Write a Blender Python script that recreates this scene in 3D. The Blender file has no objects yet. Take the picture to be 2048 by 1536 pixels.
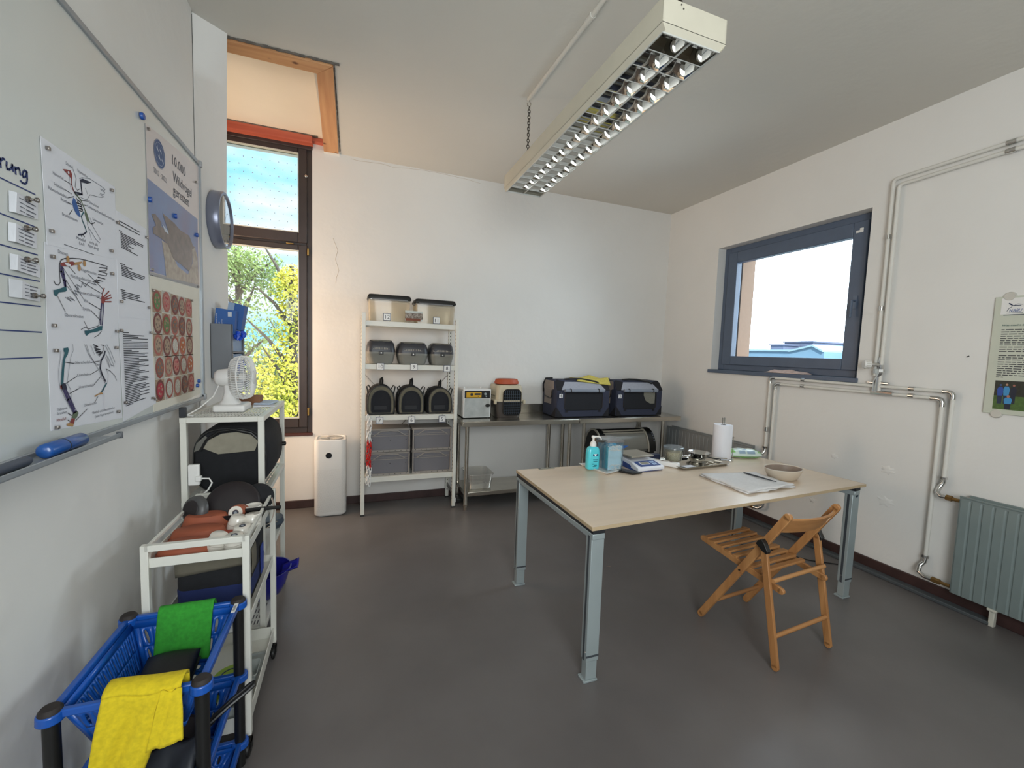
import bpy, bmesh, math, random
from mathutils import Vector, Matrix
PI = math.pi
sc = bpy.context.scene
C = sc.collection
V = Vector

# ---------------------------------------------------------------- camera, world, lights, exposure
F_PX, YAW, PITCH, ROLL = 846.28, 0.359464, -0.0744028, 0.0340544
EYE = V((0.0, 0.0, 1.5))
cy_, sy_, cp_, sp_ = math.cos(YAW), math.sin(YAW), math.cos(PITCH), math.sin(PITCH)
FWD = V((sy_*cp_, cy_*cp_, sp_)); r0 = V((cy_, -sy_, 0)); u0 = r0.cross(FWD)
RGT = math.cos(ROLL)*r0 + math.sin(ROLL)*u0
UPV = -math.sin(ROLL)*r0 + math.cos(ROLL)*u0
cam_d = bpy.data.cameras.new('camera'); cam = bpy.data.objects.new('camera', cam_d); C.objects.link(cam)
cam_d.sensor_width = 36.0; cam_d.lens = F_PX*36.0/2048.0; cam_d.clip_start = 0.05; cam_d.clip_end = 400
cam.matrix_world = Matrix(((RGT.x, UPV.x, -FWD.x, EYE.x), (RGT.y, UPV.y, -FWD.y, EYE.y), (RGT.z, UPV.z, -FWD.z, EYE.z), (0, 0, 0, 1)))
sc.camera = cam
sc.view_settings.view_transform = 'Standard'; sc.view_settings.look = 'None'
sc.view_settings.exposure = 0.62; sc.view_settings.gamma = 1.0; sc.view_settings.use_curve_mapping = False
sc.cycles.use_denoising = True
sc.cycles.max_bounces = 7; sc.cycles.diffuse_bounces = 4; sc.cycles.glossy_bounces = 4
sc.cycles.transmission_bounces = 6; sc.cycles.transparent_max_bounces = 16
sc.cycles.sample_clamp_indirect = 6.0; sc.cycles.caustics_reflective = False; sc.cycles.caustics_refractive = False

def world():
    w = bpy.data.worlds.new('sky'); sc.world = w; w.use_nodes = True
    nt = w.node_tree; N = nt.nodes; L = nt.links; N.clear()
    out = N.new('ShaderNodeOutputWorld'); bg = N.new('ShaderNodeBackground'); L.new(bg.outputs[0], out.inputs[0])
    tc = N.new('ShaderNodeTexCoord')
    mp = N.new('ShaderNodeMapping'); mp.inputs['Scale'].default_value = (1.0, 1.0, 3.2); L.new(tc.outputs['Generated'], mp.inputs[0])
    ns = N.new('ShaderNodeTexNoise'); ns.inputs['Scale'].default_value = 2.1; ns.inputs['Detail'].default_value = 5; ns.inputs['Roughness'].default_value = .52
    L.new(mp.outputs[0], ns.inputs['Vector'])
    rp = N.new('ShaderNodeValToRGB'); rp.color_ramp.elements[0].position = .42; rp.color_ramp.elements[1].position = .60
    rp.color_ramp.elements[0].color = (0, 0, 0, 1); rp.color_ramp.elements[1].color = (1, 1, 1, 1)
    L.new(ns.outputs[0], rp.inputs[0])
    mx = N.new('ShaderNodeMixRGB'); mx.inputs[1].default_value = (.21, .62, .98, 1); mx.inputs[2].default_value = (.93, 1.0, 1.05, 1)
    L.new(rp.outputs[0], mx.inputs[0])
    # the sky round the sun is far brighter than the sky away from it
    dt = N.new('ShaderNodeVectorMath'); dt.operation = 'DOT_PRODUCT'; L.new(tc.outputs['Generated'], dt.inputs[0])
    dt.inputs[1].default_value = V((.93, .05, .36)).normalized()
    mr = N.new('ShaderNodeMapRange'); mr.inputs['From Min'].default_value = .35; mr.inputs['From Max'].default_value = .85
    mr.inputs['To Min'].default_value = 1.0; mr.inputs['To Max'].default_value = 7.5; L.new(dt.outputs['Value'], mr.inputs[0])
    m3 = N.new('ShaderNodeMapRange'); m3.inputs['From Min'].default_value = .2; m3.inputs['From Max'].default_value = .8; L.new(dt.outputs['Value'], m3.inputs[0])
    m4 = N.new('ShaderNodeMixRGB'); L.new(m3.outputs[0], m4.inputs[0]); L.new(mx.outputs[0], m4.inputs[1]); m4.inputs[2].default_value = (.86, .94, 1, 1)
    L.new(m4.outputs[0], bg.inputs[0]); L.new(mr.outputs[0], bg.inputs[1])
world()

def sun(name, energy, color, direction, angle=.01):
    d = bpy.data.lights.new(name, 'SUN'); d.energy = energy; d.color = color; d.angle = angle
    o = bpy.data.objects.new(name, d); C.objects.link(o)
    o.rotation_euler = V(direction).to_track_quat('-Z', 'Y').to_euler(); o.location = (-5, -5, 12); return o
def area(name, loc, aim, sx, sy, energy, color, portal=False):
    d = bpy.data.lights.new(name, 'AREA'); d.shape = 'RECTANGLE'; d.size = sx; d.size_y = sy; d.energy = energy; d.color = color
    if portal: d.cycles.is_portal = True
    o = bpy.data.objects.new(name, d); C.objects.link(o); o.location = loc
    o.rotation_euler = V(aim).to_track_quat('-Z', 'Z').to_euler(); return o
sun('sunlight', 3.6, (1, .93, .80), (.55, .62, -.62))
area('daylight_window_east', (3.93, 2.75, 2.02), (-1, 0, 0), 1.1, 1.2, 1, (1, 1, 1), portal=True)
area('daylight_window_north', (-.73, 4.48, 1.95), (0, -1, 0), .75, 2.4, 1, (1, 1, 1), portal=True)
area('fill_behind_viewer', (.4, -1.4, 1.9), (.45, 1, .02), 2.0, 1.6, 72, (.92, .98, 1))  # fill light added behind the viewer; the rear wall has no window
area('assumed_alcove_light', (-1.55, 3.84, 1.5), (1, .35, .15), .7, 2.3, 50, (1, .71, .48))  # assumed warm light added in the alcove, whose side wall has no opening

# ---------------------------------------------------------------- measuring: a point of the photograph on a known plane of the room
def ray(px, py): return RGT*((px-1024)/F_PX) - UPV*((py-768)/F_PX) + FWD
def at_x(px, py, X): d = ray(px, py); return EYE + d*((X-EYE.x)/d.x)
def at_y(px, py, Y): d = ray(px, py); return EYE + d*((Y-EYE.y)/d.y)
def at_z(px, py, Z): d = ray(px, py); return EYE + d*((Z-EYE.z)/d.z)

# ---------------------------------------------------------------- materials
def lin(c):
    if isinstance(c, str): c = tuple(int(c[i:i+2], 16)/255 for i in (0, 2, 4))
    return tuple(x/12.92 if x <= .04045 else ((x+.055)/1.055)**2.4 for x in c)
MATS = {}
def mat(name, col, rough=.5, metal=0., var=.06, scale=8., bump=0., bscale=60., coat=0., col2=None, spec=.5, stretch=None, detail=3., emit=0.):
    if name in MATS: return MATS[name]
    m = bpy.data.materials.new(name); m.use_nodes = True; MATS[name] = m
    nt = m.node_tree; N = nt.nodes; L = nt.links; b = N['Principled BSDF']
    c = lin(col)
    b.inputs['Roughness'].default_value = rough; b.inputs['Metallic'].default_value = metal
    b.inputs['Coat Weight'].default_value = coat; b.inputs['Specular IOR Level'].default_value = spec
    tc = N.new('ShaderNodeTexCoord'); mp = N.new('ShaderNodeMapping'); L.new(tc.outputs['Object'], mp.inputs[0])
    if stretch: mp.inputs['Scale'].default_value = stretch
    ns = N.new('ShaderNodeTexNoise'); ns.inputs['Scale'].default_value = scale; ns.inputs['Detail'].default_value = detail; L.new(mp.outputs[0], ns.inputs['Vector'])
    rp = N.new('ShaderNodeValToRGB'); e = rp.color_ramp.elements; e[0].position = .3; e[1].position = .7
    if col2 is not None: a = lin(col2); z = c
    else: a = tuple(max(0, x*(1-var)) for x in c); z = tuple(min(1, x*(1+var)) for x in c)
    e[0].color = (*a, 1); e[1].color = (*z, 1)
    L.new(ns.outputs[0], rp.inputs[0]); L.new(rp.outputs[0], b.inputs['Base Color'])
    if bump:
        n2 = N.new('ShaderNodeTexNoise'); n2.inputs['Scale'].default_value = bscale; n2.inputs['Detail'].default_value = 3; L.new(mp.outputs[0], n2.inputs['Vector'])
        bp = N.new('ShaderNodeBump'); bp.inputs['Strength'].default_value = bump; bp.inputs['Distance'].default_value = min(.01, .15/bscale)
        L.new(n2.outputs[0], bp.inputs['Height']); L.new(bp.outputs[0], b.inputs['Normal'])
    if emit: b.inputs['Emission Color'].default_value = (*c, 1); b.inputs['Emission Strength'].default_value = emit
    return m
def clear(name, tint, gloss=.12, rough=.03, cloud=0.):
    """thin clear glass or plastic: mostly see-through, some gloss, an optional milky share"""
    m = bpy.data.materials.new(name); m.use_nodes = True; nt = m.node_tree; N = nt.nodes; L = nt.links; N.clear()
    out = N.new('ShaderNodeOutputMaterial'); tr = N.new('ShaderNodeBsdfTransparent'); tr.inputs[0].default_value = (*lin(tint), 1)
    gl = N.new('ShaderNodeBsdfGlossy'); gl.inputs['Roughness'].default_value = rough; gl.inputs[0].default_value = (.9, .9, .9, 1)
    lw = N.new('ShaderNodeLayerWeight'); lw.inputs['Blend'].default_value = .25
    mu = N.new('ShaderNodeMath'); mu.operation = 'MULTIPLY_ADD'; mu.inputs[1].default_value = .55; mu.inputs[2].default_value = gloss*.4; L.new(lw.outputs['Fresnel'], mu.inputs[0])
    mx = N.new('ShaderNodeMixShader'); L.new(mu.outputs[0], mx.inputs[0]); L.new(tr.outputs[0], mx.inputs[1]); L.new(gl.outputs[0], mx.inputs[2])
    if cloud:
        df = N.new('ShaderNodeBsdfDiffuse'); df.inputs[0].default_value = (*lin(tint), 1)
        m2 = N.new('ShaderNodeMixShader'); m2.inputs[0].default_value = cloud; L.new(mx.outputs[0], m2.inputs[1]); L.new(df.outputs[0], m2.inputs[2]); mx = m2
    L.new(mx.outputs[0], out.inputs[0]); MATS[name] = m; return m
def wood(name, dark, light, ax=0, sc_=14., rough=.45, knots=False):
    m = bpy.data.materials.new(name); m.use_nodes = True; MATS[name] = m
    nt = m.node_tree; N = nt.nodes; L = nt.links; b = N['Principled BSDF']; b.inputs['Roughness'].default_value = rough
    tc = N.new('ShaderNodeTexCoord'); mp = N.new('ShaderNodeMapping'); L.new(tc.outputs['Object'], mp.inputs[0])
    s = [1., 1., 1.]; s[ax] = .06; mp.inputs['Scale'].default_value = s
    ns = N.new('ShaderNodeTexNoise'); ns.inputs['Scale'].default_value = sc_*2; ns.inputs['Detail'].default_value = 5; ns.inputs['Distortion'].default_value = .4
    L.new(mp.outputs[0], ns.inputs['Vector'])
    rp = N.new('ShaderNodeValToRGB'); e = rp.color_ramp.elements; e[0].position = .3; e[1].position = .68
    e[0].color = (*lin(dark), 1); e[1].color = (*lin(light), 1); L.new(ns.outputs[0], rp.inputs[0])
    last = rp.outputs[0]
    if knots:
        vo = N.new('ShaderNodeTexVoronoi'); vo.inputs['Scale'].default_value = 7.; mp2 = N.new('ShaderNodeMapping'); L.new(tc.outputs['Object'], mp2.inputs[0])
        s2 = [1., 1., 1.]; s2[ax] = .8; mp2.inputs['Scale'].default_value = s2; L.new(mp2.outputs[0], vo.inputs['Vector'])
        r2 = N.new('ShaderNodeValToRGB'); r2.color_ramp.elements[0].position = .05; r2.color_ramp.elements[1].position = .13
        r2.color_ramp.elements[0].color = (1, 1, 1, 1); r2.color_ramp.elements[1].color = (0, 0, 0, 1); L.new(vo.outputs['Distance'], r2.inputs[0])
        mx = N.new('ShaderNodeMixRGB'); L.new(r2.outputs[0], mx.inputs[0]); L.new(last, mx.inputs[1]); mx.inputs[2].default_value = (*lin('6b3a20'), 1); last = mx.outputs[0]
    L.new(last, b.inputs['Base Color'])
    return m

M_wall = mat('white_plaster', 'e5e3df', .9, var=.02, scale=1.7, bump=.5, bscale=7)
M_ceil = mat('ceiling_paint', 'd5d2ca', .95, var=.02, scale=1.2, bump=.2, bscale=14)
M_groove = mat('dark_gap', '2b2926', .95)
M_joint = mat('grey_joint', '6f6e6c', .95, var=.3, scale=14)
M_cream = mat('cream_board', 'ece2d2', .7, var=.02, scale=3)
M_floor = mat('dark_linoleum', '706c6b', .40, var=.2, scale=1.3, bump=.06, bscale=30, col2='5c5857', detail=8, spec=.55)
M_basebd = mat('brown_baseboard', '3a2624', .5, var=.25, scale=12)
M_winframe = mat('dark_brown_window_paint', '39302f', .42, var=.1)
M_winblue = mat('slate_window_paint', '566377', .4, var=.05)
M_glass = clear('window_glass', 'f7fcff', gloss=.08)
M_whitemetal = mat('white_powder_coat', 'dcdbd2', .38, var=.02)
M_greymetal = mat('light_grey_metal', 'a3a6a9', .4, metal=.1, var=.03)
M_alu = mat('aluminium', 'b3b8bc', .35, metal=.85, var=.04)
M_silver = mat('silver_paint', 'a4afb1', .34, metal=.35, var=.03)
M_chrome = mat('chrome', 'd6d6d4', .12, metal=1., var=.02)
M_steel = mat('brushed_steel', 'c4bfb4', .22, metal=.95, var=.08, scale=5, stretch=(.3, 6, 6))
M_mirror = mat('louvre_mirror', 'e4e4e2', .05, metal=1., var=.01)
M_lampbody = mat('lamp_body_paint', 'c9c4b3', .45, var=.03)
M_black = mat('black_plastic', '161616', .42, var=.1)
M_blackfab = mat('black_fabric', '18191d', .9, var=.2, scale=40, bump=.3, bscale=300)
M_darkglass = mat('black_screen', '0a0a0c', .12)
M_rubber = mat('black_rubber', '1d1d1f', .7)
M_white = mat('white_plastic', 'e6e5e2', .35, var=.01)
M_offwhite = mat('off_white_plastic', 'c9c5bc', .4, var=.02)
M_paper = mat('white_paper', 'dfe0e6', .8, var=.01)
M_papercream = mat('cream_paper', 'ddd9cc', .6, var=.02)
M_ink = mat('black_ink', '34343c', .8, var=.05)
M_inkgrey = mat('grey_ink', '70727c', .8, var=.05)
M_inkblue = mat('blue_marker_ink', '22356e', .6, var=.05)
M_board = mat('whiteboard_enamel', 'cfd3d0', .22, var=.01, coat=.3)
M_boardframe = mat('board_frame_grey', '9fa5ab', .4, metal=.4, var=.03)
M_clear = clear('clear_plastic', 'f6f5f2', gloss=.3, rough=.08, cloud=.10)
M_clearer = clear('clear_acrylic', 'f8fbfc', gloss=.08, rough=.03, cloud=.015)
M_milky = clear('milky_plastic', 'dfe4e2', gloss=.3, rough=.2, cloud=.4)
M_ply = mat('pale_maple_laminate', 'd9c6b0', .30, var=.05, scale=3, stretch=(.5, 5, 1), coat=.1)
M_plyedge = mat('maple_edge_band', 'b8a384', .5)
M_beech = wood('oiled_beech', '9a683c', 'b88654', ax=2, sc_=10)
M_beechx = wood('oiled_beech_slats', '9a683c', 'b88654', ax=0, sc_=10)
M_pine_x = wood('pine_board', 'bd8355', 'dba878', ax=0, sc_=9, rough=.6, knots=True)
M_pine_y = wood('pine_board_long', 'bd8355', 'dba878', ax=1, sc_=9, rough=.6, knots=True)
M_redglow = wood('red_glow_board', 'b0503a', 'd8755a', ax=0, sc_=7, rough=.6, knots=True)  # knotty board, the sun's reflected red glow put into its colour
M_terra = mat('terracotta', '9a5238', .7, var=.1, scale=10)
M_glaze = mat('white_glaze', 'ded9cf', .2, coat=.4)
M_blueplastic = mat('blue_plastic', '1551a8', .3, var=.05, coat=.2)
M_deepblue = mat('deep_blue_plastic', '1b1c86', .3)
M_green = mat('green_microfibre', '2f8f2c', .95, var=.15, scale=90, bump=.6, bscale=500)
M_yellow = mat('yellow_microfibre', 'd2bb1c', .95, var=.12, scale=90, bump=.6, bscale=500)
M_paleyellow = mat('pale_yellow_cloth', 'cfc060', .95, var=.1, scale=60, bump=.5, bscale=400)
M_blueglove = mat('blue_nitrile', '1f4fc8', .4)
M_red = mat('red_plastic', 'c4201e', .35)

# ---------------------------------------------------------------- mesh builder
class MB:
    def __init__(s): s.v = []; s.f = []
    def add(s, vs, fs):
        b = len(s.v); s.v.extend([tuple(v) for v in vs]); s.f.extend([tuple(b+i for i in f) for f in fs]); return s
    def obox(s, c, ax, ay, az):
        c, ax, ay, az = V(c), V(ax), V(ay), V(az)
        vs = [c+ax*i+ay*j+az*k for k in (-1, 1) for j in (-1, 1) for i in (-1, 1)]
        return s.add(vs, [(0, 2, 3, 1), (4, 5, 7, 6), (0, 1, 5, 4), (2, 6, 7, 3), (0, 4, 6, 2), (1, 3, 7, 5)])
    def box(s, x0, x1, y0, y1, z0, z1):
        return s.obox(((x0+x1)/2, (y0+y1)/2, (z0+z1)/2), (abs(x1-x0)/2, 0, 0), (0, abs(y1-y0)/2, 0), (0, 0, abs(z1-z0)/2))
    def bar(s, p, q, w, h, up=(0, 0, 1)):
        p, q = V(p), V(q); d = (q-p); L = d.length; d.normalize(); u = V(up); sd = d.cross(u)
        if sd.length < 1e-4: sd = d.cross(V((1, 0, 0)))
        sd.normalize(); u = sd.cross(d).normalized()
        return s.obox((p+q)/2, d*L/2, sd*w/2, u*h/2)
    def tube(s, pts, r, n=10, closed=False, cap=True):
        pts = [V(p) for p in pts]; m = len(pts); rr = r if isinstance(r, (list, tuple)) else [r]*m
        T = []
        for i in range(m):
            a = pts[i-1] if (i > 0 or closed) else pts[i]; b = pts[(i+1) % m] if (i < m-1 or closed) else pts[i]
            t = (b-a); T.append(t.normalized() if t.length > 1e-9 else V((0, 0, 1)))
        up = V((0, 0, 1)) if abs(T[0].z) < .9 else V((1, 0, 0)); nrm = (up - T[0]*up.dot(T[0])).normalized(); vs = []
        for i in range(m):
            nrm = nrm - T[i]*nrm.dot(T[i])
            if nrm.length < 1e-6: nrm = T[i].orthogonal()
            nrm.normalize(); bn = T[i].cross(nrm)
            vs += [pts[i] + (nrm*math.cos(2*PI*k/n) + bn*math.sin(2*PI*k/n))*rr[i] for k in range(n)]
        fs = []
        for i in range(m if closed else m-1):
            j = (i+1) % m
            for k in range(n): fs.append((i*n+k, i*n+(k+1) % n, j*n+(k+1) % n, j*n+k))
        if cap and not closed: fs.append(tuple(range(n-1, -1, -1))); fs.append(tuple((m-1)*n+k for k in range(n)))
        return s.add(vs, fs)
    def lathe(s, prof, c=(0, 0, 0), n=32, ax=(0, 0, 1), sx=1., sy=1., ref=None):
        """prof: [(radius, height)], turned about ax through c; radius 0 closes to a point"""
        c = V(c); a = V(ax).normalized(); e1 = (V(ref) - a*V(ref).dot(a)).normalized() if ref else a.orthogonal().normalized()
        if abs(a.z) > .99 and not ref: e1 = V((1, 0, 0))
        e2 = a.cross(e1); vs = []; rows = []
        for (r, h) in prof:
            if r < 1e-7: rows.append([len(vs)]); vs.append(c + a*h)
            else:
                rows.append(list(range(len(vs), len(vs)+n)))
                vs += [c + a*h + e1*(r*sx*math.cos(2*PI*k/n)) + e2*(r*sy*math.sin(2*PI*k/n)) for k in range(n)]
        fs = []
        for A, B in zip(rows, rows[1:]):
            if len(A) == 1 and len(B) == 1: continue
            for k in range(n):
                k2 = (k+1) % n
                if len(A) == 1: fs.append((A[0], B[k2], B[k]))
                elif len(B) == 1: fs.append((A[k], A[k2], B[0]))
                else: fs.append((A[k], A[k2], B[k2], B[k]))
        return s.add(vs, fs)
    def prism(s, poly, vec):
        poly = [V(p) for p in poly]; n = len(poly); vec = V(vec)
        return s.add(poly + [p+vec for p in poly], [tuple(range(n-1, -1, -1)), tuple(range(n, 2*n))] + [(i, (i+1) % n, n+(i+1) % n, n+i) for i in range(n)])
    def poly(s, pts): return s.add(pts, [tuple(range(len(pts)))])
    def grid(s, fn, nu, nv):
        vs = [fn(i/nu, j/nv) for j in range(nv+1) for i in range(nu+1)]; w = nu+1
        return s.add(vs, [(j*w+i, j*w+i+1, (j+1)*w+i+1, (j+1)*w+i) for j in range(nv) for i in range(nu)])
    def loft(s, rings, cap=True, closed=True):
        n = len(rings[0]); vs = [p for r in rings for p in r]; fs = []
        for i in range(len(rings)-1):
            for k in range(n if closed else n-1): fs.append((i*n+k, i*n+(k+1) % n, (i+1)*n+(k+1) % n, (i+1)*n+k))
        if cap: fs.append(tuple(range(n-1, -1, -1))); fs.append(tuple((len(rings)-1)*n+k for k in range(n)))
        return s.add(vs, fs)
    def build(s, name, m, parent=None, bevel=0., seg=2, smooth=False, solid=0., sub=0, angle=.6, fix=True):
        me = bpy.data.meshes.new(name); me.from_pydata([tuple(v) for v in s.v], [], s.f)
        if fix:
            bm = bmesh.new(); bm.from_mesh(me); bmesh.ops.recalc_face_normals(bm, faces=bm.faces); bm.to_mesh(me); bm.free()
        me.materials.append(MATS[m] if isinstance(m, str) else m)
        o = bpy.data.objects.new(name, me); C.objects.link(o)
        if parent is not None:
            o.parent = parent
            if parent.type == 'EMPTY': o.location = -parent.location
        if solid: md = o.modifiers.new('s', 'SOLIDIFY'); md.thickness = solid; md.offset = 0
        if bevel: md = o.modifiers.new('b', 'BEVEL'); md.width = bevel; md.segments = seg; md.limit_method = 'ANGLE'; md.angle_limit = .6
        if sub: md = o.modifiers.new('u', 'SUBSURF'); md.levels = sub; md.render_levels = sub
        if smooth or bevel or sub:
            for p in me.polygons: p.use_smooth = True
            if not sub: me.set_sharp_from_angle(angle=angle)
        return o
def multi(name, items, parent, fix=False):
    """one printed mesh in several inks: items are (MB, material) pairs"""
    b = MB(); idx = []; ms = []
    for mb, m in items:
        if m not in ms: ms.append(m)
        idx += [ms.index(m)]*len(mb.f); b.add(mb.v, mb.f)
    o = b.build(name, ms[0], parent, fix=fix)
    for m in ms[1:]: o.data.materials.append(m)
    o.data.polygons.foreach_set('material_index', idx); return o
def tag(o, label, cat, group=None, kind=None):
    if label: o['label'] = label
    if cat: o['category'] = cat
    if group: o['group'] = group
    if kind: o['kind'] = kind
    return o
def thing(name, loc, label, cat, group=None, rz=0.):
    o = bpy.data.objects.new(name, None); C.objects.link(o); o.location = loc; o.rotation_euler = (0, 0, rz); o.empty_display_size = .05
    return tag(o, label, cat, group)
def struct(o): o['kind'] = 'structure'; return o
def copy_tree(o, parent=None):
    kids = list(o.children); c = o.copy(); C.objects.link(c)
    if parent is not None: c.parent = parent
    for k in kids: copy_tree(k, c)
    return c
def text(name, body, m, origin, xd, yd, size, parent=None, align='LEFT', thick=.0004, wide=1., shear=0.):
    cu = bpy.data.curves.new(name, 'FONT'); cu.body = body; cu.size = size; cu.align_x = align; cu.extrude = 0; cu.resolution_u = 2; cu.shear = shear
    t = bpy.data.objects.new(name+'_src', cu); C.objects.link(t)
    dg = bpy.context.evaluated_depsgraph_get(); me = bpy.data.meshes.new_from_object(t.evaluated_get(dg)); bpy.data.objects.remove(t)
    xd, yd = V(xd).normalized(), V(yd).normalized(); nz = xd.cross(yd); o0 = V(origin)
    for v in me.vertices: v.co = o0 + xd*v.co.x*wide + yd*v.co.y + nz*thick
    me.materials.clear(); me.materials.append(m); me.name = name
    o = bpy.data.objects.new(name, me); C.objects.link(o)
    if parent is not None:
        o.parent = parent
        if parent.type == 'EMPTY': o.location = -parent.location
    return o
def rrect(cx, cy, w, h, r, n=5):
    """rounded rectangle outline as (a, b) pairs"""
    out = []
    for (sx, sy, a0) in ((1, 1, 0), (-1, 1, 90), (-1, -1, 180), (1, -1, 270)):
        for k in range(n+1):
            a = math.radians(a0 + 90*k/n); out.append((cx + sx*(w/2-r) + r*math.cos(a), cy + sy*(h/2-r) + r*math.sin(a)))
    return out
def arc(c, r, a0, a1, n, e1, e2):
    c, e1, e2 = V(c), V(e1), V(e2)
    return [c + e1*r*math.cos(math.radians(a0+(a1-a0)*k/n)) + e2*r*math.sin(math.radians(a0+(a1-a0)*k/n)) for k in range(n+1)]
X1, Y1, Z1 = V((1, 0, 0)), V((0, 1, 0)), V((0, 0, 1))

# ================================================================ THE ROOM
WL, WR, WB, CE = -.80, 3.57, 4.25, 3.22
b = MB(); b.box(-2.1, 3.75, -1.6, 4.4, -.12, 0); struct(b.build('floor', M_floor))
b = MB(); b.box(-2.1, 3.75, -1.6, 3.05, CE, CE+.12); b.box(-.245, 3.75, 3.05, 4.4, CE, CE+.12); struct(b.build('ceiling', M_ceil))
# wall beside the whiteboard, and past the cracked joint its last stretch, whose head swells under the ceiling
b = MB(); b.box(-.98, WL, -1.6, 2.79, 0, CE); b.box(-.98, WL-.015, 2.79, 2.815, 0, CE)
zs = [0, 1.0, 2.3, 2.5, 2.6, 2.7, 2.8, 2.9, 3.0, 3.1, CE]
def edge(z):
    t = max(0., (z-2.5)/(CE-2.5)); y = 3.405 - .0*t; return V((WL + .128*t, 3.405 - .485*t, z))
rings = []
for z in zs:
    e = edge(z); tt = max(0., (z-2.5)/(CE-2.5)); rings.append([V((-.98, 2.815, z)), V((WL, 2.815, z)), e, V((e.x-.1, e.y+.004, z)), V((-.98, 3.405, z))])
b.loft(rings)
struct(b.build('wall_left', M_wall, smooth=True, angle=1.3))
b = MB()
random.seed(3)
b2 = [(WL-.006, 2.803 + random.uniform(-.006, .006), z*.0806) for z in range(31, 41)]
for i in range(len(b2)-1):
    b.tube([b2[i], b2[i+1]], random.uniform(.002, .006), 5)
# the recess with its dark gap
b.box(WL-.012, WL-.004, 2.79, 2.815, .02, CE-.01)
struct(b.build('trim_5', M_joint))
b = MB(); b.box(-2.1, -1.95, 3.3, 4.4, 0, 3.4); b.box(-2.1, -.98, 3.30, 3.40, 0, CE); struct(b.build('wall_alcove', M_wall))
def holed_wall(mb, ax, p0, p1, u0, u1, z0, z1, hu0, hu1, hz0, hz1):
    def bx(a0, a1, c0, c1):
        if ax == 'y': mb.box(a0, a1, p0, p1, c0, c1)
        else: mb.box(p0, p1, a0, a1, c0, c1)
    bx(u0, hu0, z0, z1); bx(hu1, u1, z0, z1); bx(hu0, hu1, z0, hz0); bx(hu0, hu1, hz1, z1)
W1 = (-1.14, -.352, .695, 3.238); CP = 3.30
b = MB(); holed_wall(b, 'y', WB, WB+.30, -2.1, 3.9, 0, CE+.12, W1[0], W1[1], W1[2], W1[3]); struct(b.build('wall_back', M_wall))
W2 = (2.085, 3.49, 1.395, 2.655)
b = MB(); holed_wall(b, 'x', WR, WR+.17, -1.6, WB+.3, 0, CE, W2[0], W2[1], W2[2], W2[3]); struct(b.build('wall_right', M_wall))
M_render = mat('beige_render', 'a07e66', .9, var=.06, scale=60, bump=.4, bscale=200)
b = MB(); holed_wall(b, 'x', WR+.17, WR+.34, -1.6, WB+.3, -3.5, CE+.3, W2[0]+.10, W2[1]-.165, W2[2]+.08, W2[3]-.02); struct(b.build('wall_outer', M_render))
b = MB(); b.box(-2.1, 3.9, -1.75, -1.6, 0, CE); struct(b.build('wall_rear', M_wall))
# baseboards
b = MB(); b.box(-1.95, WR, WB-.018, WB, 0, .075); struct(b.build('baseboard_back', M_basebd, bevel=.004))
b = MB(); b.box(WR-.02, WR, -1.6, WB-.018, 0, .085); struct(b.build('baseboard_right', M_basebd, bevel=.004))
b = MB(); b.box(WL, WL+.015, -1.6, 2.79, 0, .075); struct(b.build('baseboard_left', M_basebd, bevel=.004))
b = MB(); b.box(WR-.085, WR-.022, 1.22, 3.9, .001, .022); tag(b.build('cable_duct', mat('grey_duct', '4a4f52', .5), bevel=.003), 'flat dark grey cable duct on the floor along the brown baseboard of the window wall', 'cable duct')
# raw pine boards round the opening in the ceiling, cream panel, board over the tall window coloured with reflected sun
zc = CE-.022
b = MB(); b.prism([(-.95, 2.95, zc), (-.133, 2.95, zc), (-.225, 3.06, zc), (-.95, 3.06, zc)], (0, 0, .024)); struct(b.build('trim_1', M_pine_x, bevel=.002))
b = MB(); b.prism([(-.128, 2.952, zc), (-.135, 4.20, zc), (-.255, 4.20, zc), (-.227, 3.062, zc)], (0, 0, .024)); struct(b.build('trim_2', M_pine_y, bevel=.002))
b = MB(); b.box(-2.0, -.20, 3.0, 4.3, CP, CP+.04); struct(b.build('trim_3', M_cream))
b = MB(); b.box(-1.9, -.345, 4.165, 4.25, 3.236, CP-.004); b.box(-.345, -.25, 4.19, 4.25, 3.265, CP-.004)
struct(b.build('trim_4', M_redglow))
b = MB()
for k in range(22):
    x = -.93 + k*.038; b.tube([(x, 2.945, CE-.002), (x+.04, 2.943+.003*math.sin(k*2.1), CE-.002)], .006+.004*abs(math.sin(k*1.3)), 6)
for k in range(30):
    y = 2.95 + k*.041; b.tube([(-.122, y, CE-.001), (-.122, y+.04, CE-.001)], .003+.002*abs(math.sin(k*1.7)), 6)
b.box(-1.9, -.30, 4.155, 4.19, CP-.006, CP-.0005)
struct(b.build('trim_6', mat('torn_plaster', '6d665f', .95, var=.3, scale=30)))
b = MB(); b.box(-.26, -.128, 4.20, 4.25, CE-.02, CE); struct(b.build('trim_7', M_white))

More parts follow.
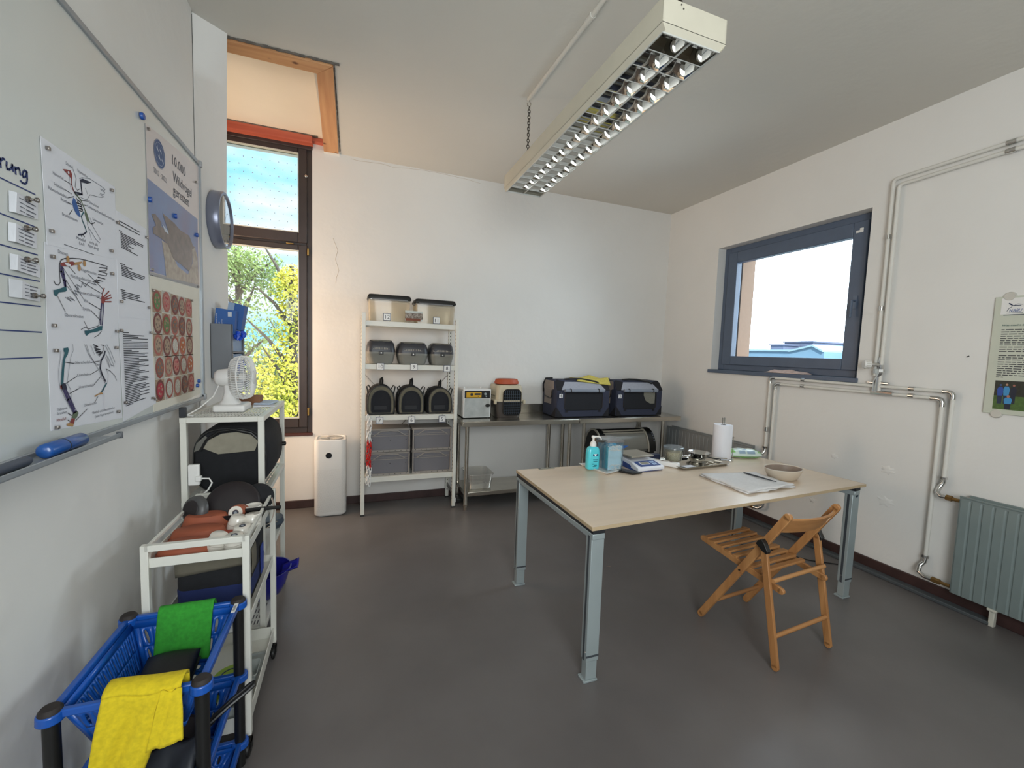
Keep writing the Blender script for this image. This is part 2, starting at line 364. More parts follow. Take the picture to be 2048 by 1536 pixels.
# ---- tall window by the alcove
def ring_frame(mb, axis, p0, p1, u0, u1, z0, z1, w, wz=None, wb=None):
    wz = wz or w; wb = wb or wz
    def bx(a0, a1, c0, c1):
        if axis == 'y': mb.box(a0, a1, p0, p1, c0, c1)
        else: mb.box(p0, p1, a0, a1, c0, c1)
    bx(u0, u0+w, z0, z1); bx(u1-w, u1, z0, z1); bx(u0+w, u1-w, z0, z0+wb); bx(u0+w, u1-w, z1-wz, z1)
w1 = bpy.data.objects.new('window_1', None); C.objects.link(w1); w1.location = (-.74, WB+.06, W1[2]); struct(w1)
b = MB(); ring_frame(b, 'y', WB+.02, WB+.09, *W1, .045, .06); b.box(W1[0]+.045, W1[1]-.045, WB+.02, WB+.09, 2.355, 2.41); b.box(W1[0], W1[1]+.004, WB-.01, WB+.06, W1[3]-.03, W1[3]); b.build('window_frame', M_winframe, w1, bevel=.004)
for (z0, z1) in ((2.405, 3.218), (.75, 2.385)):
    b = MB(); ring_frame(b, 'y', WB+.005, WB+.06, W1[0]+.04, W1[1]-.042, z0, z1, .072, .052, .09); sh = b.build('sash', M_winframe, w1, bevel=.006)
    b = MB(); b.box(W1[0]+.11, W1[1]-.11, WB+.03, WB+.036, z0+.08, z1-.045); b.build('pane', M_glass, sh)
    b = MB(); ring_frame(b, 'y', WB+.0, WB+.03, W1[0]+.108, W1[1]-.108, z0+.085, z1-.048, .007); b.build('gasket_edge', mat('pale_gasket', 'c8c8c0', .5), sh)
    b = MB()
    for i in range(9):
        for j in range(26):
            x = W1[0]+.16 + i*.066 + (.033 if j % 2 else 0); z = z0+.11 + j*.062
            if z < z1-.09 and x < W1[1]-.12: b.lathe([(0, 0), (.0042, 0)], (x, WB+.028, z), 8, (0, -1, 0))
    b.build('dot_pattern', mat('bird_marking_dots', 'a9b4b8', .6), sh)
b = MB(); b.box(-.392, -.378, WB-.012, WB+.02, .86, .93); b.box(-.392, -.378, WB-.012, WB+.02, 2.30, 2.36); b.box(-.56, -.50, WB-.008, WB+.02, 2.385, 2.393)
b.build('hinge', mat('brass_hinge', 'a8894f', .35, metal=.8), w1, bevel=.003)
b = MB(); b.lathe([(0, 0), (.012, 0), (.012, .01), (.006, .014), (.006, .03), (0, .03)], (-.40, WB+.004, 2.98), 12, (0, -1, 0)); b.build('latch', M_chrome, w1, smooth=True)
b = MB(); b.box(W1[0], W1[1]+.003, WB-.012, WB+.02, .675, .70); b.build('window_sill', mat('red_brown_sill', '4b2822', .5), w1, bevel=.003)

# ---- square window in the side wall
w2 = bpy.data.objects.new('window_2', None); C.objects.link(w2); w2.location = (WR+.12, 2.79, W2[2]); struct(w2)
xf = WR+.10
b = MB(); ring_frame(b, 'x', xf, xf+.07, W2[0], W2[1], W2[2], W2[3], .07, .07); b.build('window_frame', M_winblue, w2, bevel=.004)
b = MB(); ring_frame(b, 'x', xf-.02, xf+.05, W2[0]+.06, W2[1]-.06, W2[2]+.055, W2[3]-.055, .108, .112, .09); sh = b.build('sash', M_winblue, w2, bevel=.006)
b = MB(); b.box(xf+.02, xf+.026, W2[0]+.15, W2[1]-.15, W2[2]+.13, W2[3]-.15); b.build('pane', M_glass, sh)
b = MB(); ring_frame(b, 'x', xf+.0, xf+.04, W2[0]+.152, W2[1]-.152, W2[2]+.135, W2[3]-.155, .008); b.build('gasket_edge', mat('white_gasket', 'd8dce0', .5), sh)
b = MB(); b.box(xf-.03, xf-.02, 2.175, 2.205, 1.93, 2.03); b.tube([(xf-.03, 2.19, 1.99), (xf-.065, 2.19, 1.99), (xf-.07, 2.19, 1.86)], .009, 8); b.build('window_handle', mat('slate_handle', '5e6c80', .35), sh, smooth=True)
p = at_x(1719, 462, xf-.02)
b = MB(); b.box(xf-.026, xf-.02, p.y-.03, p.y+.02, p.z-.014, p.z+.006); b.box(xf-.026, xf-.02, p.y-.03, p.y-.005, p.z+.006, p.z+.02); b.build('bracket', M_white, w2, bevel=.002)
b = MB(); b.box(WR-.025, xf+.01, W2[0]-.01, W2[1]+.02, W2[2]-.035, W2[2]); b.build('window_sill', M_winblue, w2, bevel=.004)
# rag on the sill
c0 = at_z(1580, 742, W2[2]+.01)
def rag(u, v):
    x = WR-.015 + v*.10; y = 2.66 + (u-.5)*.36; e = min(u, 1-u, v*.8, (1-v)*.8)*4
    return V((x, y + .02*math.sin(v*7), W2[2] + .004 + .03*min(1, e)*abs(math.sin(u*6+v*2))+.006*math.sin(u*17)*min(1, e)))
b = MB(); b.grid(rag, 26, 10); tag(b.build('rag', mat('pink_grey_rag', 'c7b3ac', .95, var=.1, scale=30), smooth=True, solid=.004, angle=3), 'crumpled pale pinkish rag lying on the sill of the square window', 'rag')

# ================================================================ OUTSIDE
b = MB(); b.box(-40, 120, 4.6, 160, -3.6, -3.5); struct(b.build('ground', mat('yard_ground', '6c6f66', .9, var=.2, scale=.3)))
def leaves(name, blobs, n, m, size, parent, seed):
    random.seed(seed); b = MB()
    for _ in range(n):
        c, r = random.choice(blobs); c = V(c)
        d = V((random.gauss(0, 1), random.gauss(0, 1), random.gauss(0, 1))).normalized()*r*(random.random()**.45)
        p = c + V((d.x, d.y, d.z*.9)); s = size*random.uniform(.6, 1.3)
        a = V((random.uniform(-1, 1), random.uniform(-1, 1), random.uniform(-1, 1))).normalized(); e = a.orthogonal().normalized()
        b.poly([p-a*s, p+e*s*.55, p+a*s, p-e*s*.55])
    return b.build(name, m, parent, fix=False)
M_leafy = mat('yellow_leaves', 'dcc23c', .7, col2='9aa332', scale=1.3)
M_leafg = mat('green_leaves', '8c9a4a', .7, col2='5d7434', scale=1.3)
M_leafd = mat('dark_leaves', '2f4a22', .8, col2='1e3318', scale=1.3)
M_bark = mat('bark', '4a4036', .9, var=.3, scale=20)
def tree(base, h, blobs, n, m, size, label, seed, fork=3, spread=.9, cat='tree', name='leafy_tree'):
    t = thing(name, base, label, cat, 'trees beyond the tall window')
    b = MB(); B = V(base); top = B + V((0, 0, h)); b.tube([B, B+V((.05, 0, h*.5)), top], [.14, .10, .04], 8)
    random.seed(seed+9)
    for k in range(fork*5):
        z = h*(.35+.6*k/(fork*5)); p = B+V((0, 0, z)); a = k*2.4; L = spread*random.uniform(.6, 1.1)
        q = p + V((math.cos(a)*L, math.sin(a)*L*.6, L*1.1)); b.tube([p, (p+q)/2+V((0, 0, .08)), q], [.045, .028, .01], 6)
    b.build('trunk', M_bark, t, smooth=True)
    leaves('foliage', blobs, n, m, size, t, seed); return t
tree((-1.05, 8.6, -3.5), 6.4, [((-1.0, 8.6, 1.0), .75), ((-1.25, 8.4, .4), .6), ((-.75, 8.7, 1.9), .6), ((-.9, 8.6, 2.5), .5)], 8200, M_leafy, .034, 'yellow-leaved tree standing at the window side of the others, close to the pane', 5)
tree((-2.1, 9.6, -3.5), 6.8, [((-2.0, 9.6, 2.2), 1.0), ((-1.6, 9.6, 1.2), .9), ((-2.2, 9.4, 3.0), .5), ((-1.7, 9.6, 2.9), .5)], 5200, M_leafg, .034, 'sparse green tree whose bare twigs reach up into the blue sky', 8)
tree((-1.4, 11.5, -3.5), 5.0, [((-1.3, 11.4, .2), 1.3), ((-2.6, 11.5, .4), 1.3), ((-.4, 11.5, .2), 1.2), ((-1.9, 11.5, -1.), 1.5)], 9000, M_leafd, .06, 'dark green bushy tree low down behind the yellow one', 11)
tree((-5.2, 13.0, -3.5), 5.5, [((-5.2, 13, .6), 1.6), ((-6.6, 13, .2), 1.5), ((-4.2, 13.2, 1.4), 1.2)], 2500, M_leafg, .07, 'broad green tree standing off to the alcove side, mostly hidden by the wall', 14)
tree((1.8, 12.6, -3.5), 5.2, [((1.6, 12.6, .4), 1.6), ((3.0, 12.8, .0), 1.5), ((.6, 12.5, 1.0), 1.1)], 2500, M_leafd, .08, 'broad dark tree standing behind the back wall beyond the rack', 15)
t = thing('house', (-2.2, 22, -3.5), 'grey low building glimpsed below the branches beyond the tall window', 'building')
b = MB(); b.box(-6, 1.5, 20, 26, -3.5, -.8); b.build('wall', mat('grey_house_wall', 'a3adb2', .9), t)
b = MB(); b.prism([(-6.3, 19.7, -.8), (-6.3, 26.3, -.8), (-6.3, 23, .4)], (8.1, 0, 0)); b.build('roof', mat('grey_house_roof', '77797c', .9), t)
# roofs across the yard, beyond the square window, glare put into their pale blue
M_r1 = mat('glare_blue_wall', '7d9fba', .8, var=.06, scale=.4); M_r2 = mat('lilac_grey_block', '71778f', .8, var=.03, scale=.4); M_r3 = mat('glare_pale_roof', 'a3bfd0', .7, var=.03)
def rp(px, py, X=60): p = at_x(px, py, X); return p
def facade(px0, px1, pyt, X, depth, base=-3.5):
    a = at_x(px0, pyt, X); c = at_x(px1, pyt, X); y0, y1 = min(a.y, c.y), max(a.y, c.y); return y0, y1, (a.z+c.z)/2
y0, y1, z = facade(1569, 1626, 685, 70, 8)
t = thing('warehouse', (70, (y0+y1)/2, -3.5), 'tall lilac grey block rising highest above the pale roofs outside the square window', 'building'); b = MB(); b.box(70, 85, y0, y1, -3.5, z); b.build('wall', M_r2, t); b = MB(); b.box(69.8, 85, y0-.2, y1+.2, z, z+.25); b.build('roof', M_r2, t)
y0, y1, z = facade(1541, 1567, 691, 66, 8)
t = thing('warehouse', (66, (y0+y1)/2, -3.5), 'small lilac grey block beside the tallest one, its lower neighbour toward the beige wall', 'building'); b = MB(); b.box(66, 69.5, y0, y1, -3.5, z); b.build('wall', M_r2, t); b = MB(); b.box(65.8, 69.5, y0-.2, y1+.2, z, z+.2); b.build('roof', M_r2, t)
y0, y1, z = facade(1628, 1656, 693, 64, 8)
t = thing('warehouse', (64, (y0+y1)/2, -3.5), 'low block blued by glare behind the gabled hall outside the square window', 'building'); b = MB(); b.box(64, 74, y0, y1, -3.5, z); b.build('wall', M_r1, t); b = MB(); b.box(63.8, 74, y0-.2, y1+.2, z, z+.2); b.build('roof', M_r1, t)
y0, y1, z = facade(1500, 1720, 703, 56, 8)
t = thing('hall', (56, (y0+y1)/2, -3.5), 'long hall paled blue by glare along the foot of the view through the square window', 'building'); b = MB(); b.box(56, 62, y0-6, y1+6, -3.5, z); b.build('wall', M_r1, t); b = MB(); b.box(55.7, 62, y0-6, y1+6, z, z+.25); b.build('roof', M_r3, t)
a = at_x(1579, 704, 50); c = at_x(1648, 704, 50); d = at_x(1627, 693, 50); 
t = thing('hall', (50, (a.y+c.y)/2, -3.5), 'gable-roofed hall paled blue by glare in front of the lilac blocks', 'building')
b = MB(); b.prism([(50, c.y, -3.5), (50, a.y, -3.5), (50, a.y, a.z), (50, d.y, d.z), (50, c.y, c.z)], (5, 0, 0)); b.build('wall', M_r1, t)
b = MB(); 
for (p, q) in (((a.y, a.z), (d.y, d.z)), ((d.y, d.z), (c.y, c.z))): b.prism([(49.7, p[0], p[1]), (49.7, q[0], q[1]), (49.7, q[0], q[1]+.2), (49.7, p[0], p[1]+.2)], (5.4, 0, 0))
b.build('roof', M_r3, t)

# hairline cracks and patched plaster on the two walls
random.seed(31)
b = MB()
for pts in ([(668, 478), (676, 500), (672, 520), (679, 540), (673, 565)], [(700, 318), (740, 325), (790, 334), (850, 342), (905, 352), (960, 366)]):
    P = [at_y(x+random.uniform(-2, 2), y+random.uniform(-2, 2), WB-.0005) for x, y in pts]
    for p, q in zip(P, P[1:]):
        m_ = p.lerp(q, .5)+V((random.uniform(-.01, .01), 0, random.uniform(-.01, .01))); b.tube([p, m_, q], .0012, 4)
struct(b.build('trim_8', mat('crack_shade', 'b9a993', .9)))
b = MB()
for (x, y, r) in ((1770, 1003, .035), (1668, 912, .02), (1690, 975, .016), (1775, 940, .03), (1625, 1000, .02)):
    c = at_x(x, y, WR); P = []
    for k in range(18): a = 2*PI*k/18; P.append((r*(1+.35*math.sin(k*2.3+x)), a))
    b.loft([[V((WR+.001, c.y+q*1.5*math.cos(a), c.z+q*math.sin(a))) for q, a in P], [V((WR-.0025, c.y+q*1.2*math.cos(a), c.z+q*.8*math.sin(a))) for q, a in P], [V((WR-.003, c.y+q*.4*math.cos(a), c.z+q*.3*math.sin(a))) for q, a in P]])
struct(b.build('trim_9', M_wall, smooth=True, angle=1.2))

# ================================================================ WHITEBOARD AND WHAT HANGS ON IT
BX = -.775
t = thing('whiteboard', (BX, 1.8, 1.2), 'large wall-mounted whiteboard covered with bird charts, in a slim grey metal frame', 'whiteboard')
BY0, BY1, BZ0, BZ1 = .55, 2.765, 1.195, 2.435
b = MB(); b.box(WL, BX, BY0, BY1, BZ0, BZ1); b.build('panel', M_board, t)
b = MB(); ring_frame(b, 'x', WL, BX+.008, BY0-.012, BY1+.012, BZ0-.012, BZ1+.012, .022, .02); b.build('frame', M_boardframe, t, bevel=.003)
b = MB()
for (y, z) in ((BY1+.004, BZ1+.004), (BY1+.004, BZ0+.004)): b.box(WL, BX+.014, y-.014, y+.014, z-.016, z+.016)
b.build('corner_cap', M_greymetal, t, bevel=.004)
TX = -.70
b = MB(); b.box(BX, TX, BY0, 1.70, 1.185, 1.190); b.box(TX-.004, TX, BY0, 1.70, 1.185, 1.2); b.box(BX, BX+.004, BY0, 1.70, 1.17, 1.2); b.build('pen_tray', M_boardframe, t, bevel=.0015)
b = MB(); b.box(TX-.014, TX+.003, 1.70, 1.706, 1.181, 1.203); b.build('tray_cap', mat('dark_cap', '55585c', .5), t, bevel=.002)
ex = BX + .0018
def onb(px, py, dx=0.): return at_x(px, py, BX+.0015+dx)
def stroke(mb, pts, w, X, conv):
    """a flat drawn line on a sheet: pts in the picture, w half width"""
    P = [conv(*p) for p in pts]
    P = [V((X, p.y, p.z)) for p in P]
    for a, c in zip(P, P[1:]):
        d = (c-a)
        if d.length < 1e-6: continue
        d.normalize(); n = V((0, -d.z, d.y))*w; a2 = a - d*w*.5; c2 = c + d*w*.5
        mb.poly([a2-n, c2-n, c2+n, a2+n])
def fill(mb, pts, X, conv):
    mb.poly([V((X, p.y, p.z)) for p in [conv(*q) for q in pts]])
def disc(mb, c, ry, rz, X, n=20): mb.poly([V((X, c.y+ry*math.cos(2*PI*k/n), c.z+rz*math.sin(2*PI*k/n))) for k in range(n)])
# hand-drawn table lines and the written word
b = MB(); cv = lambda x, y: onb(x, y)
for (x0, y0, x1, y1) in ((-260, 230, 71, 389), (-260, 325, 74, 455), (-260, 415, 76, 510), (-260, 494, 80, 563), (-260, 575, 82, 613), (-260, 646, 84.5, 664.6), (-260, 728, 86, 714.7)):
    stroke(b, [(x0, y0), (x1, y1)], .0016, BX+.001, cv)
b.build('line_pattern', M_inkblue, t)
z0c = lambda x, y: onb(x/4.39, 270+y/4.39)
b = MB()
for L in ([(-30, 215), (5, 205), (8, 255), (10, 285)], [(10, 225), (28, 205), (45, 215)],
          [(62, 235), (60, 270), (66, 300), (85, 305), (105, 290), (112, 258), (112, 262), (120, 320)],
          [(135, 280), (142, 345)], [(138, 305), (152, 292), (168, 290), (176, 310), (182, 350)],
          [(240, 325), (222, 312), (206, 325), (200, 350), (208, 372), (228, 365), (240, 325), (243, 385), (238, 418), (222, 430), (200, 420), (184, 402)]):
    stroke(b, L, .0026, BX+.001, z0c)
b.build('lettering', M_inkblue, t)

def sheet(name, quad, label, cat='poster', m=M_paper, group=None, lift=.0015, th=.0008):
    """a flat sheet on the board from its four corners seen in the photograph"""
    q = [at_x(px, py, BX+lift) for px, py in quad]; c = sum(q, V())/4
    t = thing(name, c, label, cat, group)
    b = MB(); b.prism(q, (th, 0, 0)); b.build('sheet', m, t); return t
LS = .003
# --- chart 1: whole bird
t1 = sheet('bird_chart', [(80, 271.5), (229, 374), (233.5, 519), (93.5, 489)], 'sheet with a coloured bird skeleton, one wing spread, topmost in the column of three', 'chart')
c1 = lambda x, y: at_x(80+x/6.4, 270+y/6.4, BX+LS)
XS = BX+LS
def draw(parent, conv, lines, fills=(), X=XS):
    items = []
    for (m, w, pts) in lines: b = MB(); stroke(b, pts, w, X, conv); items.append((b, m))
    for (m, pts) in fills: b = MB(); fill(b, pts, X+.0002, conv); items.append((b, m))
    multi('drawing_print', items, parent)
I_red, I_dark, I_blue, I_teal, I_oliv, I_or, I_pur = [mat('ink_'+n, c, .8) for n, c in (('red', '8a3f3c'), ('slate', '2c2e42'), ('blue', '3c5f9a'), ('teal', '2a5d68'), ('olive', '63705a'), ('ochre', 'b38a5a'), ('purple', '3d3660'))]
draw(t1, c1, [
  (M_ink, .0008, [(425, 440), (465, 560), (450, 660), (480, 710), (510, 690)]), (M_inkgrey, .0008, [(505, 560), (540, 545), (640, 560), (760, 640), (835, 695), (820, 712), (775, 690)]),
  (M_inkgrey, .0008, [(775, 700), (830, 735), (815, 765), (770, 750)]), (M_inkgrey, .0008, [(765, 760), (815, 790), (790, 800), (740, 790), (640, 765), (600, 830), (520, 800)]),
  (M_inkgrey, .0006, [(580, 680), (610, 760)]), (M_inkgrey, .0006, [(380, 520), (372, 600), (400, 700)]),
  (I_red, .0022, [(405, 560), (408, 640), (425, 700), (445, 740)]), (I_dark, .0028, [(445, 735), (500, 745), (540, 760), (530, 680), (520, 575)]), (I_dark, .0016, [(455, 765), (500, 765), (545, 762)]), (I_dark, .0016, [(545, 580), (540, 600), (600, 615), (650, 605)]),
  (I_oliv, .0024, [(450, 745), (520, 830), (560, 920), (590, 1000), (615, 1110)]), (M_ink, .0012, [(465, 800), (485, 850), (470, 870)]), (M_ink, .0014, [(480, 830), (520, 860), (515, 885), (475, 875)]),
  (M_ink, .0014, [(485, 865), (530, 895), (525, 918), (480, 905)]), (M_ink, .0014, [(490, 900), (540, 925), (535, 948), (490, 935)]), (M_ink, .0014, [(495, 935), (548, 955), (540, 978), (500, 965)]),
  (I_teal, .0022, [(560, 985), (530, 1040), (545, 1100), (575, 1170), (597, 1240)]), (I_dark, .0022, [(597, 1240), (555, 1272), (490, 1278)]), (I_dark, .0016, [(550, 1272), (570, 1305)]), (I_dark, .0016, [(540, 1275), (530, 1300)]),
  (M_ink, .0014, [(620, 1080), (645, 1130), (665, 1138), (705, 1120)]), (M_inkgrey, .0007, [(600, 1120), (660, 1340)]), (M_inkgrey, .0009, [(620, 1180), (720, 1340), (765, 1380)]), (M_inkgrey, .0009, [(665, 1145), (770, 1330), (765, 1345)]), (M_inkgrey, .0007, [(640, 1060), (680, 1150)]),
  (M_ink, .0009, [(310, 577), (400, 632)]), (M_ink, .0009, [(315, 695), (405, 755)]), (M_ink, .0011, [(360, 805), (435, 787)]), (M_ink, .0009, [(355, 865), (410, 890)]), (M_ink, .0011, [(372, 1020), (418, 955)]), (M_ink, .0009, [(530, 838), (620, 848)]), (M_ink, .0009, [(565, 895), (610, 910)]), (M_ink, .0008, [(310, 1400), (690, 1530)])],
 [(I_red, [(290, 435), (335, 440), (390, 455), (410, 500), (412, 560), (395, 555), (370, 520), (345, 495), (318, 465)]), (I_blue, [(425, 800), (450, 820), (490, 940), (520, 1040), (505, 1050), (465, 1010), (430, 940), (412, 870)]),
  (I_dark, [(505, 575), (545, 558), (655, 605), (615, 620), (560, 600), (530, 605)]), (I_oliv, [(580, 960), (600, 1000), (630, 1090), (612, 1130), (590, 1070), (570, 1000)])])
b = MB(); disc(b, c1(362, 482), .004, .004, XS+.0006); b.build('eye_print', M_paper, t1)
def ptext(parent, conv, x, y, x2, y2, s, m, size, X=XS):
    """printed words running from one picture point to another"""
    a, c = conv(x, y), conv(x2, y2); L = (c-a).length; o = text('lettering', s, m, V((X, a.y, a.z)), (0, 1, 0), (0, 0, 1), size, parent, thick=.0002)
    ys = [v.co.y for v in o.data.vertices]; w = max(ys)-min(ys)
    k = (c.y-a.y)/w; dz = (c.z-a.z)/(c.y-a.y) if abs(c.y-a.y) > 1e-6 else 0
    for v in o.data.vertices: d = v.co.y-min(ys); v.co.y = a.y + d*k; v.co.z += d*k*dz*0
    return o
TS = .0125
for (x, y, x2, s, m) in ((330, 375, 420, 'Schnabel', M_inkgrey), (480, 470, 605, 'Fingerknochen', M_inkgrey), (165, 500, 295, 'Halswirbel', M_inkgrey), (180, 640, 310, 'Schlüsselbein', M_inkgrey), (108, 690, 350, 'Rabenschnabelbein', M_inkgrey), (268, 835, 385, 'Brustbein', M_inkgrey), (285, 1025, 478, 'Brustbeinkamm', M_inkgrey), (625, 870, 748, 'Oberschenkel', M_inkgrey), (610, 925, 945, 'Unterschenkelknochen', M_inkgrey), (675, 1090, 805, 'Schwanzwirbel', M_inkgrey), (468, 1330, 585, 'Mittelfuß', M_inkgrey), (500, 1395, 565, '(Lauf)', M_inkgrey), (635, 1385, 738, 'nicht alle', M_inkgrey), (618, 1425, 750, 'Rippen gezeigt', M_inkgrey)):
    ptext(t1, c1, x, y, x2, y, s, m, TS)
# --- chart 2: wing and arm
t2 = sheet('bird_chart', [(88, 483), (233, 518), (237, 682), (94, 679)], 'sheet comparing coloured wing and arm bones, middle one in the column of three', 'chart', lift=.001)
c2 = lambda x, y: at_x(85+x/6.98, 480+y/6.98, BX+LS)
draw(t2, c2, [
  (M_ink, .0013, [(160, 570), (185, 620), (225, 628), (250, 590), (240, 480), (238, 340), (260, 280), (310, 258), (420, 255), (520, 262), (640, 290), (760, 325), (905, 370), (900, 392), (795, 385)]),
  (M_ink, .0011, [(795, 385), (905, 402), (890, 432), (785, 432)]), (M_ink, .0011, [(785, 432), (905, 470), (890, 500), (775, 480)]), (M_ink, .0011, [(775, 515), (875, 545), (770, 520)]), (M_ink, .0011, [(750, 550), (845, 580), (740, 560)]), (M_ink, .0011, [(720, 560), (800, 600), (700, 580)]),
  (M_inkgrey, .0011, [(720, 600), (755, 630), (640, 590), (600, 650), (560, 600), (540, 660), (480, 620), (510, 690), (460, 640), (500, 730), (450, 700), (490, 770), (430, 730)]),
  (M_inkgrey, .001, [(320, 800), (400, 855), (350, 800), (450, 845), (380, 790)]), (M_ink, .0009, [(200, 760), (320, 1000)]), (M_ink, .0009, [(370, 370), (460, 470)]), (M_ink, .0007, [(290, 390), (580, 830)]), (M_ink, .0009, [(330, 560), (550, 930)]), (M_ink, .0007, [(340, 640), (480, 800)]),
  (M_ink, .0009, [(510, 560), (830, 750)]), (M_ink, .0009, [(640, 475), (850, 690)]), (M_ink, .0011, [(650, 875), (810, 970)]), (M_ink, .0011, [(680, 985), (805, 1115)]), (M_ink, .0009, [(580, 1130), (640, 1245)]), (M_ink, .0009, [(540, 1250), (600, 1215), (640, 1245), (780, 1200), (800, 1110), (790, 1000)]), (M_ink, .0009, [(725, 1360), (790, 1320), (825, 1270)]), (M_ink, .0009, [(765, 800), (820, 820)]),
  (I_pur, .0042, [(262, 360), (262, 440), (300, 560), (320, 660)]), (I_pur, .003, [(282, 380), (300, 480), (322, 580), (325, 660)]), (I_pur, .0034, [(830, 870), (815, 1000), (812, 1180)]), (I_pur, .0026, [(852, 870), (848, 1000), (835, 1190)]),
  (I_red, .0022, [(835, 800), (838, 740), (865, 670)]), (I_red, .0022, [(850, 800), (930, 715)]), (I_red, .0022, [(855, 820), (955, 765)]), (I_red, .0022, [(860, 835), (965, 805)]), (I_red, .0022, [(865, 862), (960, 862)])],
 [(I_red, [(250, 320), (300, 310), (420, 298), (450, 315), (445, 350), (380, 368), (290, 370), (252, 350)]), (I_or, [(440, 315), (545, 300), (555, 318), (500, 345), (445, 352)]), (I_red, [(820, 790), (860, 785), (880, 830), (860, 890), (822, 880)]),
  (I_teal, [(150, 700), (200, 692), (290, 660), (330, 655), (340, 700), (320, 722), (230, 732), (190, 790), (165, 770)]), (I_teal, [(585, 1265), (640, 1262), (740, 1235), (800, 1200), (838, 1200), (832, 1255), (760, 1280), (660, 1300), (615, 1338), (595, 1310)])])
b = MB()
for (x, y) in ((352, 268), (583, 326), (511, 388)): disc(b, c2(x, y), .0075, .0095, XS+.0006)
b.build('dot_print', I_or, t2)
b = MB(); disc(b, c2(350, 342), .014, .004, XS+.0008); b.build('drawing_print', M_paper, t2)
for (x, y, x2, s, m) in ((220, 180, 355, 'Daumen', M_inkgrey), (540, 430, 750, 'Fingerknochen', M_inkgrey), (395, 520, 680, 'Mittelhandknochen', M_inkgrey), (500, 745, 800, 'Handwurzelknochen', M_inkgrey), (585, 868, 635, 'Elle', M_inkgrey), (560, 978, 665, 'Speiche', M_inkgrey), (312, 1065, 570, 'Oberarmknochen', M_inkgrey)):
    ptext(t2, c2, x, y, x2, y, s, m, TS*1.1)
# --- chart 3: legs
t3 = sheet('bird_chart', [(94, 678), (237, 681), (244, 836), (101.5, 862)], 'sheet comparing a human leg with a bird leg, lowest in the column of three', 'chart', lift=.0005)
c3 = lambda x, y: at_x(95+x/7.316, 660+y/7.316, BX+LS)
draw(t3, c3, [
  (M_inkgrey, .0007, [(200, 300), (165, 600), (170, 760), (190, 850), (250, 990), (370, 1200)]), (M_inkgrey, .0007, [(370, 210), (378, 300), (340, 400), (310, 600), (290, 780), (340, 870), (350, 1000), (420, 1180)]),
  (M_inkgrey, .0009, [(545, 215), (600, 350), (680, 470), (740, 515), (760, 500)]), (M_inkgrey, .0009, [(570, 215), (620, 360), (700, 500), (745, 575)]), (M_inkgrey, .0007, [(635, 220), (690, 360)]),
  (M_inkgrey, .0009, [(870, 215), (920, 300), (990, 475)]), (M_inkgrey, .0009, [(850, 230), (900, 330), (975, 530), (930, 510), (880, 380)]), (M_inkgrey, .0009, [(860, 350), (915, 555), (850, 400)]), (M_ink, .0009, [(860, 570), (920, 600), (985, 665), (1012, 735)]), (M_inkgrey, .0007, [(755, 580), (790, 700), (850, 780)]), (M_inkgrey, .0007, [(860, 570), (890, 650), (880, 770)]), (M_inkgrey, .0006, [(832, 850), (830, 1160)]),
  (M_ink, .0016, [(675, 215), (740, 245), (690, 250)]), (M_ink, .0016, [(690, 262), (770, 285), (700, 290)]), (M_ink, .0016, [(705, 300), (785, 318), (715, 325)]), (M_ink, .0016, [(720, 335), (800, 335), (740, 365)]), (M_ink, .0012, [(790, 220), (830, 230), (815, 300), (760, 385)]),
  (M_ink, .0011, [(262, 472), (395, 490)]), (M_ink, .0011, [(632, 478), (760, 455)]), (M_ink, .0009, [(265, 785), (430, 680)]), (M_ink, .0009, [(625, 655), (750, 580)]), (M_ink, .0011, [(325, 930), (460, 858)]), (M_ink, .0009, [(665, 820), (790, 670)]), (M_ink, .0009, [(690, 1065), (740, 975)]), (M_ink, .0009, [(415, 1325), (590, 1150)]), (M_ink, .0011, [(300, 1215), (355, 1252)]), (M_ink, .0011, [(300, 1318), (325, 1330)]),
  (I_dark, .0034, [(845, 310), (830, 370), (785, 450), (772, 560), (800, 650), (850, 750)]), (I_teal, .003, [(865, 780), (815, 870), (790, 910)]),
  (I_pur, .003, [(270, 870), (330, 1000), (400, 1160)]), (I_pur, .0046, [(235, 865), (300, 1020), (385, 1190)])],
 [(I_teal, [(235, 265), (300, 255), (312, 290), (295, 360), (260, 420), (245, 560), (232, 780), (198, 800), (205, 620), (225, 440), (252, 330), (235, 310)]), (I_dark, [(195, 800), (240, 775), (270, 795), (290, 870), (215, 880)]),
  (I_red, [(185, 815), (215, 810), (215, 870), (188, 850)]), (I_oliv, [(380, 1200), (440, 1190), (455, 1215), (430, 1280), (400, 1300), (355, 1285)]), (I_red, [(355, 1290), (405, 1298), (385, 1372), (322, 1360)]), (I_or, [(320, 1360), (385, 1372), (372, 1415), (285, 1400), (285, 1370)]),
  (I_or, [(790, 905), (815, 938), (740, 950), (700, 980), (685, 962), (760, 925)]), (I_pur, [(372, 1180), (425, 1170), (435, 1195), (375, 1235)])])
for (x, y, x2, s, m) in ((400, 500, 622, 'Oberschenkel', M_inkgrey), (435, 680, 620, 'Kniescheibe', M_inkgrey), (460, 855, 660, 'Unterschenkel', M_inkgrey), (538, 1120, 722, 'Zehenknochen', M_inkgrey), (152, 1185, 300, 'Fußwurzel-', M_inkgrey), (150, 1245, 285, 'knochen', M_inkgrey), (138, 1345, 275, 'Mittelfuß', I_red), (660, 1232, 985, 'Mittelfuß- und Fußwurzelknochen', M_inkgrey), (700, 1285, 965, '(beim Vogel verwachsen)', M_inkgrey)):
    ptext(t3, c3, x, y, x2, y, s, m, TS*.95)
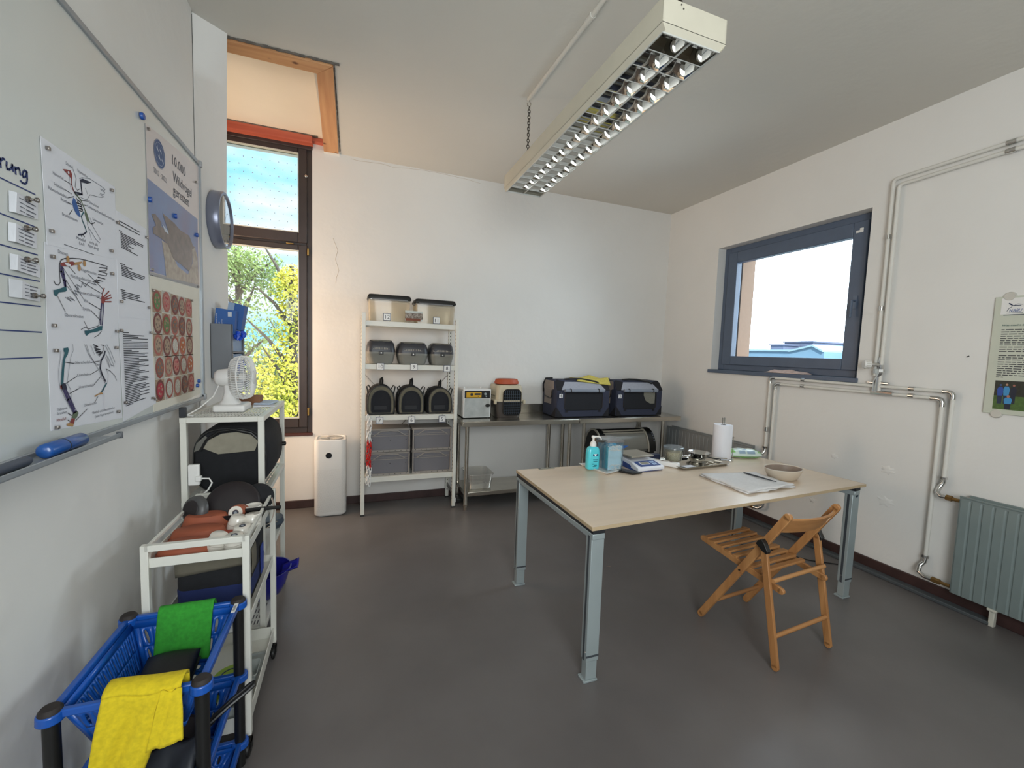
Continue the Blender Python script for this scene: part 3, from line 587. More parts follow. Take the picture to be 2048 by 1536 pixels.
# --- printed text sheets
def lines_of(parent, conv, rows, X=XS, h=.0016):
    b = MB()
    for (y, x0, x1, dy) in rows: stroke(b, [(x0, y), (x1, y+dy)], h, X, conv)
    b.build('text_print', M_ink, parent, fix=False)
c6 = lambda x, y: at_x(225+x/3.746, 420+y/3.746, BX+LS)
ta = sheet('text_sheet', [(231, 420), (292, 458), (300.5, 640), (236, 632)], 'white sheet of printed lines with wide gaps, above the densely printed sheet', 'notice')
rows = [(80, 50, 205, 88), (105, 50, 203, 82), (152, 50, 70, 10)] + [(170+k*12, 60+k*.8, [170, 232, 228, 180, 140, 125, 158, 120, 140, 188][k], 50*([170, 232, 228, 180, 140, 125, 158, 120, 140, 188][k]-60)/100) for k in range(10)]
rows += [(400, 58, 94, 12)] + [(415+k*12, 66+k, x, (x-66)*.36) for k, x in enumerate((146, 116, 242, 240, 230, 148, 172))]
rows += [(596, 62, 96, 8)] + [(612+k*13, 70+k, x, (x-70)*.24) for k, x in enumerate((206, 206, 190, 242, 98))]
lines_of(ta, c6, rows)
tb = sheet('text_sheet', [(236, 631), (300.5, 640), (312, 806), (247, 843)], 'white sheet packed with dense printed lines, under the loosely printed sheet', 'notice', lift=.001)
random.seed(4); rows = [(918, 78, 122, 1)]
y = 935
while y < 1480:
    k = (y-935)/545; L = random.choice((1, 1, 1, .85, .6, .95, .3, 1)); x1 = 88+k*14 + 176*L; rows.append((y, 80+k*22, x1, (x1-90)*(.06-.37*k))); y += 13
lines_of(tb, c6, rows, h=.0015)
# --- poster 10.000 Wildvoegel gerettet
tp = sheet('poster', [(290.5, 246), (397, 334), (399, 576), (299, 549)], 'tall glossy poster of a bird in a pale cloth before blue, on the whiteboard', 'poster', m=mat('poster_paper', 'c4bdbd', .3, var=.02, coat=.5))
c5 = lambda x, y: at_x(280+x/4.39, 230+y/4.39, BX+LS)
M_psky = mat('printed_sky', '3f74ad', .35, col2='56608f', scale=5, coat=.4); M_pcloth = mat('printed_cloth', 'a99f93', .4, col2='7f7468', scale=30, coat=.3); M_pbird = mat('printed_bird', '6e6463', .4, col2='4c4548', scale=22, coat=.3)
draw(tp, c5, [], [(M_psky, [(64, 552), (505, 915), (515, 1490), (85, 1372)])])
draw(tp, c5, [], [(M_pcloth, [(190, 1100), (240, 1130), (330, 1330), (420, 1400), (460, 1300), (455, 1170), (480, 1165), (505, 1250), (515, 1490), (230, 1425), (215, 1280)])], X=XS+.0004)
draw(tp, c5, [], [(M_pbird, [(100, 870), (130, 865), (185, 940), (185, 980), (250, 1030), (195, 860), (300, 950), (350, 1010), (430, 1060), (465, 1150), (485, 1162), (455, 1180), (455, 1300), (430, 1375), (380, 1330), (290, 1260), (240, 1130), (180, 1080), (115, 1040), (112, 985), (140, 970), (110, 900)])], X=XS+.0008)
draw(tp, c5, [], [(mat('printed_white', 'b9c4d2', .4), [(190, 955), (245, 1020), (250, 1050), (215, 1020)])], X=XS+.0012)
draw(tp, c5, [(M_ink, .0012, [(100, 1405), (300, 1450)]), (M_ink, .0007, [(300, 1452), (505, 1505)])], [(mat('poster_caption', 'a5a3a4', .6), [(85, 1378), (515, 1494), (516, 1520), (86, 1400)])])
b = MB(); cc = c5(172, 345); ry = abs(c5(220, 345).y-c5(122, 345).y)/2; disc(b, cc, ry, ry*1.02, XS, 32); b.build('logo', mat('logo_blue', '34507f', .5), tp)
b = MB()
for (dy, dz, r) in ((0, 0, .98), (0, 0, .80)):
    P = [V((XS+.0004, cc.y+ry*r*math.cos(a*PI/16), cc.z+ry*r*math.sin(a*PI/16))) for a in range(33)]
    for p, q in zip(P, P[1:]): d = (q-p).normalized(); n = V((0, -d.z, d.y))*.0007; b.poly([p-n, q-n, q+n, p+n])
for (dy, dz, s) in ((-.4, .3, 1), (.15, .35, .9), (-.1, -.2, 1), (.45, -.25, .9)):
    p = V((XS+.0005, cc.y+dy*ry, cc.z+dz*ry)); r = ry*.3*s
    b.poly([p+V((0, -r*.9, r*.2)), p+V((0, 0, -.1*r)), p+V((0, r*.2, r*.9)), p+V((0, r*.3, 0)), p+V((0, r*.9, -r*.8)), p+V((0, 0, -r*.45)), p+V((0, -r*.3, -r*.3))])
b.build('logo', mat('logo_white', 'b8c2d2', .6), tp)
ptext(tp, c5, 122, 500, 232, 560, '2012 - 2022', M_inkgrey, .03)
for (x, y, x2, s, sz) in ((286, 430, 398, '10.000', .062), (290, 575, 450, 'Wildvögel', .062), (292, 690, 428, 'gerettet', .062)): ptext(tp, c5, x, y, x2, y, s, mat('poster_type', '55555c', .6), sz)
# --- chart of bowls
tf = sheet('feeding_chart', [(299, 551), (397.5, 578), (401, 787), (307, 826)], 'cream sheet with rows of photographed round red bowls, under the poster', 'chart', m=M_papercream, lift=.0005)
M_bowlr = [mat('printed_bowl_%s' % n, c, .5) for n, c in (('brick', '8e3f36'), ('maroon', '6d2c2c'), ('rose', 'a45a50'))]
M_food = [mat('printed_food_%s' % n, c, .6, var=.3, scale=150) for n, c in (('beige', 'a58f7a'), ('green', '5a7a4a'), ('grey', '74605a'), ('pink', 'b57a70'), ('orange', 'a8603a'), ('red', 'a82a3e'), ('pale', 'b9b5ac'))]
rx = [(335, 405, 468, 521, 573), (341, 406, 468, 522, 576), (344, 410, 471, 526, 579), (356, 423, 480, 534, 584), (359, 428, 489, 543, 591)]
ry_ = [(683, 690, 712, 723, 735), (850, 858, 868, 872, 880), (1012, 1020, 1018, 1018, 1016), (1183, 1172, 1165, 1158, 1150), (1350, 1335, 1320, 1305, 1292)]
foods = [(1, 3, 2, 0, 3), (0, 1, 2, 2, 0), (0, 0, 6, 4, 0), (2, 0, 3, 6, 4), (5, 6, 6, 2, 3)]
bd = {}; 
for j in range(5):
    for i in range(5):
        c = c6(rx[j][i], ry_[j][i]); r = .046
        bd.setdefault(('sq', (i+j) % 2), MB()).poly([V((BX+.0022, c.y+sy*r*.95, c.z+sz*r*1.02)) for sy, sz in ((-1, -1), (1, -1), (1, 1), (-1, 1))])
        disc(bd.setdefault(('b', (i*2+j) % 3), MB()), c, r*.93, r*.98, BX+.0026)
        disc(bd.setdefault(('f', foods[j][i]), MB()), c, r*.68, r*.72, BX+.0030, 14)
        if foods[j][i] != 6:
            q = bd.setdefault(('f', (foods[j][i]+2) % 7), MB())
            for k in range(5): a = k*2.4+i+j; p = c+V((0, math.cos(a)*r*.38, math.sin(a)*r*.4)); disc(q, p, r*.14, r*.12, BX+.0033, 8)
multi('photo_print', [(mb, {'sq': [M_food[0], M_food[6]], 'b': M_bowlr, 'f': M_food}[k][n]) for (k, n), mb in bd.items()], tf)
# --- four note slips with turned-up flaps
for k, (x0, y0, x1, y1, fx, lab) in enumerate(((104, 498, 330, 745, 80, 'first under the written heading'), (98, 772, 318, 1000, 75, 'second below the written heading'), (115, 1048, 350, 1255, 88, 'third below the written heading'), (155, 1275, 350, 1465, 80, 'lowest, its flap turned widest'))):
    q = [z0c(x0, y0), z0c(x1, y0+(x1-x0)*.42), z0c(x1, y1), z0c(x0-6, y1-(x1-x0)*.30 if k < 3 else y1-35)]
    q = [V((BX+.010, p.y, p.z)) for p in q]; q[1].x = q[2].x = BX+.002
    t = thing('note_slip', sum(q, V())/4, 'small handwritten slip under a pin magnet, ' + lab, 'note', 'note slips on the whiteboard')
    b = MB(); b.prism(q, (.0006, 0, 0)); b.build('slip', M_paper, t)
    f = [q[0], q[3], V((BX+.002, z0c(fx, y1-20).y, q[3].z)), V((BX+.002, z0c(fx-5, y0).y, q[0].z))]
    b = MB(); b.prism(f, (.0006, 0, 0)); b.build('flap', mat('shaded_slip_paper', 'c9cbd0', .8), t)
    b = MB(); n = 4
    for i in range(n):
        zz = q[0].z*(1-(i+1)/(n+1)) + q[3].z*(i+1)/(n+1); ya = q[0].y+.008; yb = q[1].y-.01
        b.box(0, .0004, ya, ya+(yb-ya)*.28, zz-.0015, zz+.0005); b.box(0, .0004, ya+(yb-ya)*.36, ya+(yb-ya)*(.95-.12*(i % 2)), zz-.003, zz)
    for i, v in enumerate(b.v): s = (v[1]-q[0].y)/(q[1].y-q[0].y); b.v[i] = (BX+.0108-.008*s + v[0], v[1], v[2])
    b.build('lettering', M_inkgrey, t)
M_mag = mat('nickel_magnet', '8b8580', .25, metal=.9, var=.1)
for k, (x, y, lab) in enumerate(((205, 558, 'on the first slip under the heading'), (190, 815, 'on the second slip under the heading'), (195, 1090, 'on the third slip under the heading'), (262, 1408, 'on the lowest slip'))):
    p = z0c(x, y); b = MB(); b.lathe([(0, 0), (.0075, .001), (.0075, .006), (.0035, .008), (.003, .014), (.0062, .018), (.0062, .022), (.003, .024), (0, .024)], (BX+.008, p.y, p.z), 18, (1, 0, 0))
    tag(b.build('pin_magnet', M_mag, smooth=True), 'shiny metal pin magnet ' + lab, 'magnet', 'pin magnets holding the slips')
mg = [(94, 296, 'top near corner of the topmost chart'), (222, 380, 'top far corner of the topmost chart'), (102, 462, 'lower near corner of the topmost chart'), (234, 445, 'top near corner of the loosely printed sheet'), (221.5, 501.5, 'lower far corner of the topmost chart'), (104, 513, 'top near corner of the wing chart'), (223, 547.5, 'top far corner of the wing chart'), (107, 651, 'lower near corner of the wing chart'), (232.5, 662.5, 'lower far corner of the wing chart'), (110.5, 701, 'top near corner of the leg chart'), (231.5, 695, 'top far corner of the leg chart'), (113, 855, 'lower near corner of the leg chart'), (235.5, 823, 'lower far corner of the leg chart'), (241.5, 603, 'lower near corner of the loosely printed sheet'), (292, 474.5, 'top far corner of the loosely printed sheet'), (297, 615, 'lower far corner of the loosely printed sheet'), (241.5, 661, 'top near corner of the dense sheet'), (300.5, 665, 'top far corner of the dense sheet'), (250, 805, 'lower near corner of the dense sheet'), (304.5, 796, 'lower far corner of the dense sheet'), (296, 257.5, 'top near corner of the poster'), (391, 364, 'far edge of the poster'), (303.5, 539, 'lower near corner of the poster'), (395.5, 573.5, 'lower far corner of the poster'), (306, 581, 'top near corner of the bowl chart'), (383, 601, 'top far corner of the bowl chart'), (342, 675, 'middle of the bowl chart'), (310.5, 799, 'lower near corner of the bowl chart'), (385, 780, 'lower far corner of the bowl chart')]
for (x, y, lab) in mg:
    p = at_x(x, y, BX+.004); s = .0048
    b = MB(); b.box(BX+.0026, BX+.0105, p.y-s, p.y+s, p.z-s, p.z+s)
    tag(b.build('cube_magnet', M_mag, bevel=.0012), 'small nickel cube magnet at the ' + lab, 'magnet', 'cube magnets holding the sheets')
M_bm = mat('blue_magnet', '234f9c', .35)
for (x, y, r, lab) in ((283, 232, .013, 'alone above the poster'), (299, 399, .011, 'on the near edge of the poster'), (350, 432, .011, 'in the middle of the poster'), (393, 470, .010, 'on the far edge of the poster'), (397, 762, .010, 'upper one of two beside the bowl chart'), (394, 771, .010, 'lower one of two beside the bowl chart')):
    p = at_x(x, y, BX+.004); b = MB()
    b.lathe([(0, 0), (r, 0), (r, .008), (r*.85, .011), (0, .011)], (BX+.002, p.y, p.z), 20, (1, 0, 0)); tag(b.build('round_magnet', M_bm, smooth=True), 'blue round magnet ' + lab + ' on the whiteboard', 'magnet', 'blue round magnets on the whiteboard')
# eraser and dark pen on the tray
t = thing('board_eraser', (-.725, 1.49, 1.19), 'thick blue cylindrical board wiper lying on the pen tray under the whiteboard', 'eraser')
b = MB(); b.tube([(-.733, 1.398, 1.209), (-.733, 1.404, 1.209), (-.733, 1.555, 1.209), (-.733, 1.562, 1.209)], [.014, .019, .019, .014], 20); b.build('body', mat('blue_wiper', '1a4f96', .3, coat=.3), t, smooth=True, angle=.9)
b = MB(); b.tube([(-.733, 1.47, 1.209), (-.733, 1.474, 1.209)], .0195, 20); b.build('seam', mat('dark_felt', '2f3640', .95), t)
t = thing('marker_pen', (-.73, 1.22, 1.19), 'dark slate marker pen lying at the near end of the pen tray', 'pen')
b = MB(); b.tube([(-.728, 1.08, 1.203), (-.728, 1.325, 1.203), (-.728, 1.335, 1.203)], [.012, .012, .009], 14); b.build('barrel', mat('slate_pen', '3d4656', .45), t, smooth=True)
# ---- clock
t = thing('wall_clock', (WL, 3.10, 2.22), 'round wall clock with a silver rim, seen nearly edge-on beside the tall window', 'clock')
cx, cyk, czk = WL, 3.125, 2.245; R_ = .168
b = MB(); b.lathe([(R_*.98, 0), (R_, .01), (R_, .058), (R_-.004, .064), (R_-.016, .064), (R_-.022, .052)], (cx, cyk, czk), 56, (1, 0, 0)); b.build('rim', mat('silver_grey_rim', '7f8394', .3, metal=.5), t, smooth=True)
b = MB(); b.lathe([(0, .046), (R_-.02, .046)], (cx, cyk, czk), 56, (1, 0, 0)); b.build('dial', mat('clock_dial', 'd7cfc0', .6), t)
b = MB(); b.lathe([(0, .056), (R_-.018, .056)], (cx, cyk, czk), 48, (1, 0, 0)); b.build('lens', M_glass, t)
b = MB()
for k in range(12): a = k*PI/6; e = V((0, math.cos(a), math.sin(a))); q = V((cx+.052, cyk, czk)); b.bar(q+e*R_*.68, q+e*R_*.82, .004, .001, (1, 0, 0))
b.build('hour_mark', M_ink, t)
b = MB(); q = V((cx+.054, cyk, czk)); b.bar(q, q+V((0, .05, .06)), .007, .001, (1, 0, 0)); b.bar(q, q+V((0, -.02, .125)), .005, .001, (1, 0, 0)); b.build('hand', M_ink, t)
# ---- glove dispenser
t = thing('glove_dispenser', (WL, 3.1, 1.29), 'grey metal box holder full of blue gloves on the wall by the tall window', 'dispenser')
b = MB(); dx = -.688; b.box(WL, dx, 3.0, 3.006, 1.285, 1.612); b.box(WL, dx, 3.30, 3.306, 1.285, 1.612); b.box(WL, WL+.004, 3.0, 3.306, 1.285, 1.612); b.box(WL, dx, 3.006, 3.30, 1.285, 1.291); b.box(WL, dx, 3.006, 3.30, 1.44, 1.446)
b.box(dx-.004, dx, 3.0, 3.02, 1.285, 1.612); b.box(dx-.004, dx, 3.286, 3.306, 1.285, 1.612); b.build('holder', mat('grey_sheet_metal', '75787d', .4, metal=.3), t, bevel=.001)
M_gbox = mat('blue_glove_box', '2a5a9e', .6); M_gboxl = mat('pale_glove_box', '8fa7c4', .6)
tb_ = thing('glove_box', (WL+.05, 3.06, 1.60), 'dark blue cardboard glove box standing in the top of the grey dispenser', 'box')
b = MB(); b.obox((-.732, 3.06, 1.63), (.052, 0, -.006), (0, .03, 0), (.006, 0, .072)); b.build('carton', M_gbox, tb_, bevel=.002)
b = MB(); b.obox((-.705, 3.028, 1.672), (.010, 0, 0), (0, .001, 0), (0, 0, .014)); b.build('label_print', mat('pale_label', 'c8ccd4', .6), tb_)
for k in range(3): text('lettering', ('HANDSCHUHE', 'Nitril', 'puderfrei')[k], mat('pale_label', 'c8ccd4'), (-.770+.013*k, 3.0289, 1.60), (0, 0, 1), (-1, 0, 0), .011, tb_)
tb_ = thing('glove_box', (WL+.1, 3.17, 1.6), 'pale blue glove box leaning out over the window side of the dispenser', 'box')
b = MB(); b.obox((-.685, 3.16, 1.665), (.030, 0, -.008), (0, .045, 0), (.012, 0, .078)); b.build('carton', M_gbox, tb_, bevel=.002)
b = MB(); b.obox((-.724, 3.15, 1.672), (.016, 0, -.004), (0, .046, 0), (.012, 0, .078)); b.build('side_print', M_gboxl, tb_, bevel=.002)
def crumple(b, c, s, seed):
    random.seed(seed); c = V(c)
    for k in range(7):
        p = c+V((random.uniform(-.6, .6)*s, random.uniform(-.6, .6)*s, random.uniform(-.8, .8)*s)); q = p + V((random.uniform(-.2, .6)*s, random.uniform(-.5, .5)*s, random.uniform(-1.2, .2)*s))
        b.tube([p, (p+q)/2+V((.2*s, 0, 0)), q], [s*.28, s*.34, s*.12], 7)
for (z, n, lab) in ((1.54, 21, 'upper'), (1.34, 22, 'lower')):
    b = MB(); crumple(b, (-.682, 3.10, z), .035, n); crumple(b, (-.686, 3.17, z+.02), .03, n+5)
    tag(b.build('glove', M_blueglove, smooth=True), 'blue gloves pulled from the %s opening of the grey dispenser' % lab, 'gloves', 'gloves in the dispenser')
b = MB(); b.box(WL+.008, dx-.012, 3.012, 3.294, 1.293, 1.43); b.box(WL+.008, dx-.012, 3.012, 3.294, 1.448, 1.58); tag(b.build('glove_carton', M_gboxl), 'pale cartons inside the grey glove dispenser', 'box')

# ================================================================ PERFORATED WHITE SHELF WITH THE FAN
SX0, SX1, SY0, SY1 = -.715, -.41, 2.28, 2.90
t = thing('metal_shelf', (-.56, 2.6, 0), 'slim white metal shelf with slotted boards, carrying the fan beside the whiteboard', 'shelf')
for (x, y) in ((SX0, SY0), (SX1, SY0), (SX0, SY1), (SX1, SY1)):
    b = MB(); b.box(x-.0124, x+.0124, y-.0124, y+.0124, .008, 1.150); p = b.build('leg', M_whitemetal, t, bevel=.002)
    b = MB(); b.box(x-.014, x+.014, y-.014, y+.014, 0, .010); b.build('foot_cap', M_black, p)
for z in (1.158, .77, .43, .12):
    b = MB(); ring_frame_z = [(SX0-.013, SX0+.013, SY0-.013, SY1+.013), (SX1-.013, SX1+.013, SY0-.013, SY1+.013), (SX0+.013, SX1-.013, SY0-.013, SY0+.013), (SX0+.013, SX1-.013, SY1-.013, SY1+.013)]
    for (x0, x1, y0, y1) in ring_frame_z: b.box(x0, x1, y0, y1, z-.024, z)
    s = b.build('shelf_board', M_whitemetal, t, bevel=.0015)
    b = MB(); n = 21
    for k in range(n+1): x = SX0+.01 + (SX1-SX0-.02)*k/n; b.box(x-.0036, x+.0036, SY0+.01, SY1-.01, z-.004, z-.001)
    for k in range(13): y = SY0+.01 + (SY1-SY0-.02)*k/12; b.box(SX0, SX1, y-.006, y+.006, z-.0042, z-.0012)
    b.build('slotted_grille', M_whitemetal, s)
# fan
FZ = 1.158
t = thing('desk_fan', (-.58, 2.5, FZ), 'small white desk fan on top of the slotted metal shelf, cage toward the room', 'fan')
fx, fy, fz = -.575, 2.50, 1.325
b = MB(); b.obox((fx, fy, FZ+.018), (.068, 0, 0), (0, .085, 0), (0, 0, .018)); b.build('base', M_white, t, bevel=.012, seg=4)
b = MB(); b.loft([[V((fx-.01+sx*w, fy+sy*d, z)) for sx, sy in ((1, .6), (.6, 1), (-.6, 1), (-1, .6), (-1, -.6), (-.6, -1), (.6, -1), (1, -.6))] for (w, d, z) in ((.048, .06, FZ+.03), (.032, .038, FZ+.055), (.024, .028, FZ+.09), (.024, .026, fz-.04), (.018, .02, fz-.02))]); b.build('neck', M_white, t, smooth=True, angle=.9)
ax = V((1, -.05, .03)).normalized()
b = MB(); b.lathe([(0, -.075), (.032, -.072), (.042, -.058), (.046, -.02), (.044, .0), (0, .0)], (fx, fy, fz), 28, ax); b.build('motor_housing', M_white, t, smooth=True, angle=.9)
cgc = V((fx, fy, fz)) + ax*.045; R = .108
b = MB()
e1 = V((0, 0, 1)) - ax*ax.z; e1.normalize(); e2 = ax.cross(e1)
prof = [(.030, -.046), (.066, -.044), (.094, -.038), (.105, -.022), (.109, .0), (.108, .018), (.100, .036), (.074, .046), (.034, .049)]
for k in range(56):
    a = 2*PI*k/56; d = e1*math.cos(a) + e2*math.sin(a); b.tube([cgc + d*r + ax*h for r, h in prof], .0017, 4, cap=False)
for (r, h, w) in ((.108, 0, .004), (.062, -.036, .0016), (.034, .043, .003), (.070, .040, .0013), (.097, .029, .0013), (.092, -.027, .0013)):
    b.tube([cgc + (e1*math.cos(2*PI*k/40)+e2*math.sin(2*PI*k/40))*r + ax*h for k in range(40)], w, 6, closed=True)
b.lathe([(0, .056), (.028, .053), (.034, .048), (0, .046)], cgc, 24, ax); b.build('grille', M_white, t, smooth=True)
b = MB(); b.lathe([(0, .02), (.022, .018), (.024, -.01), (0, -.012)], cgc, 20, ax); b.build('hub', M_white, t, smooth=True)
for k in range(3):
    a0 = k*2*PI/3; b = MB(); rows = []
    for r in (.02, .04, .065, .088, .096):
        w = .035+.35*r; row = []
        for j in range(6):
            a = a0 + (j/5-.5)*w*9*(1.0 if r > .03 else .8); row.append(cgc + (e1*math.cos(a)+e2*math.sin(a))*r + ax*((j/5-.5)*.024))
        rows.append(row)
    b.loft(rows, cap=False, closed=False); b.build('blade', mat('pale_blade', 'cfd2d8', .3), t, smooth=True)
b = MB(); b.tube([(fx-.055, fy-.02, fz-.04), (fx-.07, fy-.05, fz-.09), (fx-.11, fy-.12, fz-.14), (fx-.14, fy-.19, FZ+.004), (SX0+.03, SY0+.02, FZ+.004)], .003, 6)
b.build('cord', M_white, t, smooth=True)
b = MB(); b.box(SX0-.012, SX0+.012, SY0-.018, SY0+.006, 1.160, 1.205); tag(b.build('board_clip', mat('dark_clip', '23262c', .5), bevel=.003), 'small dark block standing on the corner of the slotted shelf under the whiteboard', 'clip')
b = MB(); b.box(-.60, -.49, 2.69, 2.78, FZ, FZ+.05); tag(b.build('cardboard_box', mat('brown_card', '8a6248', .85), bevel=.002), 'small brown cardboard box behind the fan on the metal shelf', 'box')
t = thing('paper_tray', (-.50, 2.78, FZ), 'flat pale papers lying behind the fan by the tall window', 'papers')
b = MB(); b.obox((-.475, 2.70, FZ+.003), (.05, .01, 0), (-.02, .09, 0), (0, 0, .0025)); b.build('paper', M_paper, t)
b = MB(); b.obox((-.465, 2.74, FZ+.011), (.04, -.01, 0), (.01, .08, 0), (0, 0, .004)); b.build('folder', mat('pale_blue_folder', 'b9c8da', .6), t)
# round collapsible bag
def superell(cx, cz, w, h, e, y, n=36):
    out = []
    for k in range(n):
        a = 2*PI*k/n; ca, sa = math.cos(a), math.sin(a)
        out.append(V((cx + w*math.copysign(abs(ca)**e, ca), y, cz + h*math.copysign(abs(sa)**e, sa))))
    return out
t = thing('pet_carrier', (-.55, 2.6, .77), 'large rounded black fabric carrier with a beige panel, under the fan in the slotted shelf', 'pet carrier')
bx_, bz_ = -.548, .938
b = MB(); b.loft([superell(bx_, bz_, w, h, .72, y) for (w, h, y) in ((.135, .145, 2.325), (.150, .158, 2.335), (.160, .165, 2.38), (.164, .167, 2.55), (.160, .165, 2.75), (.14, .15, 2.80))]); b.build('body', M_blackfab, t, smooth=True, angle=1.2)
b = MB(); b.poly([V((x, 2.321, z)) for x, z in ((-.655, 1.005), (-.595, .975), (-.445, .985), (-.43, 1.03), (-.46, 1.062), (-.52, 1.078), (-.58, 1.072), (-.63, 1.045))]); b.build('top_panel', mat('beige_panel', '8f8a7b', .9, var=.08, scale=30), t, solid=.004)
b = MB(); b.poly([V((x, 2.320, z)) for x, z in ((-.69, .99), (-.655, 1.005), (-.63, 1.045), (-.645, 1.065), (-.68, 1.03))]); b.build('side_panel', mat('grey_panel', '6b6a64', .9), t, solid=.004)
b = MB(); b.tube([(x, 2.317, z) for x, z in ((-.665, .995), (-.64, 1.045), (-.59, 1.082), (-.53, 1.090), (-.46, 1.072), (-.42, 1.03), (-.40, .96))], .006, 8); b.tube(superell(bx_, bz_, .148, .156, .72, 2.33), .004, 6, closed=True); b.build('piping_edge', M_black, t, smooth=True)
b = MB(); b.lathe([(0, 0), (.012, .002), (.012, .02), (0, .024)], (-.386, 2.72, .93), 14, (1, 0, 0)); b.build('toggle', M_black, t, smooth=True)
# adapter and cable at the shelf's post
t = thing('power_adapter', (-.70, 2.26, .85), 'white plug adapter with a curling white cable at the near post of the slotted shelf', 'adapter')
b = MB(); b.obox((-.672, 2.255, .90), (.022, 0, 0), (0, .012, 0), (0, 0, .048)); b.build('housing', M_white, t, bevel=.006, seg=3)
b = MB(); b.obox((-.652, 2.243, .885), (.012, 0, 0), (0, .012, 0), (0, 0, .012)); b.build('plug', M_white, t, bevel=.004)
b = MB(); b.tube([(-.645, 2.24, .885), (-.61, 2.235, .884), (-.598, 2.23, .865), (-.612, 2.225, .835), (-.65, 2.22, .80), (-.69, 2.215, .77), (-.71, 2.21, .72)], .0035, 7); b.build('cable', M_white, t, smooth=True)
# things on the lower boards
t = thing('scoop', (-.45, 2.6, .12), 'glossy deep blue plastic scoop with a spout lying on the lowest slotted board', 'scoop')
b = MB(); b.lathe([(0, .004), (.06, .0), (.085, .02), (.102, .07), (.112, .13), (.118, .15), (.112, .15), (.10, .08), (.08, .03), (0, .012)], (-.455, 2.56, .122), 36, (.12, 0, 1), sx=1.0, sy=1.15); b.build('bowl', M_deepblue, t, smooth=True)
b = MB(); b.grid(lambda u, v: V((-.37 + u*.085, 2.50+.10*v, .262 + .03*u - .028*math.sin(PI*v))), 8, 8); b.build('spout', M_deepblue, t, smooth=True, solid=.005, angle=3)
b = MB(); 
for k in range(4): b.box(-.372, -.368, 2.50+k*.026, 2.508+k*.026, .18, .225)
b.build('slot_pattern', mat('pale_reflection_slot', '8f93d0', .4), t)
t = thing('bowl', (-.46, 2.74, .43), 'dark slate round dish standing on the third slotted board', 'bowl')
b = MB(); b.lathe([(0, 0), (.055, 0), (.075, .03), (.07, .06), (0, .068)], (-.455, 2.74, .432), 30); b.build('dish', mat('slate_dish', '3a4450', .5), t, smooth=True)
t = thing('tray', (-.5, 2.45, .43), 'white enamel tray with rolled rim on the third slotted board, edge out', 'tray')
b = MB(); b.loft([[V((-.54 + a, 2.47+c, z)) for a, c in rrect(0, 0, w, h, .03)] for (w, h, z) in ((.22, .25, .434), (.27, .30, .470), (.28, .31, .472), (.262, .292, .466), (.215, .245, .438))]); b.build('basin', M_white, t, smooth=True, angle=1.)
b = MB(); b.tube([(-.49, 2.55, .475), (-.42, 2.62, .49), (-.405, 2.66, .492), (-.42, 2.68, .49), (-.50, 2.6, .477)], .003, 6); tag(b.build('wire_tool', M_chrome, smooth=True), 'thin wire loop tool lying across the white tray on the slotted shelf', 'tool')

# ================================================================ WHITE TROLLEY
KX0, KX1, KY0, KY1 = -.640, -.352, 1.68, 2.20
t = thing('trolley', (-.5, 1.94, 0), 'white three-tier metal trolley on black castors between the blue baskets and the slotted shelf', 'trolley')
for (x, y) in ((KX0, KY0), (KX1, KY0), (KX0, KY1), (KX1, KY1)):
    b = MB(); b.box(x-.011, x+.011, y-.011, y+.011, .075, .826); p = b.build('post', M_whitemetal, t, bevel=.0015)
    b = MB(); b.tube([(x, y, .075), (x, y, .052)], .006, 8); b.box(x-.012, x-.009, y-.02, y+.008, .02, .058); b.box(x+.009, x+.012, y-.02, y+.008, .02, .058); b.box(x-.012, x+.012, y-.02, y+.012, .052, .058)
    b.lathe([(0, -.007), (.024, -.007), (.027, -.004), (.027, .004), (.024, .007), (0, .007)], (x, y-.012, .027), 24, (1, 0, 0)); b.build('castor', M_black, p, smooth=True)
for z in (.815,):
    b = MB(); b.box(KX0, KX1, KY0-.011, KY0+.009, z-.01, z+.011); b.build('end_rail', M_whitemetal, t, bevel=.0015)
    b = MB(); b.box(KX0, KX1, KY1-.009, KY1+.011, z-.01, z+.011); b.build('end_rail', M_whitemetal, t, bevel=.0015)
for (z, h) in ((.748, .032), (.476, .032), (.095, .055)):
    b = MB(); b.box(KX0, KX1, KY0, KY1, z, z+.003)
    for (x0, x1, y0, y1) in ((KX0-.002, KX0+.002, KY0, KY1), (KX1-.002, KX1+.002, KY0, KY1), (KX0, KX1, KY0-.004, KY0), (KX0, KX1, KY1, KY1+.004)): b.box(x0, x1, y0, y1, z, z+h)
    b.build('tray', M_whitemetal, t, bevel=.001)
# sloping look of the side rails: rods along the long sides above each tray
for x in (KX0, KX1):
    b = MB(); b.box(x-.005, x+.005, KY0, KY1, .806, .818); b.build('side_rail', M_whitemetal, t, bevel=.001)
TT = .752
def dish_stack(x, y, z, rx, ry, h, label, rz=0., m=M_terra, name='oval_dish', wall=.9, group=None):
    t = thing(name, (x, y, z), label, 'dish', group)
    b = MB(); b.lathe([(0, h), (rx*.74, h), (rx*.8, h*.93), (rx*.97, h*.12), (rx, 0), (rx*.93, 0), (rx*.74, h*.85), (0, h*.88)], (x, y, z), 40, (0, 0, 1), sy=ry/rx)
    b.build('dish', m, t, smooth=True, angle=.8)
    b = MB(); b.lathe([(rx*.955, h*.24), (rx*.968, h*.24), (rx*.94, h*.33), (rx*.93, h*.33)], (x, y, z), 40, (0, 0, 1), sy=ry/rx); b.build('rim_band', mat('dark_terracotta', '8f452b', .7), t, smooth=True)
    return t
dish_stack(-.548, 1.752, TT, .092, .060, .044, 'upturned oval terracotta dish at the near end of the trolley top', group='upturned oval terracotta dishes')
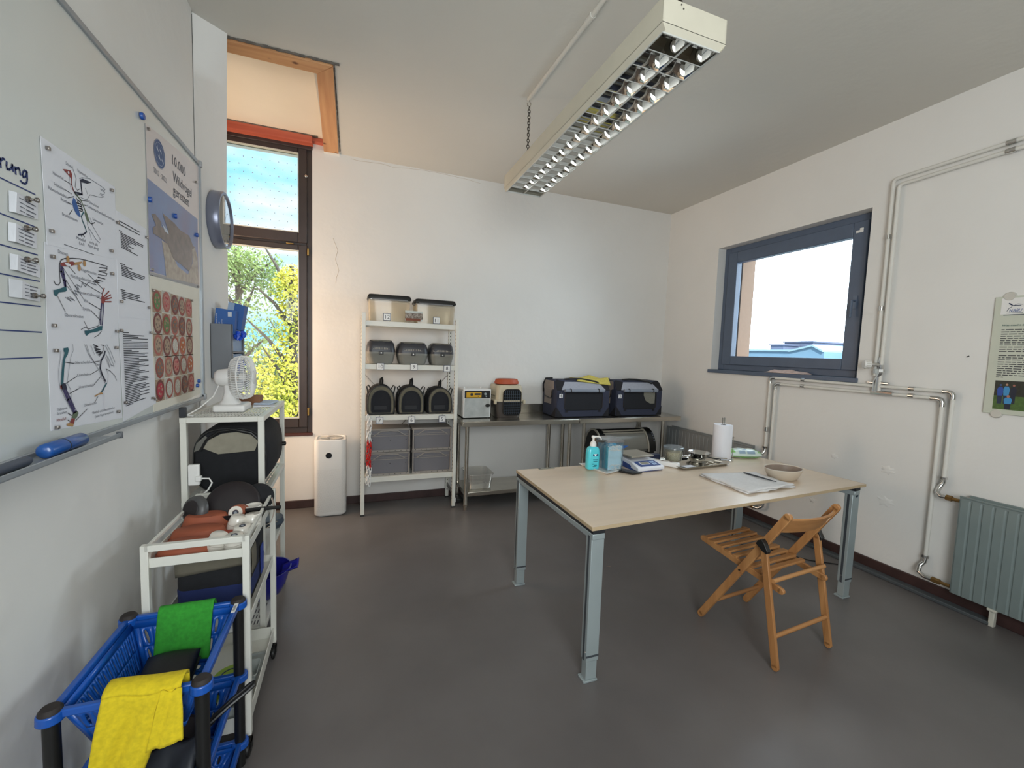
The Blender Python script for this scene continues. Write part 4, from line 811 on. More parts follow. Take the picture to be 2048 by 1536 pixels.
dish_stack(-.545, 1.868, TT, .100, .054, .046, 'upturned oval terracotta dish between two others on the trolley top', group='upturned oval terracotta dishes')
dish_stack(-.552, 1.978, TT+.002, .088, .052, .056, 'upturned oval terracotta dish just in front of the black pans on the trolley', group='upturned oval terracotta dishes')
def ramekin(x, y, z, ax, r, h, label, body=M_glaze, ring=True):
    t = thing('ramekin', (x, y, z), label, 'ramekin', 'small glazed ramekins on the trolley top')
    h *= 1.4; z += .010
    ax = V(ax).normalized(); c = V((x, y, z)) - ax*(h/2)
    b = MB(); b.lathe([(0, h), (r*.80, h), (r*.86, h-.002), (r, h*.55), (r, .003), (r*.95, 0), (r*.88, .002), (r*.84, h*.8), (0, h*.85)], c, 30, ax); b.build('cup', body, t, smooth=True, angle=.8)
    b = MB(); b.lathe([(r*1.005, h*.50), (r*1.012, h*.50), (r*1.012, h*.53), (r*1.005, h*.53)], c, 30, ax); b.build('groove', mat('shadow_glaze', 'a8a094', .4), t)
    if ring:
        b = MB(); b.lathe([(0, h+.0006), (r*.34, h+.0006)], c, 24, ax); b.build('stamp_print', mat('dark_stamp', '3b3f4a', .5), t)
        b = MB(); b.lathe([(0, h+.001), (r*.16, h+.001)], c, 16, ax); b.build('stamp_print', mat('stamp_grey', '9aa0a8', .5), t)
    return t
rt = ramekin(-.445, 2.00, TT+.035, (-.15, -1, .35), .033, .045, 'terracotta ramekin lying with its pale stamped base toward the viewer', M_terra)
b = MB(); b.lathe([(.012, .0636), (.026, .0636)], V((-.445, 2.00, TT+.045)) - V((-.15, -1, .35)).normalized()*.0315, 28, V((-.15, -1, .35))); b.build('glazed_base', M_glaze, rt)
ramekin(-.428, 1.90, TT+.024, (.25, 0, 1), .033, .046, 'white ramekin upturned in the middle of the group', ring=False)
ramekin(-.378, 1.91, TT+.024, (.1, .1, 1), .033, .047, 'white ramekin upturned by the side rail', ring=False)
ramekin(-.395, 2.02, TT+.026, (0, 0, -1), .033, .042, 'white ramekin standing open side up behind the black handle', ring=False)
ramekin(-.455, 1.745, TT+.022, (.3, -.2, 1), .033, .044, 'white ramekin nearest the end of the trolley, base up', ring=False)
ramekin(-.400, 1.735, TT+.020, (0, -.15, 1), .033, .040, 'white ramekin with a dark stamp, in the near corner by the post')
ramekin(-.392, 1.815, TT+.020, (0, -.1, 1), .033, .040, 'white ramekin with a dark stamp, one row behind the near corner')
b = MB(); b.lathe([(0, .03), (.028, .03), (.036, .0), (.03, 0), (0, .02)], (-.445, 1.825, TT+.002), 28); tag(b.build('saucer', mat('red_terracotta', '9c3a26', .6), smooth=True, angle=.7), 'small red upturned saucer between the white ramekins', 'saucer')
# black plates and pans leaning at the far end
def leaning(x, y, z, ax, r, h, m, label, name='lid', sx=1.):
    t = thing(name, (x, y, z-r), label, 'pan lid'); ax = V(ax).normalized()
    b = MB(); b.lathe([(0, h), (r*.55, h*.96), (r*.9, h*.7), (r*.985, h*.3), (r, 0), (r*.96, -.004), (0, -.002)], (x, y, z), 44, ax, sx=1., sy=sx, ref=(0, 0, 1)); b.build('shell', m, t, smooth=True, angle=.9); return t, ax
M_pan = mat('black_enamel', '1d1619', .5); M_greyrim = mat('grey_enamel', '4a4a4b', .4)
leaning(-.482, 2.07, .812, (.10, -1, .75), .102, .016, M_pan, 'big round black lid leaning upright at the far end of the trolley', sx=1.0)
tt, ax2 = leaning(-.595, 2.02, .815, (-.75, -1, .35), .058, .03, M_greyrim, 'grey-rimmed dark dish leaning against the wall side of the black lid', 'dish')
b = MB(); b.lathe([(0, .0315), (.036, .0315), (.040, .0285)], (-.595, 2.02, .815), 36, ax2, ref=(0, 0, 1)); b.build('inner_face', M_pan, tt, smooth=True)
leaning(-.395, 2.13, .815, (.5, -1, .7), .062, .02, M_blackfab, 'dark dish leaning behind the big black lid by the far post', 'dish')
b = MB(); b.lathe([(0, .0), (.10, .0), (.118, .035), (.122, .05), (.112, .048), (0, .012)], (-.50, 2.07, TT), 44, sx=1.15, sy=.95); tag(b.build('frying_pan', M_pan, smooth=True), 'wide black dish lying under the leaning lid on the trolley', 'pan')
t = thing('knife', (-.37, 1.98, .80), 'black-handled utensil lying across the ramekins, its end out over the side rail', 'utensil')
b = MB(); b.tube([(-.47, 2.00, .803), (-.40, 1.985, .808), (-.345, 1.975, .813), (-.285, 1.965, .817)], [.006, .009, .009, .007], 10); b.build('handle', M_black, t, smooth=True)
t = thing('strap', (-.35, 2.07, .8), 'beige webbing strap hanging over the far side rail of the trolley', 'strap')
b = MB(); b.grid(lambda u, v: V((-.340 + .012*math.sin(v*PI), 2.09+u*.022 - .03*v, .816 - .10*v)), 2, 12); b.build('webbing', mat('beige_webbing', 'a29488', .9), t, smooth=True, solid=.003, angle=3)
# soft bag on the middle tray
t = thing('soft_bag', (-.49, 1.98, .479), 'boxy soft bag in black, beige and dark blue on the middle tray of the trolley', 'bag')
def bag_ring(z, g=0.): return [V((-.492+a, 1.975+c, z)) for a, c in rrect(0, 0, .235+g, .30+g, .035)]
b = MB(); b.loft([bag_ring(.481, -.02), bag_ring(.490), bag_ring(.60, .004), bag_ring(.69), bag_ring(.725, -.05)]); b.build('body', M_blackfab, t, smooth=True, angle=.9)
b = MB(); b.loft([bag_ring(.512, .004), bag_ring(.575, .007), bag_ring(.577, .002), bag_ring(.510, .0)], cap=False); b.build('lower_band', mat('navy_fabric', '1c2a5c', .9, bump=.2, bscale=300), t, smooth=True)
b = MB()
def flap(u, v): x = -.607 + u*.225; z = .715 - v*(.060 + .02*(1-u)); return V((x, 1.820 - .006*math.sin(v*3), z))
b.grid(flap, 10, 5); b.build('front_flap', mat('taupe_flap', '6a6558', .9, var=.06, scale=30), t, smooth=True, solid=.004, angle=3)
b = MB(); b.grid(lambda u, v: V((-.3705+.003*math.sin(v*3), 1.85 + u*.07, .70 - v*.10)), 4, 6); b.build('side_flap', mat('taupe_flap', '6a6558'), t, smooth=True, solid=.004, angle=3)
b = MB(); b.grid(lambda u, v: V((-.366, 2.0 + u*.05, .52+.12*v)), 2, 2); b.build('side_patch', mat('bright_navy', '2a3f8f', .8), t, solid=.003)
# bottom tray contents
def tub(x, y, z, r, label, n):
    t = thing('lidded_tub', (x, y, z), label, 'tub', 'lidded tubs on the bottom tray')
    b = MB(); b.lathe([(0, 0), (r*.9, 0), (r, .03), (0, .03)], (x, y, z), 32); b.build('tub', mat('navy_tub', '1f2f66', .35), t, smooth=True, angle=.8)
    b = MB(); b.lathe([(0, .031), (r*1.03, .031), (r*1.05, .036), (r*1.02, .042), (0, .042)], (x, y, z), 32); l = b.build('lid', mat('lime_lid', '9ab94a', .4), t, smooth=True, angle=.7)
    b = MB(); b.lathe([(r*.55, .0425), (r*.62, .044), (r*.55, .0445)], (x, y, z), 32); b.build('lid_ring', mat('navy_tub', '1f2f66'), l)
tub(-.455, 1.86, .098, .062, 'navy tub with a lime lid, lower of the stacked two on the trolley bottom', 0)
tub(-.450, 1.87, .140, .060, 'navy tub with a lime lid, upper of the stacked two on the trolley bottom', 1)
def clear_box(name, x, y, z, w, d, h, label, m=M_milky, group=None, tap=.88):
    t = thing(name, (x, y, z), label, 'box', group)
    b = MB(); R = lambda w_, d_, zz: [V((x+a, y+c, zz)) for a, c in rrect(0, 0, w_, d_, min(w_, d_)*.16)]
    b.loft([R(w*tap, d*tap, z+.001), R(w, d, z+h), R(w*1.06, d*1.06, z+h), R(w*1.06, d*1.06, z+h-.006), R(w*.985, d*.985, z+h-.004), R(w*tap*.97, d*tap*.97, z+.006)], cap=False)
    b.poly(R(w*tap, d*tap, z+.0015)); b.build('tub', m, t, smooth=True, angle=.7); return t
clear_box('storage_box', -.405, 1.935, .10, .075, .10, .05, 'milky clear box on the bottom tray beside the tubs')
t = thing('box_lid', (-.39, 2.02, .1), 'flat clear lid with a rounded rim lying on the bottom tray of the trolley', 'lid')
b = MB(); R = lambda w_, d_, zz: [V((-.392+a, 2.035+c, zz)) for a, c in rrect(0, 0, w_, d_, .02)]
b.loft([R(.075, .12, .100), R(.075, .12, .108), R(.058, .10, .108), R(.058, .10, .102)]); b.build('lid', M_milky, t, smooth=True, angle=.5)
clear_box('storage_box', -.41, 1.765, .10, .10, .13, .075, 'milky clear box nearest the viewer on the bottom tray of the trolley')

# ================================================================ BLUE BASKET STAND
GX0, GX1, GY0, GY1 = -.672, -.370, 1.262, 1.638
t = thing('basket_stand', (-.52, 1.46, 0), 'stack of blue slotted plastic baskets on thick black posts under the whiteboard', 'basket stand')
M_bluein = M_blueplastic
def slot_plate(mb, P, nu, nv, slant, sw=.27, sh=.72, n=20, skip=()):
    """plate with a field of slanted rounded slots; P maps (u, v) in 0..1 to space"""
    for j in range(nv):
        for i in range(nu):
            cu, cv_ = (i+.5)/nu, (j+.5)/nv; hu, hv = .5/nu, .5/nv; outer = []; inner = []
            for k in range(n):
                a = 2*PI*(k+.5)/n; ca, sa = math.cos(a), math.sin(a); m = max(abs(ca), abs(sa)); outer.append((ca/m, sa/m))
                y = sh*sa/max(abs(ca)*.25, abs(sa), .001)*min(1, abs(sa)*1.6+.001) if True else 0
                x = sw*ca; y = sh*math.copysign(abs(sa)**.6, sa); inner.append((x + slant*y, y))
            O = [P(cu+hu*x, cv_+hv*y) for x, y in outer]; I = [P(cu+hu*x, cv_+hv*y) for x, y in inner]
            if (i, j) in skip: mb.poly(O); continue
            b0 = len(mb.v); mb.v.extend([tuple(p) for p in O+I])
            for k in range(n): k2 = (k+1) % n; mb.f.append((b0+k, b0+k2, b0+n+k2, b0+n+k))
def basket(zr, dep, parent):
    x0, x1, y0, y1 = GX0+.012, GX1-.012, GY0+.012, GY1-.012; ti = .045; zb = zr-dep
    T = [(x0, y0), (x1, y0), (x1, y1), (x0, y1)]; Bm = [(x0+ti, y0+ti), (x1-ti, y0+ti), (x1-ti, y1-ti), (x0+ti, y1-ti)]
    b = MB()
    for i in range(4):
        j = (i+1) % 4; A, B_, A2, B2 = V((*T[i], zr)), V((*T[j], zr)), V((*Bm[i], zb)), V((*Bm[j], zb))
        def P(u, v, A=A, B_=B_, A2=A2, B2=B2): lo = A2.lerp(B2, u); hi = A.lerp(B_, u); return lo.lerp(hi, v)
        long = i % 2 == 1
        band = lambda u, v, v0=.12, v1=.86, P=P: P(.06+.88*u, v0+(v1-v0)*v)
        slot_plate(b, band, 12 if long else 7, 2, .28 if i in (0, 2) else .16)
        for (u0, u1, v0, v1) in ((0, 1, .86, 1), (0, 1, 0, .12), (0, .06, .12, .86), (.94, 1, .12, .86)): b.poly([P(u0, v0), P(u1, v0), P(u1, v1), P(u0, v1)])
    def PB(u, v): return V((Bm[0][0] + (Bm[1][0]-Bm[0][0])*u, Bm[0][1] + (Bm[2][1]-Bm[0][1])*v, zb))
    slot_plate(b, PB, 7, 6, 0, sw=.62, sh=.55)
    k = b.build('basket', M_blueplastic, parent, solid=.0035, smooth=True, angle=.5, fix=False)
    b = MB(); R = [(GX0, GY0), (GX1, GY0), (GX1, GY1), (GX0, GY1)]
    for i in range(4):
        p, q = V((*R[i], zr+.002)), V((*R[(i+1) % 4], zr+.002)); b.bar(p, q, .016, .020)
    for (x, y) in R: b.lathe([(0, .010), (.026, .010), (.027, -.014), (0, -.014)], (x, y, zr), 20)
    b.build('basket_rim', M_blueplastic, k, bevel=.004, seg=3)
    return k
basket(.600, .15, t); basket(.335, .15, t); basket(.085, .07, t)
for (x, y) in ((GX0, GY0), (GX1, GY0), (GX1, GY1), (GX0, GY1)):
    b = MB(); b.tube([(x, y, .002), (x, y, .609)], .0165, 18); p = b.build('post', M_black, t, smooth=True, angle=.6)
    b = MB(); b.lathe([(0, .012), (.017, .010), (.022, .004), (.023, -.002), (0, -.002)], (x, y, .611), 22); b.build('cap', mat('matt_black_cap', '26201f', .7), p, smooth=True)
b = MB(); b.obox((GX1+.001, 1.60, .6135), (.006, 0, 0), (0, .036, 0), (0, 0, .0006)); sk = b.build('sticker', M_white, t)
text('lettering', 'sauber', M_ink, (GX1+.004, 1.572, .6142), (0, 1, 0), (-1, 0, 0), .013, t)
# cloths
def drape(name, label, m, rimy, x0, x1, front, back, zr, out, skew=0., seed=1, thick=.005):
    def f(u, v):
        x = x0 + (x1-x0)*u; L = v*(front+back) - front     # L<0 on the outer side
        w = .006*math.sin(u*9+seed) + .004*math.sin(u*21+v*4)
        if L < -.02: y, z = rimy - out*(.016 + .022*min(1, -L/.2)) + w, zr - (-L-.02) + .004*math.sin(u*5)
        elif L < .02: a = (L+.02)/.04*PI; y, z = rimy - out*.016*math.cos(a)*1., zr + .016*math.sin(a)
        else: y, z = rimy + out*(.022+.30*(L-.02)) + w*.4, zr - (L-.02)
        x += skew*max(0, -L) ; return V((x, y, z))
    b = MB(); b.grid(f, 26, 34); o = b.build(name, m, smooth=True, solid=thick, angle=3); return tag(o, label, 'cloth')
drape('cleaning_cloth', 'bright green microfibre cloth hung over the far rim of the top blue basket', M_green, GY1, -.590, -.438, .05, .165, .612, -1)

YP = GY0-.028
def yq(px, py, d=0.): p = at_y(px, py, YP-d); return p
def patch(P, nu, nv, wav, d=0., sd=0.):
    """a hanging piece of cloth between four corners, with soft folds"""
    A, B_, C_, D = P
    def f(u, v):
        p = (A*(1-u)+B_*u)*(1-v) + (D*(1-u)+C_*u)*v
        return V((p.x, p.y - wav*math.sin(u*9+sd+v*2)*min(1, v*3) - wav*.5*math.sin(u*19+v*5+sd)*min(1, v*3) - .018*v, p.z + .004*math.sin(u*8+sd)*(1-v)))
    b = MB(); b.grid(f, nu, nv); return b
t = thing('cleaning_cloth', (-.5, GY0, .6), 'yellow microfibre cloth hung over the near rim of the top blue basket', 'cloth')
A, B_ = yq(203, 1400), yq(362, 1378); 
b = patch([A, yq(350, 1380), yq(275, 1575), yq(172, 1600)], 24, 26, .006)
def over(u, v): p = A.lerp(B_, u); a = v*PI; return V((p.x, GY0+.002 - .030*math.cos(a), p.z + .016*math.sin(a) + .004*math.sin(u*8)*(1-v)))
b.grid(over, 24, 8); b.grid(lambda u, v: V((A.lerp(B_, u).x, GY0+.032, A.lerp(B_, u).z - .03*v)), 12, 4)
b.build('cloth', M_yellow, t, smooth=True, solid=.005, angle=3)
b = patch([yq(322, 1384, .004), yq(364, 1377, .004), yq(370, 1468, .006), yq(298, 1492, .006)], 12, 14, .003, sd=1.); b.build('folded_corner', M_yellow, t, smooth=True, solid=.006, angle=3)
# wallet-like black pouch in the top basket
t = thing('pouch', (-.52, 1.50, .455), 'black soft leather pouch lying in the top blue basket under the green cloth', 'pouch')
b = MB(); b.grid(lambda u, v: V((-.590 + .135*u, 1.43 + .12*v, .482 + .035*v + .028*math.sin(PI*u)**.4*math.sin(PI*v)**.4)), 14, 12); b.grid(lambda u, v: V((-.590 + .135*u, 1.43 + .12*v, .472 + .020*v - .012*math.sin(PI*u)**.4*math.sin(PI*v)**.4)), 14, 12); b.build('body', mat('black_leather', '1a1b1c', .5, bump=.2, bscale=120), t, smooth=True, angle=2, solid=.004)
b = MB(); b.box(-.592, -.453, 1.418, 1.438, .462, .480); b.build('flap_edge', M_black, t, bevel=.006)
# pan in the second basket
t = thing('frying_pan', (-.5, 1.40, .20), 'black frying pan in the second blue basket, its looped handle reaching out past the posts', 'pan')
b = MB(); b.lathe([(0, 0), (.07, 0), (.10, .03), (.105, .045), (.098, .043), (.068, .006), (0, .004)], (-.50, 1.385, .30), 36, (-.12, -.1, 1)); b.build('pan', M_pan, t, smooth=True)
pp = [(-.425, 1.40, .345), (-.38, 1.42, .375), (-.335, 1.445, .40), (-.30, 1.465, .418)]
b = MB(); b.tube([(-.43, 1.40, .342), (-.39, 1.42, .368)], .010, 10)
b.tube([(-.392, 1.412, .368), (-.35, 1.432, .392), (-.305, 1.452, .413), (-.290, 1.463, .420), (-.292, 1.475, .421), (-.305, 1.474, .416), (-.35, 1.452, .394), (-.392, 1.428, .370)], .006, 8, closed=True); b.build('handle', M_black, t, smooth=True)
t = thing('fabric_pouch', (-.47, 1.30, .2), 'dark grey pouch slumped over the rim of the second blue basket under the yellow cloth', 'pouch')
b = MB(); b.grid(lambda u, v: V((-.53 + .14*u, 1.245 + .10*v + .02*math.sin(u*5), .345 + .06*u + .02*math.sin(PI*v)*math.sin(u*7+1) - .05*(1-v))), 14, 10); b.build('body', mat('slate_leather', '2c2f36', .5), t, smooth=True, solid=.02, angle=3)

# ================================================================ WHITE RACK BY THE BACK WALL
RX0, RX1, RY0, RY1 = .080, .902, 3.90, 4.20
t = thing('storage_rack', (.49, 4.05, 0), 'tall white metal rack of four boards holding numbered carriers, by the back wall', 'rack')
for (x, y, top) in ((RX0, RY0, 1.80), (RX1, RY0, 1.785), (RX0, RY1, 1.80), (RX1, RY1, 1.785)):
    b = MB(); b.box(x-.016, x+.016, y-.016, y+.016, .012, top); p = b.build('post', M_whitemetal, t, bevel=.002)
    b = MB(); b.box(x-.018, x+.018, y-.018, y+.018, 0, .014); b.build('foot_cap', M_black, p)
    b = MB(); s = -1 if x < .5 else -1
    for k in range(52): z = .08 + k*.033; b.box(x+s*.0165-.0006, x+s*.0165+.0006, y-.004, y+.004, z, z+.012)
    b.build('hole_pattern', M_groove, p)
    if y > 4:
        b = MB()
        for k in range(52): z = .08+k*.033; b.box(x-.004, x+.004, y-.0172, y-.0165, z, z+.012)
        b.build('hole_pattern', M_groove, p)
for z in (1.735, 1.357, .903, .345):
    b = MB(); b.box(RX0+.016, RX1-.016, RY0-.008, RY0+.006, z-.045, z-.0006); b.box(RX0+.016, RX1-.016, RY1-.006, RY1+.008, z-.045, z-.0006); b.box(RX0-.006, RX0+.006, RY0+.016, RY1-.016, z-.045, z-.0006); b.box(RX1-.006, RX1+.006, RY0+.016, RY1-.016, z-.045, z-.0006); b.box(RX0+.0005, RX1-.0005, RY0-.007, RY1+.007, z-.006, z)
    b.build('shelf_board', M_whitemetal, t, bevel=.0015)
b = MB(); b.box(RX0-.006, RX0+.006, RY0, RY1, .12, .15); b.box(RX1-.006, RX1+.006, RY0, RY1, .12, .15); b.bar((RX0, RY1+.005, 1.27), (RX1, RY1+.005, .36), .004, .018, (0, 1, 0)); b.bar((RX1, RY1+.005, 1.27), (RX0, RY1+.005, .36), .004, .018, (0, 1, 0)); b.build('brace', mat('dull_brace', '8f8d88', .5), t)
def numcard(num, px, py, w=.062, y=RY0-.012, sag=0, label=''):
    p = at_y(px, py, y); t = thing('number_card', p, 'dark-bordered white card reading %s, %s' % ({'12': 'twelve', '11': 'eleven', '10': 'ten', '9': 'nine', '8': 'eight', '7': 'seven', '6': 'six', '5': 'five', '4': 'four', '3': 'three'}[num], label), 'card', 'numbered cards')
    b = MB(); b.box(p.x-w/2, p.x+w/2, y-.001, y+.001, p.z-w/2, p.z+w/2); b.build('border', mat('navy_border', '3f4660', .6), t)
    b = MB(); b.box(p.x-w/2+.004, p.x+w/2-.004, y-.002, y-.001, p.z-w/2+.004, p.z+w/2-.004); b.build('face', M_white, t)
    text('numeral', num, M_ink, (p.x, y-.0022, p.z-.016), (1, 0, 0), (0, 0, 1), .048, t, 'CENTER')
    b = MB(); b.tube([(p.x, y, p.z+w/2-.003), (p.x+.004, y+.002, p.z+w/2+.014)], .0016, 6); b.build('hook', mat('small_hook', '6a6a68', .4), t); return t
for (n, x, y, l) in (('12', 774, 634, 'on the edge of the top rack board'), ('11', 873, 641, 'on the edge of the top rack board'), ('10', 761, 733, 'under the grey boxes on the rack'), ('9', 828, 734, 'under the grey boxes on the rack'), ('8', 894, 737, 'under the grey boxes on the rack'), ('7', 759, 841, 'under the black carriers on the rack'), ('6', 823, 840, 'under the black carriers on the rack'), ('5', 884, 838, 'under the black carriers on the rack')):
    numcard(n, x, y, label=l)
p = at_y(828, 632, RY0-.014)
t = thing('picture_card', p, 'small picture card of brown twigs hung at the middle of the top rack board', 'card')
w, h = .155, .088
b = MB(); b.box(p.x-w/2, p.x+w/2, p.y-.001, p.y+.001, p.z-h/2, p.z+h/2); b.build('card', mat('card_pale', 'c5cbc6', .6, var=.1, scale=40), t)
b = MB(); b.box(p.x-w/2, p.x+w/2, p.y-.002, p.y-.001, p.z-h*.34, p.z+h*.28); b.build('photo_print', mat('card_twigs', '5a4c42', .7, col2='b0a79c', scale=90), t)
b = MB(); b.box(p.x-w/2+.003, p.x+w/2-.02, p.y-.003, p.y-.002, p.z-h*.5, p.z-h*.26); b.build('photo_print', mat('card_brown', '7a4530', .7), t)
# clear tanks with black lids
def tank(x0, x1, y0, y1, z, h, label):
    t = thing('plastic_tank', ((x0+x1)/2, (y0+y1)/2, z), label, 'tank', 'clear tanks on top of the rack'); cx, cy, w, d = (x0+x1)/2, (y0+y1)/2, x1-x0, y1-y0
    R = lambda s, zz: [V((cx+a, cy+c, zz)) for a, c in rrect(0, 0, w*s, d*s, .015, 3)]
    b = MB(); b.loft([R(.93, z+.001), R(.98, z+h-.045)], cap=False); b.poly(R(.93, z+.002)); b.build('tub', clear_tank, t, smooth=True, angle=.6)
    b = MB(); b.loft([R(.985, z+h-.048), R(.985, z+h-.040), R(.97, z+h-.040)]); b.build('rim', M_clearer, t)
    b = MB(); b.loft([R(1.0, z+h-.040), R(1.03, z+h-.036), R(1.03, z+h-.026), R(.97, z+h-.004), R(.90, z+h), R(.86, z+h-.004)]); b.build('lid', M_black, t, smooth=True, angle=.5)
    b = MB(); b.box(x0-.004, x0+.012, cy-.03, cy+.03, z+h-.055, z+h-.03); b.box(x0+.03, x1-.03, y0-.008, y0+.004, z+h-.05, z+h-.038); b.build('latch', mat('smoky_grey', '6f6f70', .4), t, bevel=.002)
clear_tank = clear('tank_plastic', 'f2ead9', gloss=.06, rough=.1, cloud=.25)
tank(.115, .480, 3.93, 4.15, 1.736, .235, 'black-lidded clear plastic tank on the rack top, above the card reading twelve')
tank(.520, .890, 3.93, 4.15, 1.736, .222, 'black-lidded clear plastic tank on the rack top, above the card reading eleven')
# small animal carriers, grey below and charcoal above
M_cgrey = mat('warm_grey_shell', '85847d', .45, var=.03); M_cdark = mat('charcoal_shell', '3b3c42', .4, var=.03)
def carrier(x0, x1, y0, y1, z, h, label):
    t = thing('small_carrier', ((x0+x1)/2, (y0+y1)/2, z), label, 'pet carrier', 'grey small-animal carriers on the rack'); cx, cy, w, d = (x0+x1)/2, (y0+y1)/2, x1-x0, y1-y0
    R = lambda sw, sd, zz, r=.05: [V((cx+a, cy+c, zz)) for a, c in rrect(0, 0, w*sw, d*sd, r, 5)]
    hm = h*.50
    b = MB(); b.loft([R(.80, .80, z+.001), R(.88, .88, z+h*.12), R(.97, .97, z+hm*.8), R(.985, .985, z+hm*.83), R(.985, .985, z+hm)]); b.build('shell', M_cgrey, t, smooth=True, angle=.7)
    b = MB(); b.loft([R(1.0, 1.0, z+hm), R(1.0, 1.0, z+hm+.012), R(.96, .96, z+h*.72), R(.90, .90, z+h*.88), R(.80, .78, z+h*.94)]); top = b.build('top', M_cdark, t, smooth=True, angle=.7)
    b = MB(); b.loft([R(.80, .78, z+h*.938, .04), R(.72, .66, z+h*.99, .04), R(.62, .5, z+h, .03)]); b.build('roof_panel', M_cgrey, t, smooth=True, angle=.8)
    b = MB(); n = 15
    for k in range(n):
        u = (k+.5)/n*2-1; x = cx+u*w*.40; y = cy-d*.5*(.965)-.0015 + .012*abs(u)**4; b.prism([(x-.0032, y-.001, z+h*.60), (x+.0032, y-.001, z+h*.60), (x+.0032, y+.014, z+h*(.82-.03*(1-abs(u)))), (x-.0032, y+.014, z+h*(.82-.03*(1-abs(u))))], (0, -.004, .001))
    b.build('slat', mat('carrier_slot', 'a09a90', .7), top)
    b = MB(); b.tube([(cx-w*.38, cy-d*.34, z+h*.955), (cx-w*.16, cy-d*.42, z+h*.86), (cx-w*.05, cy-d*.40, z+h*.92), (cx+w*.05, cy-d*.40, z+h*.92), (cx+w*.16, cy-d*.42, z+h*.86), (cx+w*.38, cy-d*.34, z+h*.955)], .006, 8); b.build('handle', M_cdark, t, smooth=True)
    b = MB(); b.box(cx-.020, cx+.020, cy-d*.5-.006, cy-d*.5+.006, z+hm-.022, z+hm+.008); b.build('latch', M_black, t, bevel=.003)
    b = MB(); b.lathe([(0, .001), (.006, .001)], (cx, cy-d*.5-.0068, z+hm-.008), 12, (0, -1, 0)); b.build('dot_mark', M_white, t)
carrier(.105, .352, 3.925, 4.17, 1.358, .215, 'grey and charcoal small-animal carrier over card 10, beside the white post')
carrier(.368, .648, 3.925, 4.17, 1.358, .205, 'grey and charcoal small-animal carrier in the middle over card 9')
carrier(.662, .888, 3.925, 4.17, 1.358, .205, 'grey and charcoal small-animal carrier over card 8, the narrowest of its row')
# black dome-fronted bags
M_olive = mat('olive_grey_band', '6b6656', .85, var=.08, scale=30); M_mesh = mat('dark_mesh', '14161d', .8, var=.2, scale=300)
def dome(cx, w, h, y, z, n=14, sh=0.):
    pts = [(cx-w/2*.93, z), (cx-w/2, z+h*.12)]
    for k in range(n+1): a = PI - PI*k/n; pts.append((cx + w/2*math.cos(a)*(1), z+h*.42 + h*.58*math.sin(a)**.85))
    pts += [(cx+w/2, z+h*.12), (cx+w/2*.93, z)]
    return [V((x, y, zz)) for x, zz in pts]
def petbag(cx, w, h, y0, y1, z, label, tilt=0.):
    t = thing('pet_bag', (cx, (y0+y1)/2, z), label, 'pet bag', 'black dome-fronted pet bags on the rack')
    b = MB(); b.loft([dome(cx, w*.9, h*.95, y0+.005, z+.002), dome(cx, w, h, y0+.02, z+.001), dome(cx, w, h, y1-.03, z+.001), dome(cx, w*.85, h*.9, y1, z+.002)]); b.build('body', M_blackfab, t, smooth=True, angle=.8)
    b = MB(); b.loft([dome(cx, w*.90, h*.93, y0+.002, z+.012), dome(cx, w*.86, h*.90, y0-.006, z+.015), dome(cx, w*.70, h*.76, y0-.004, z+.02)], cap=False); b.build('front_band', M_olive, t, smooth=True)
    b = MB(); b.poly(dome(cx, w*.70, h*.76, y0-.003, z+.02)); wn = b.build('mesh_window', M_mesh, t)
    b = MB(); b.tube(dome(cx, w*.70, h*.76, y0-.005, z+.02), .003, 6, closed=True); b.tube(dome(cx, w*.92, h*.945, y0-.001, z+.010), .0045, 6, closed=True); b.build('piping_edge', M_black, t, smooth=True)
    b = MB(); b.box(cx-w*.24, cx+w*.20, y0-.009, y0-.004, z+.045, z+.080); b.build('pocket', mat('grey_pocket', '2b2d31', .8), t)
    b = MB(); b.tube([(cx-.012, y0+.05, z+h-.01), (cx-.004, y0+.04, z+h+.055), (cx+.010, y0+.045, z+h+.065), (cx+.014, y0+.055, z+h+.04), (cx+.012, y0+.06, z+h-.01)], .009, 8); b.build('handle', M_black, t, smooth=True)
    for s in (-1, 1):
        b = MB(); b.tube([(cx+s*w*.42, y0+.03, z+h*.55), (cx+s*w*.50, y0+.02, z+h*.95), (cx+s*w*.44, y0+.025, z+h*1.0), (cx+s*w*.36, y0+.03, z+h*.86)], .0055, 6); b.build('strap', M_black, t, smooth=True)
petbag(.232, .245, .265, 3.93, 4.17, .904, 'black dome-fronted pet bag over card 7, its handle standing up')
petbag(.497, .245, .258, 3.93, 4.17, .904, 'black dome-fronted pet bag in the middle over card 6')
petbag(.762, .235, .245, 3.93, 4.17, .904, 'black dome-fronted pet bag over card 5, beside the steel tables')
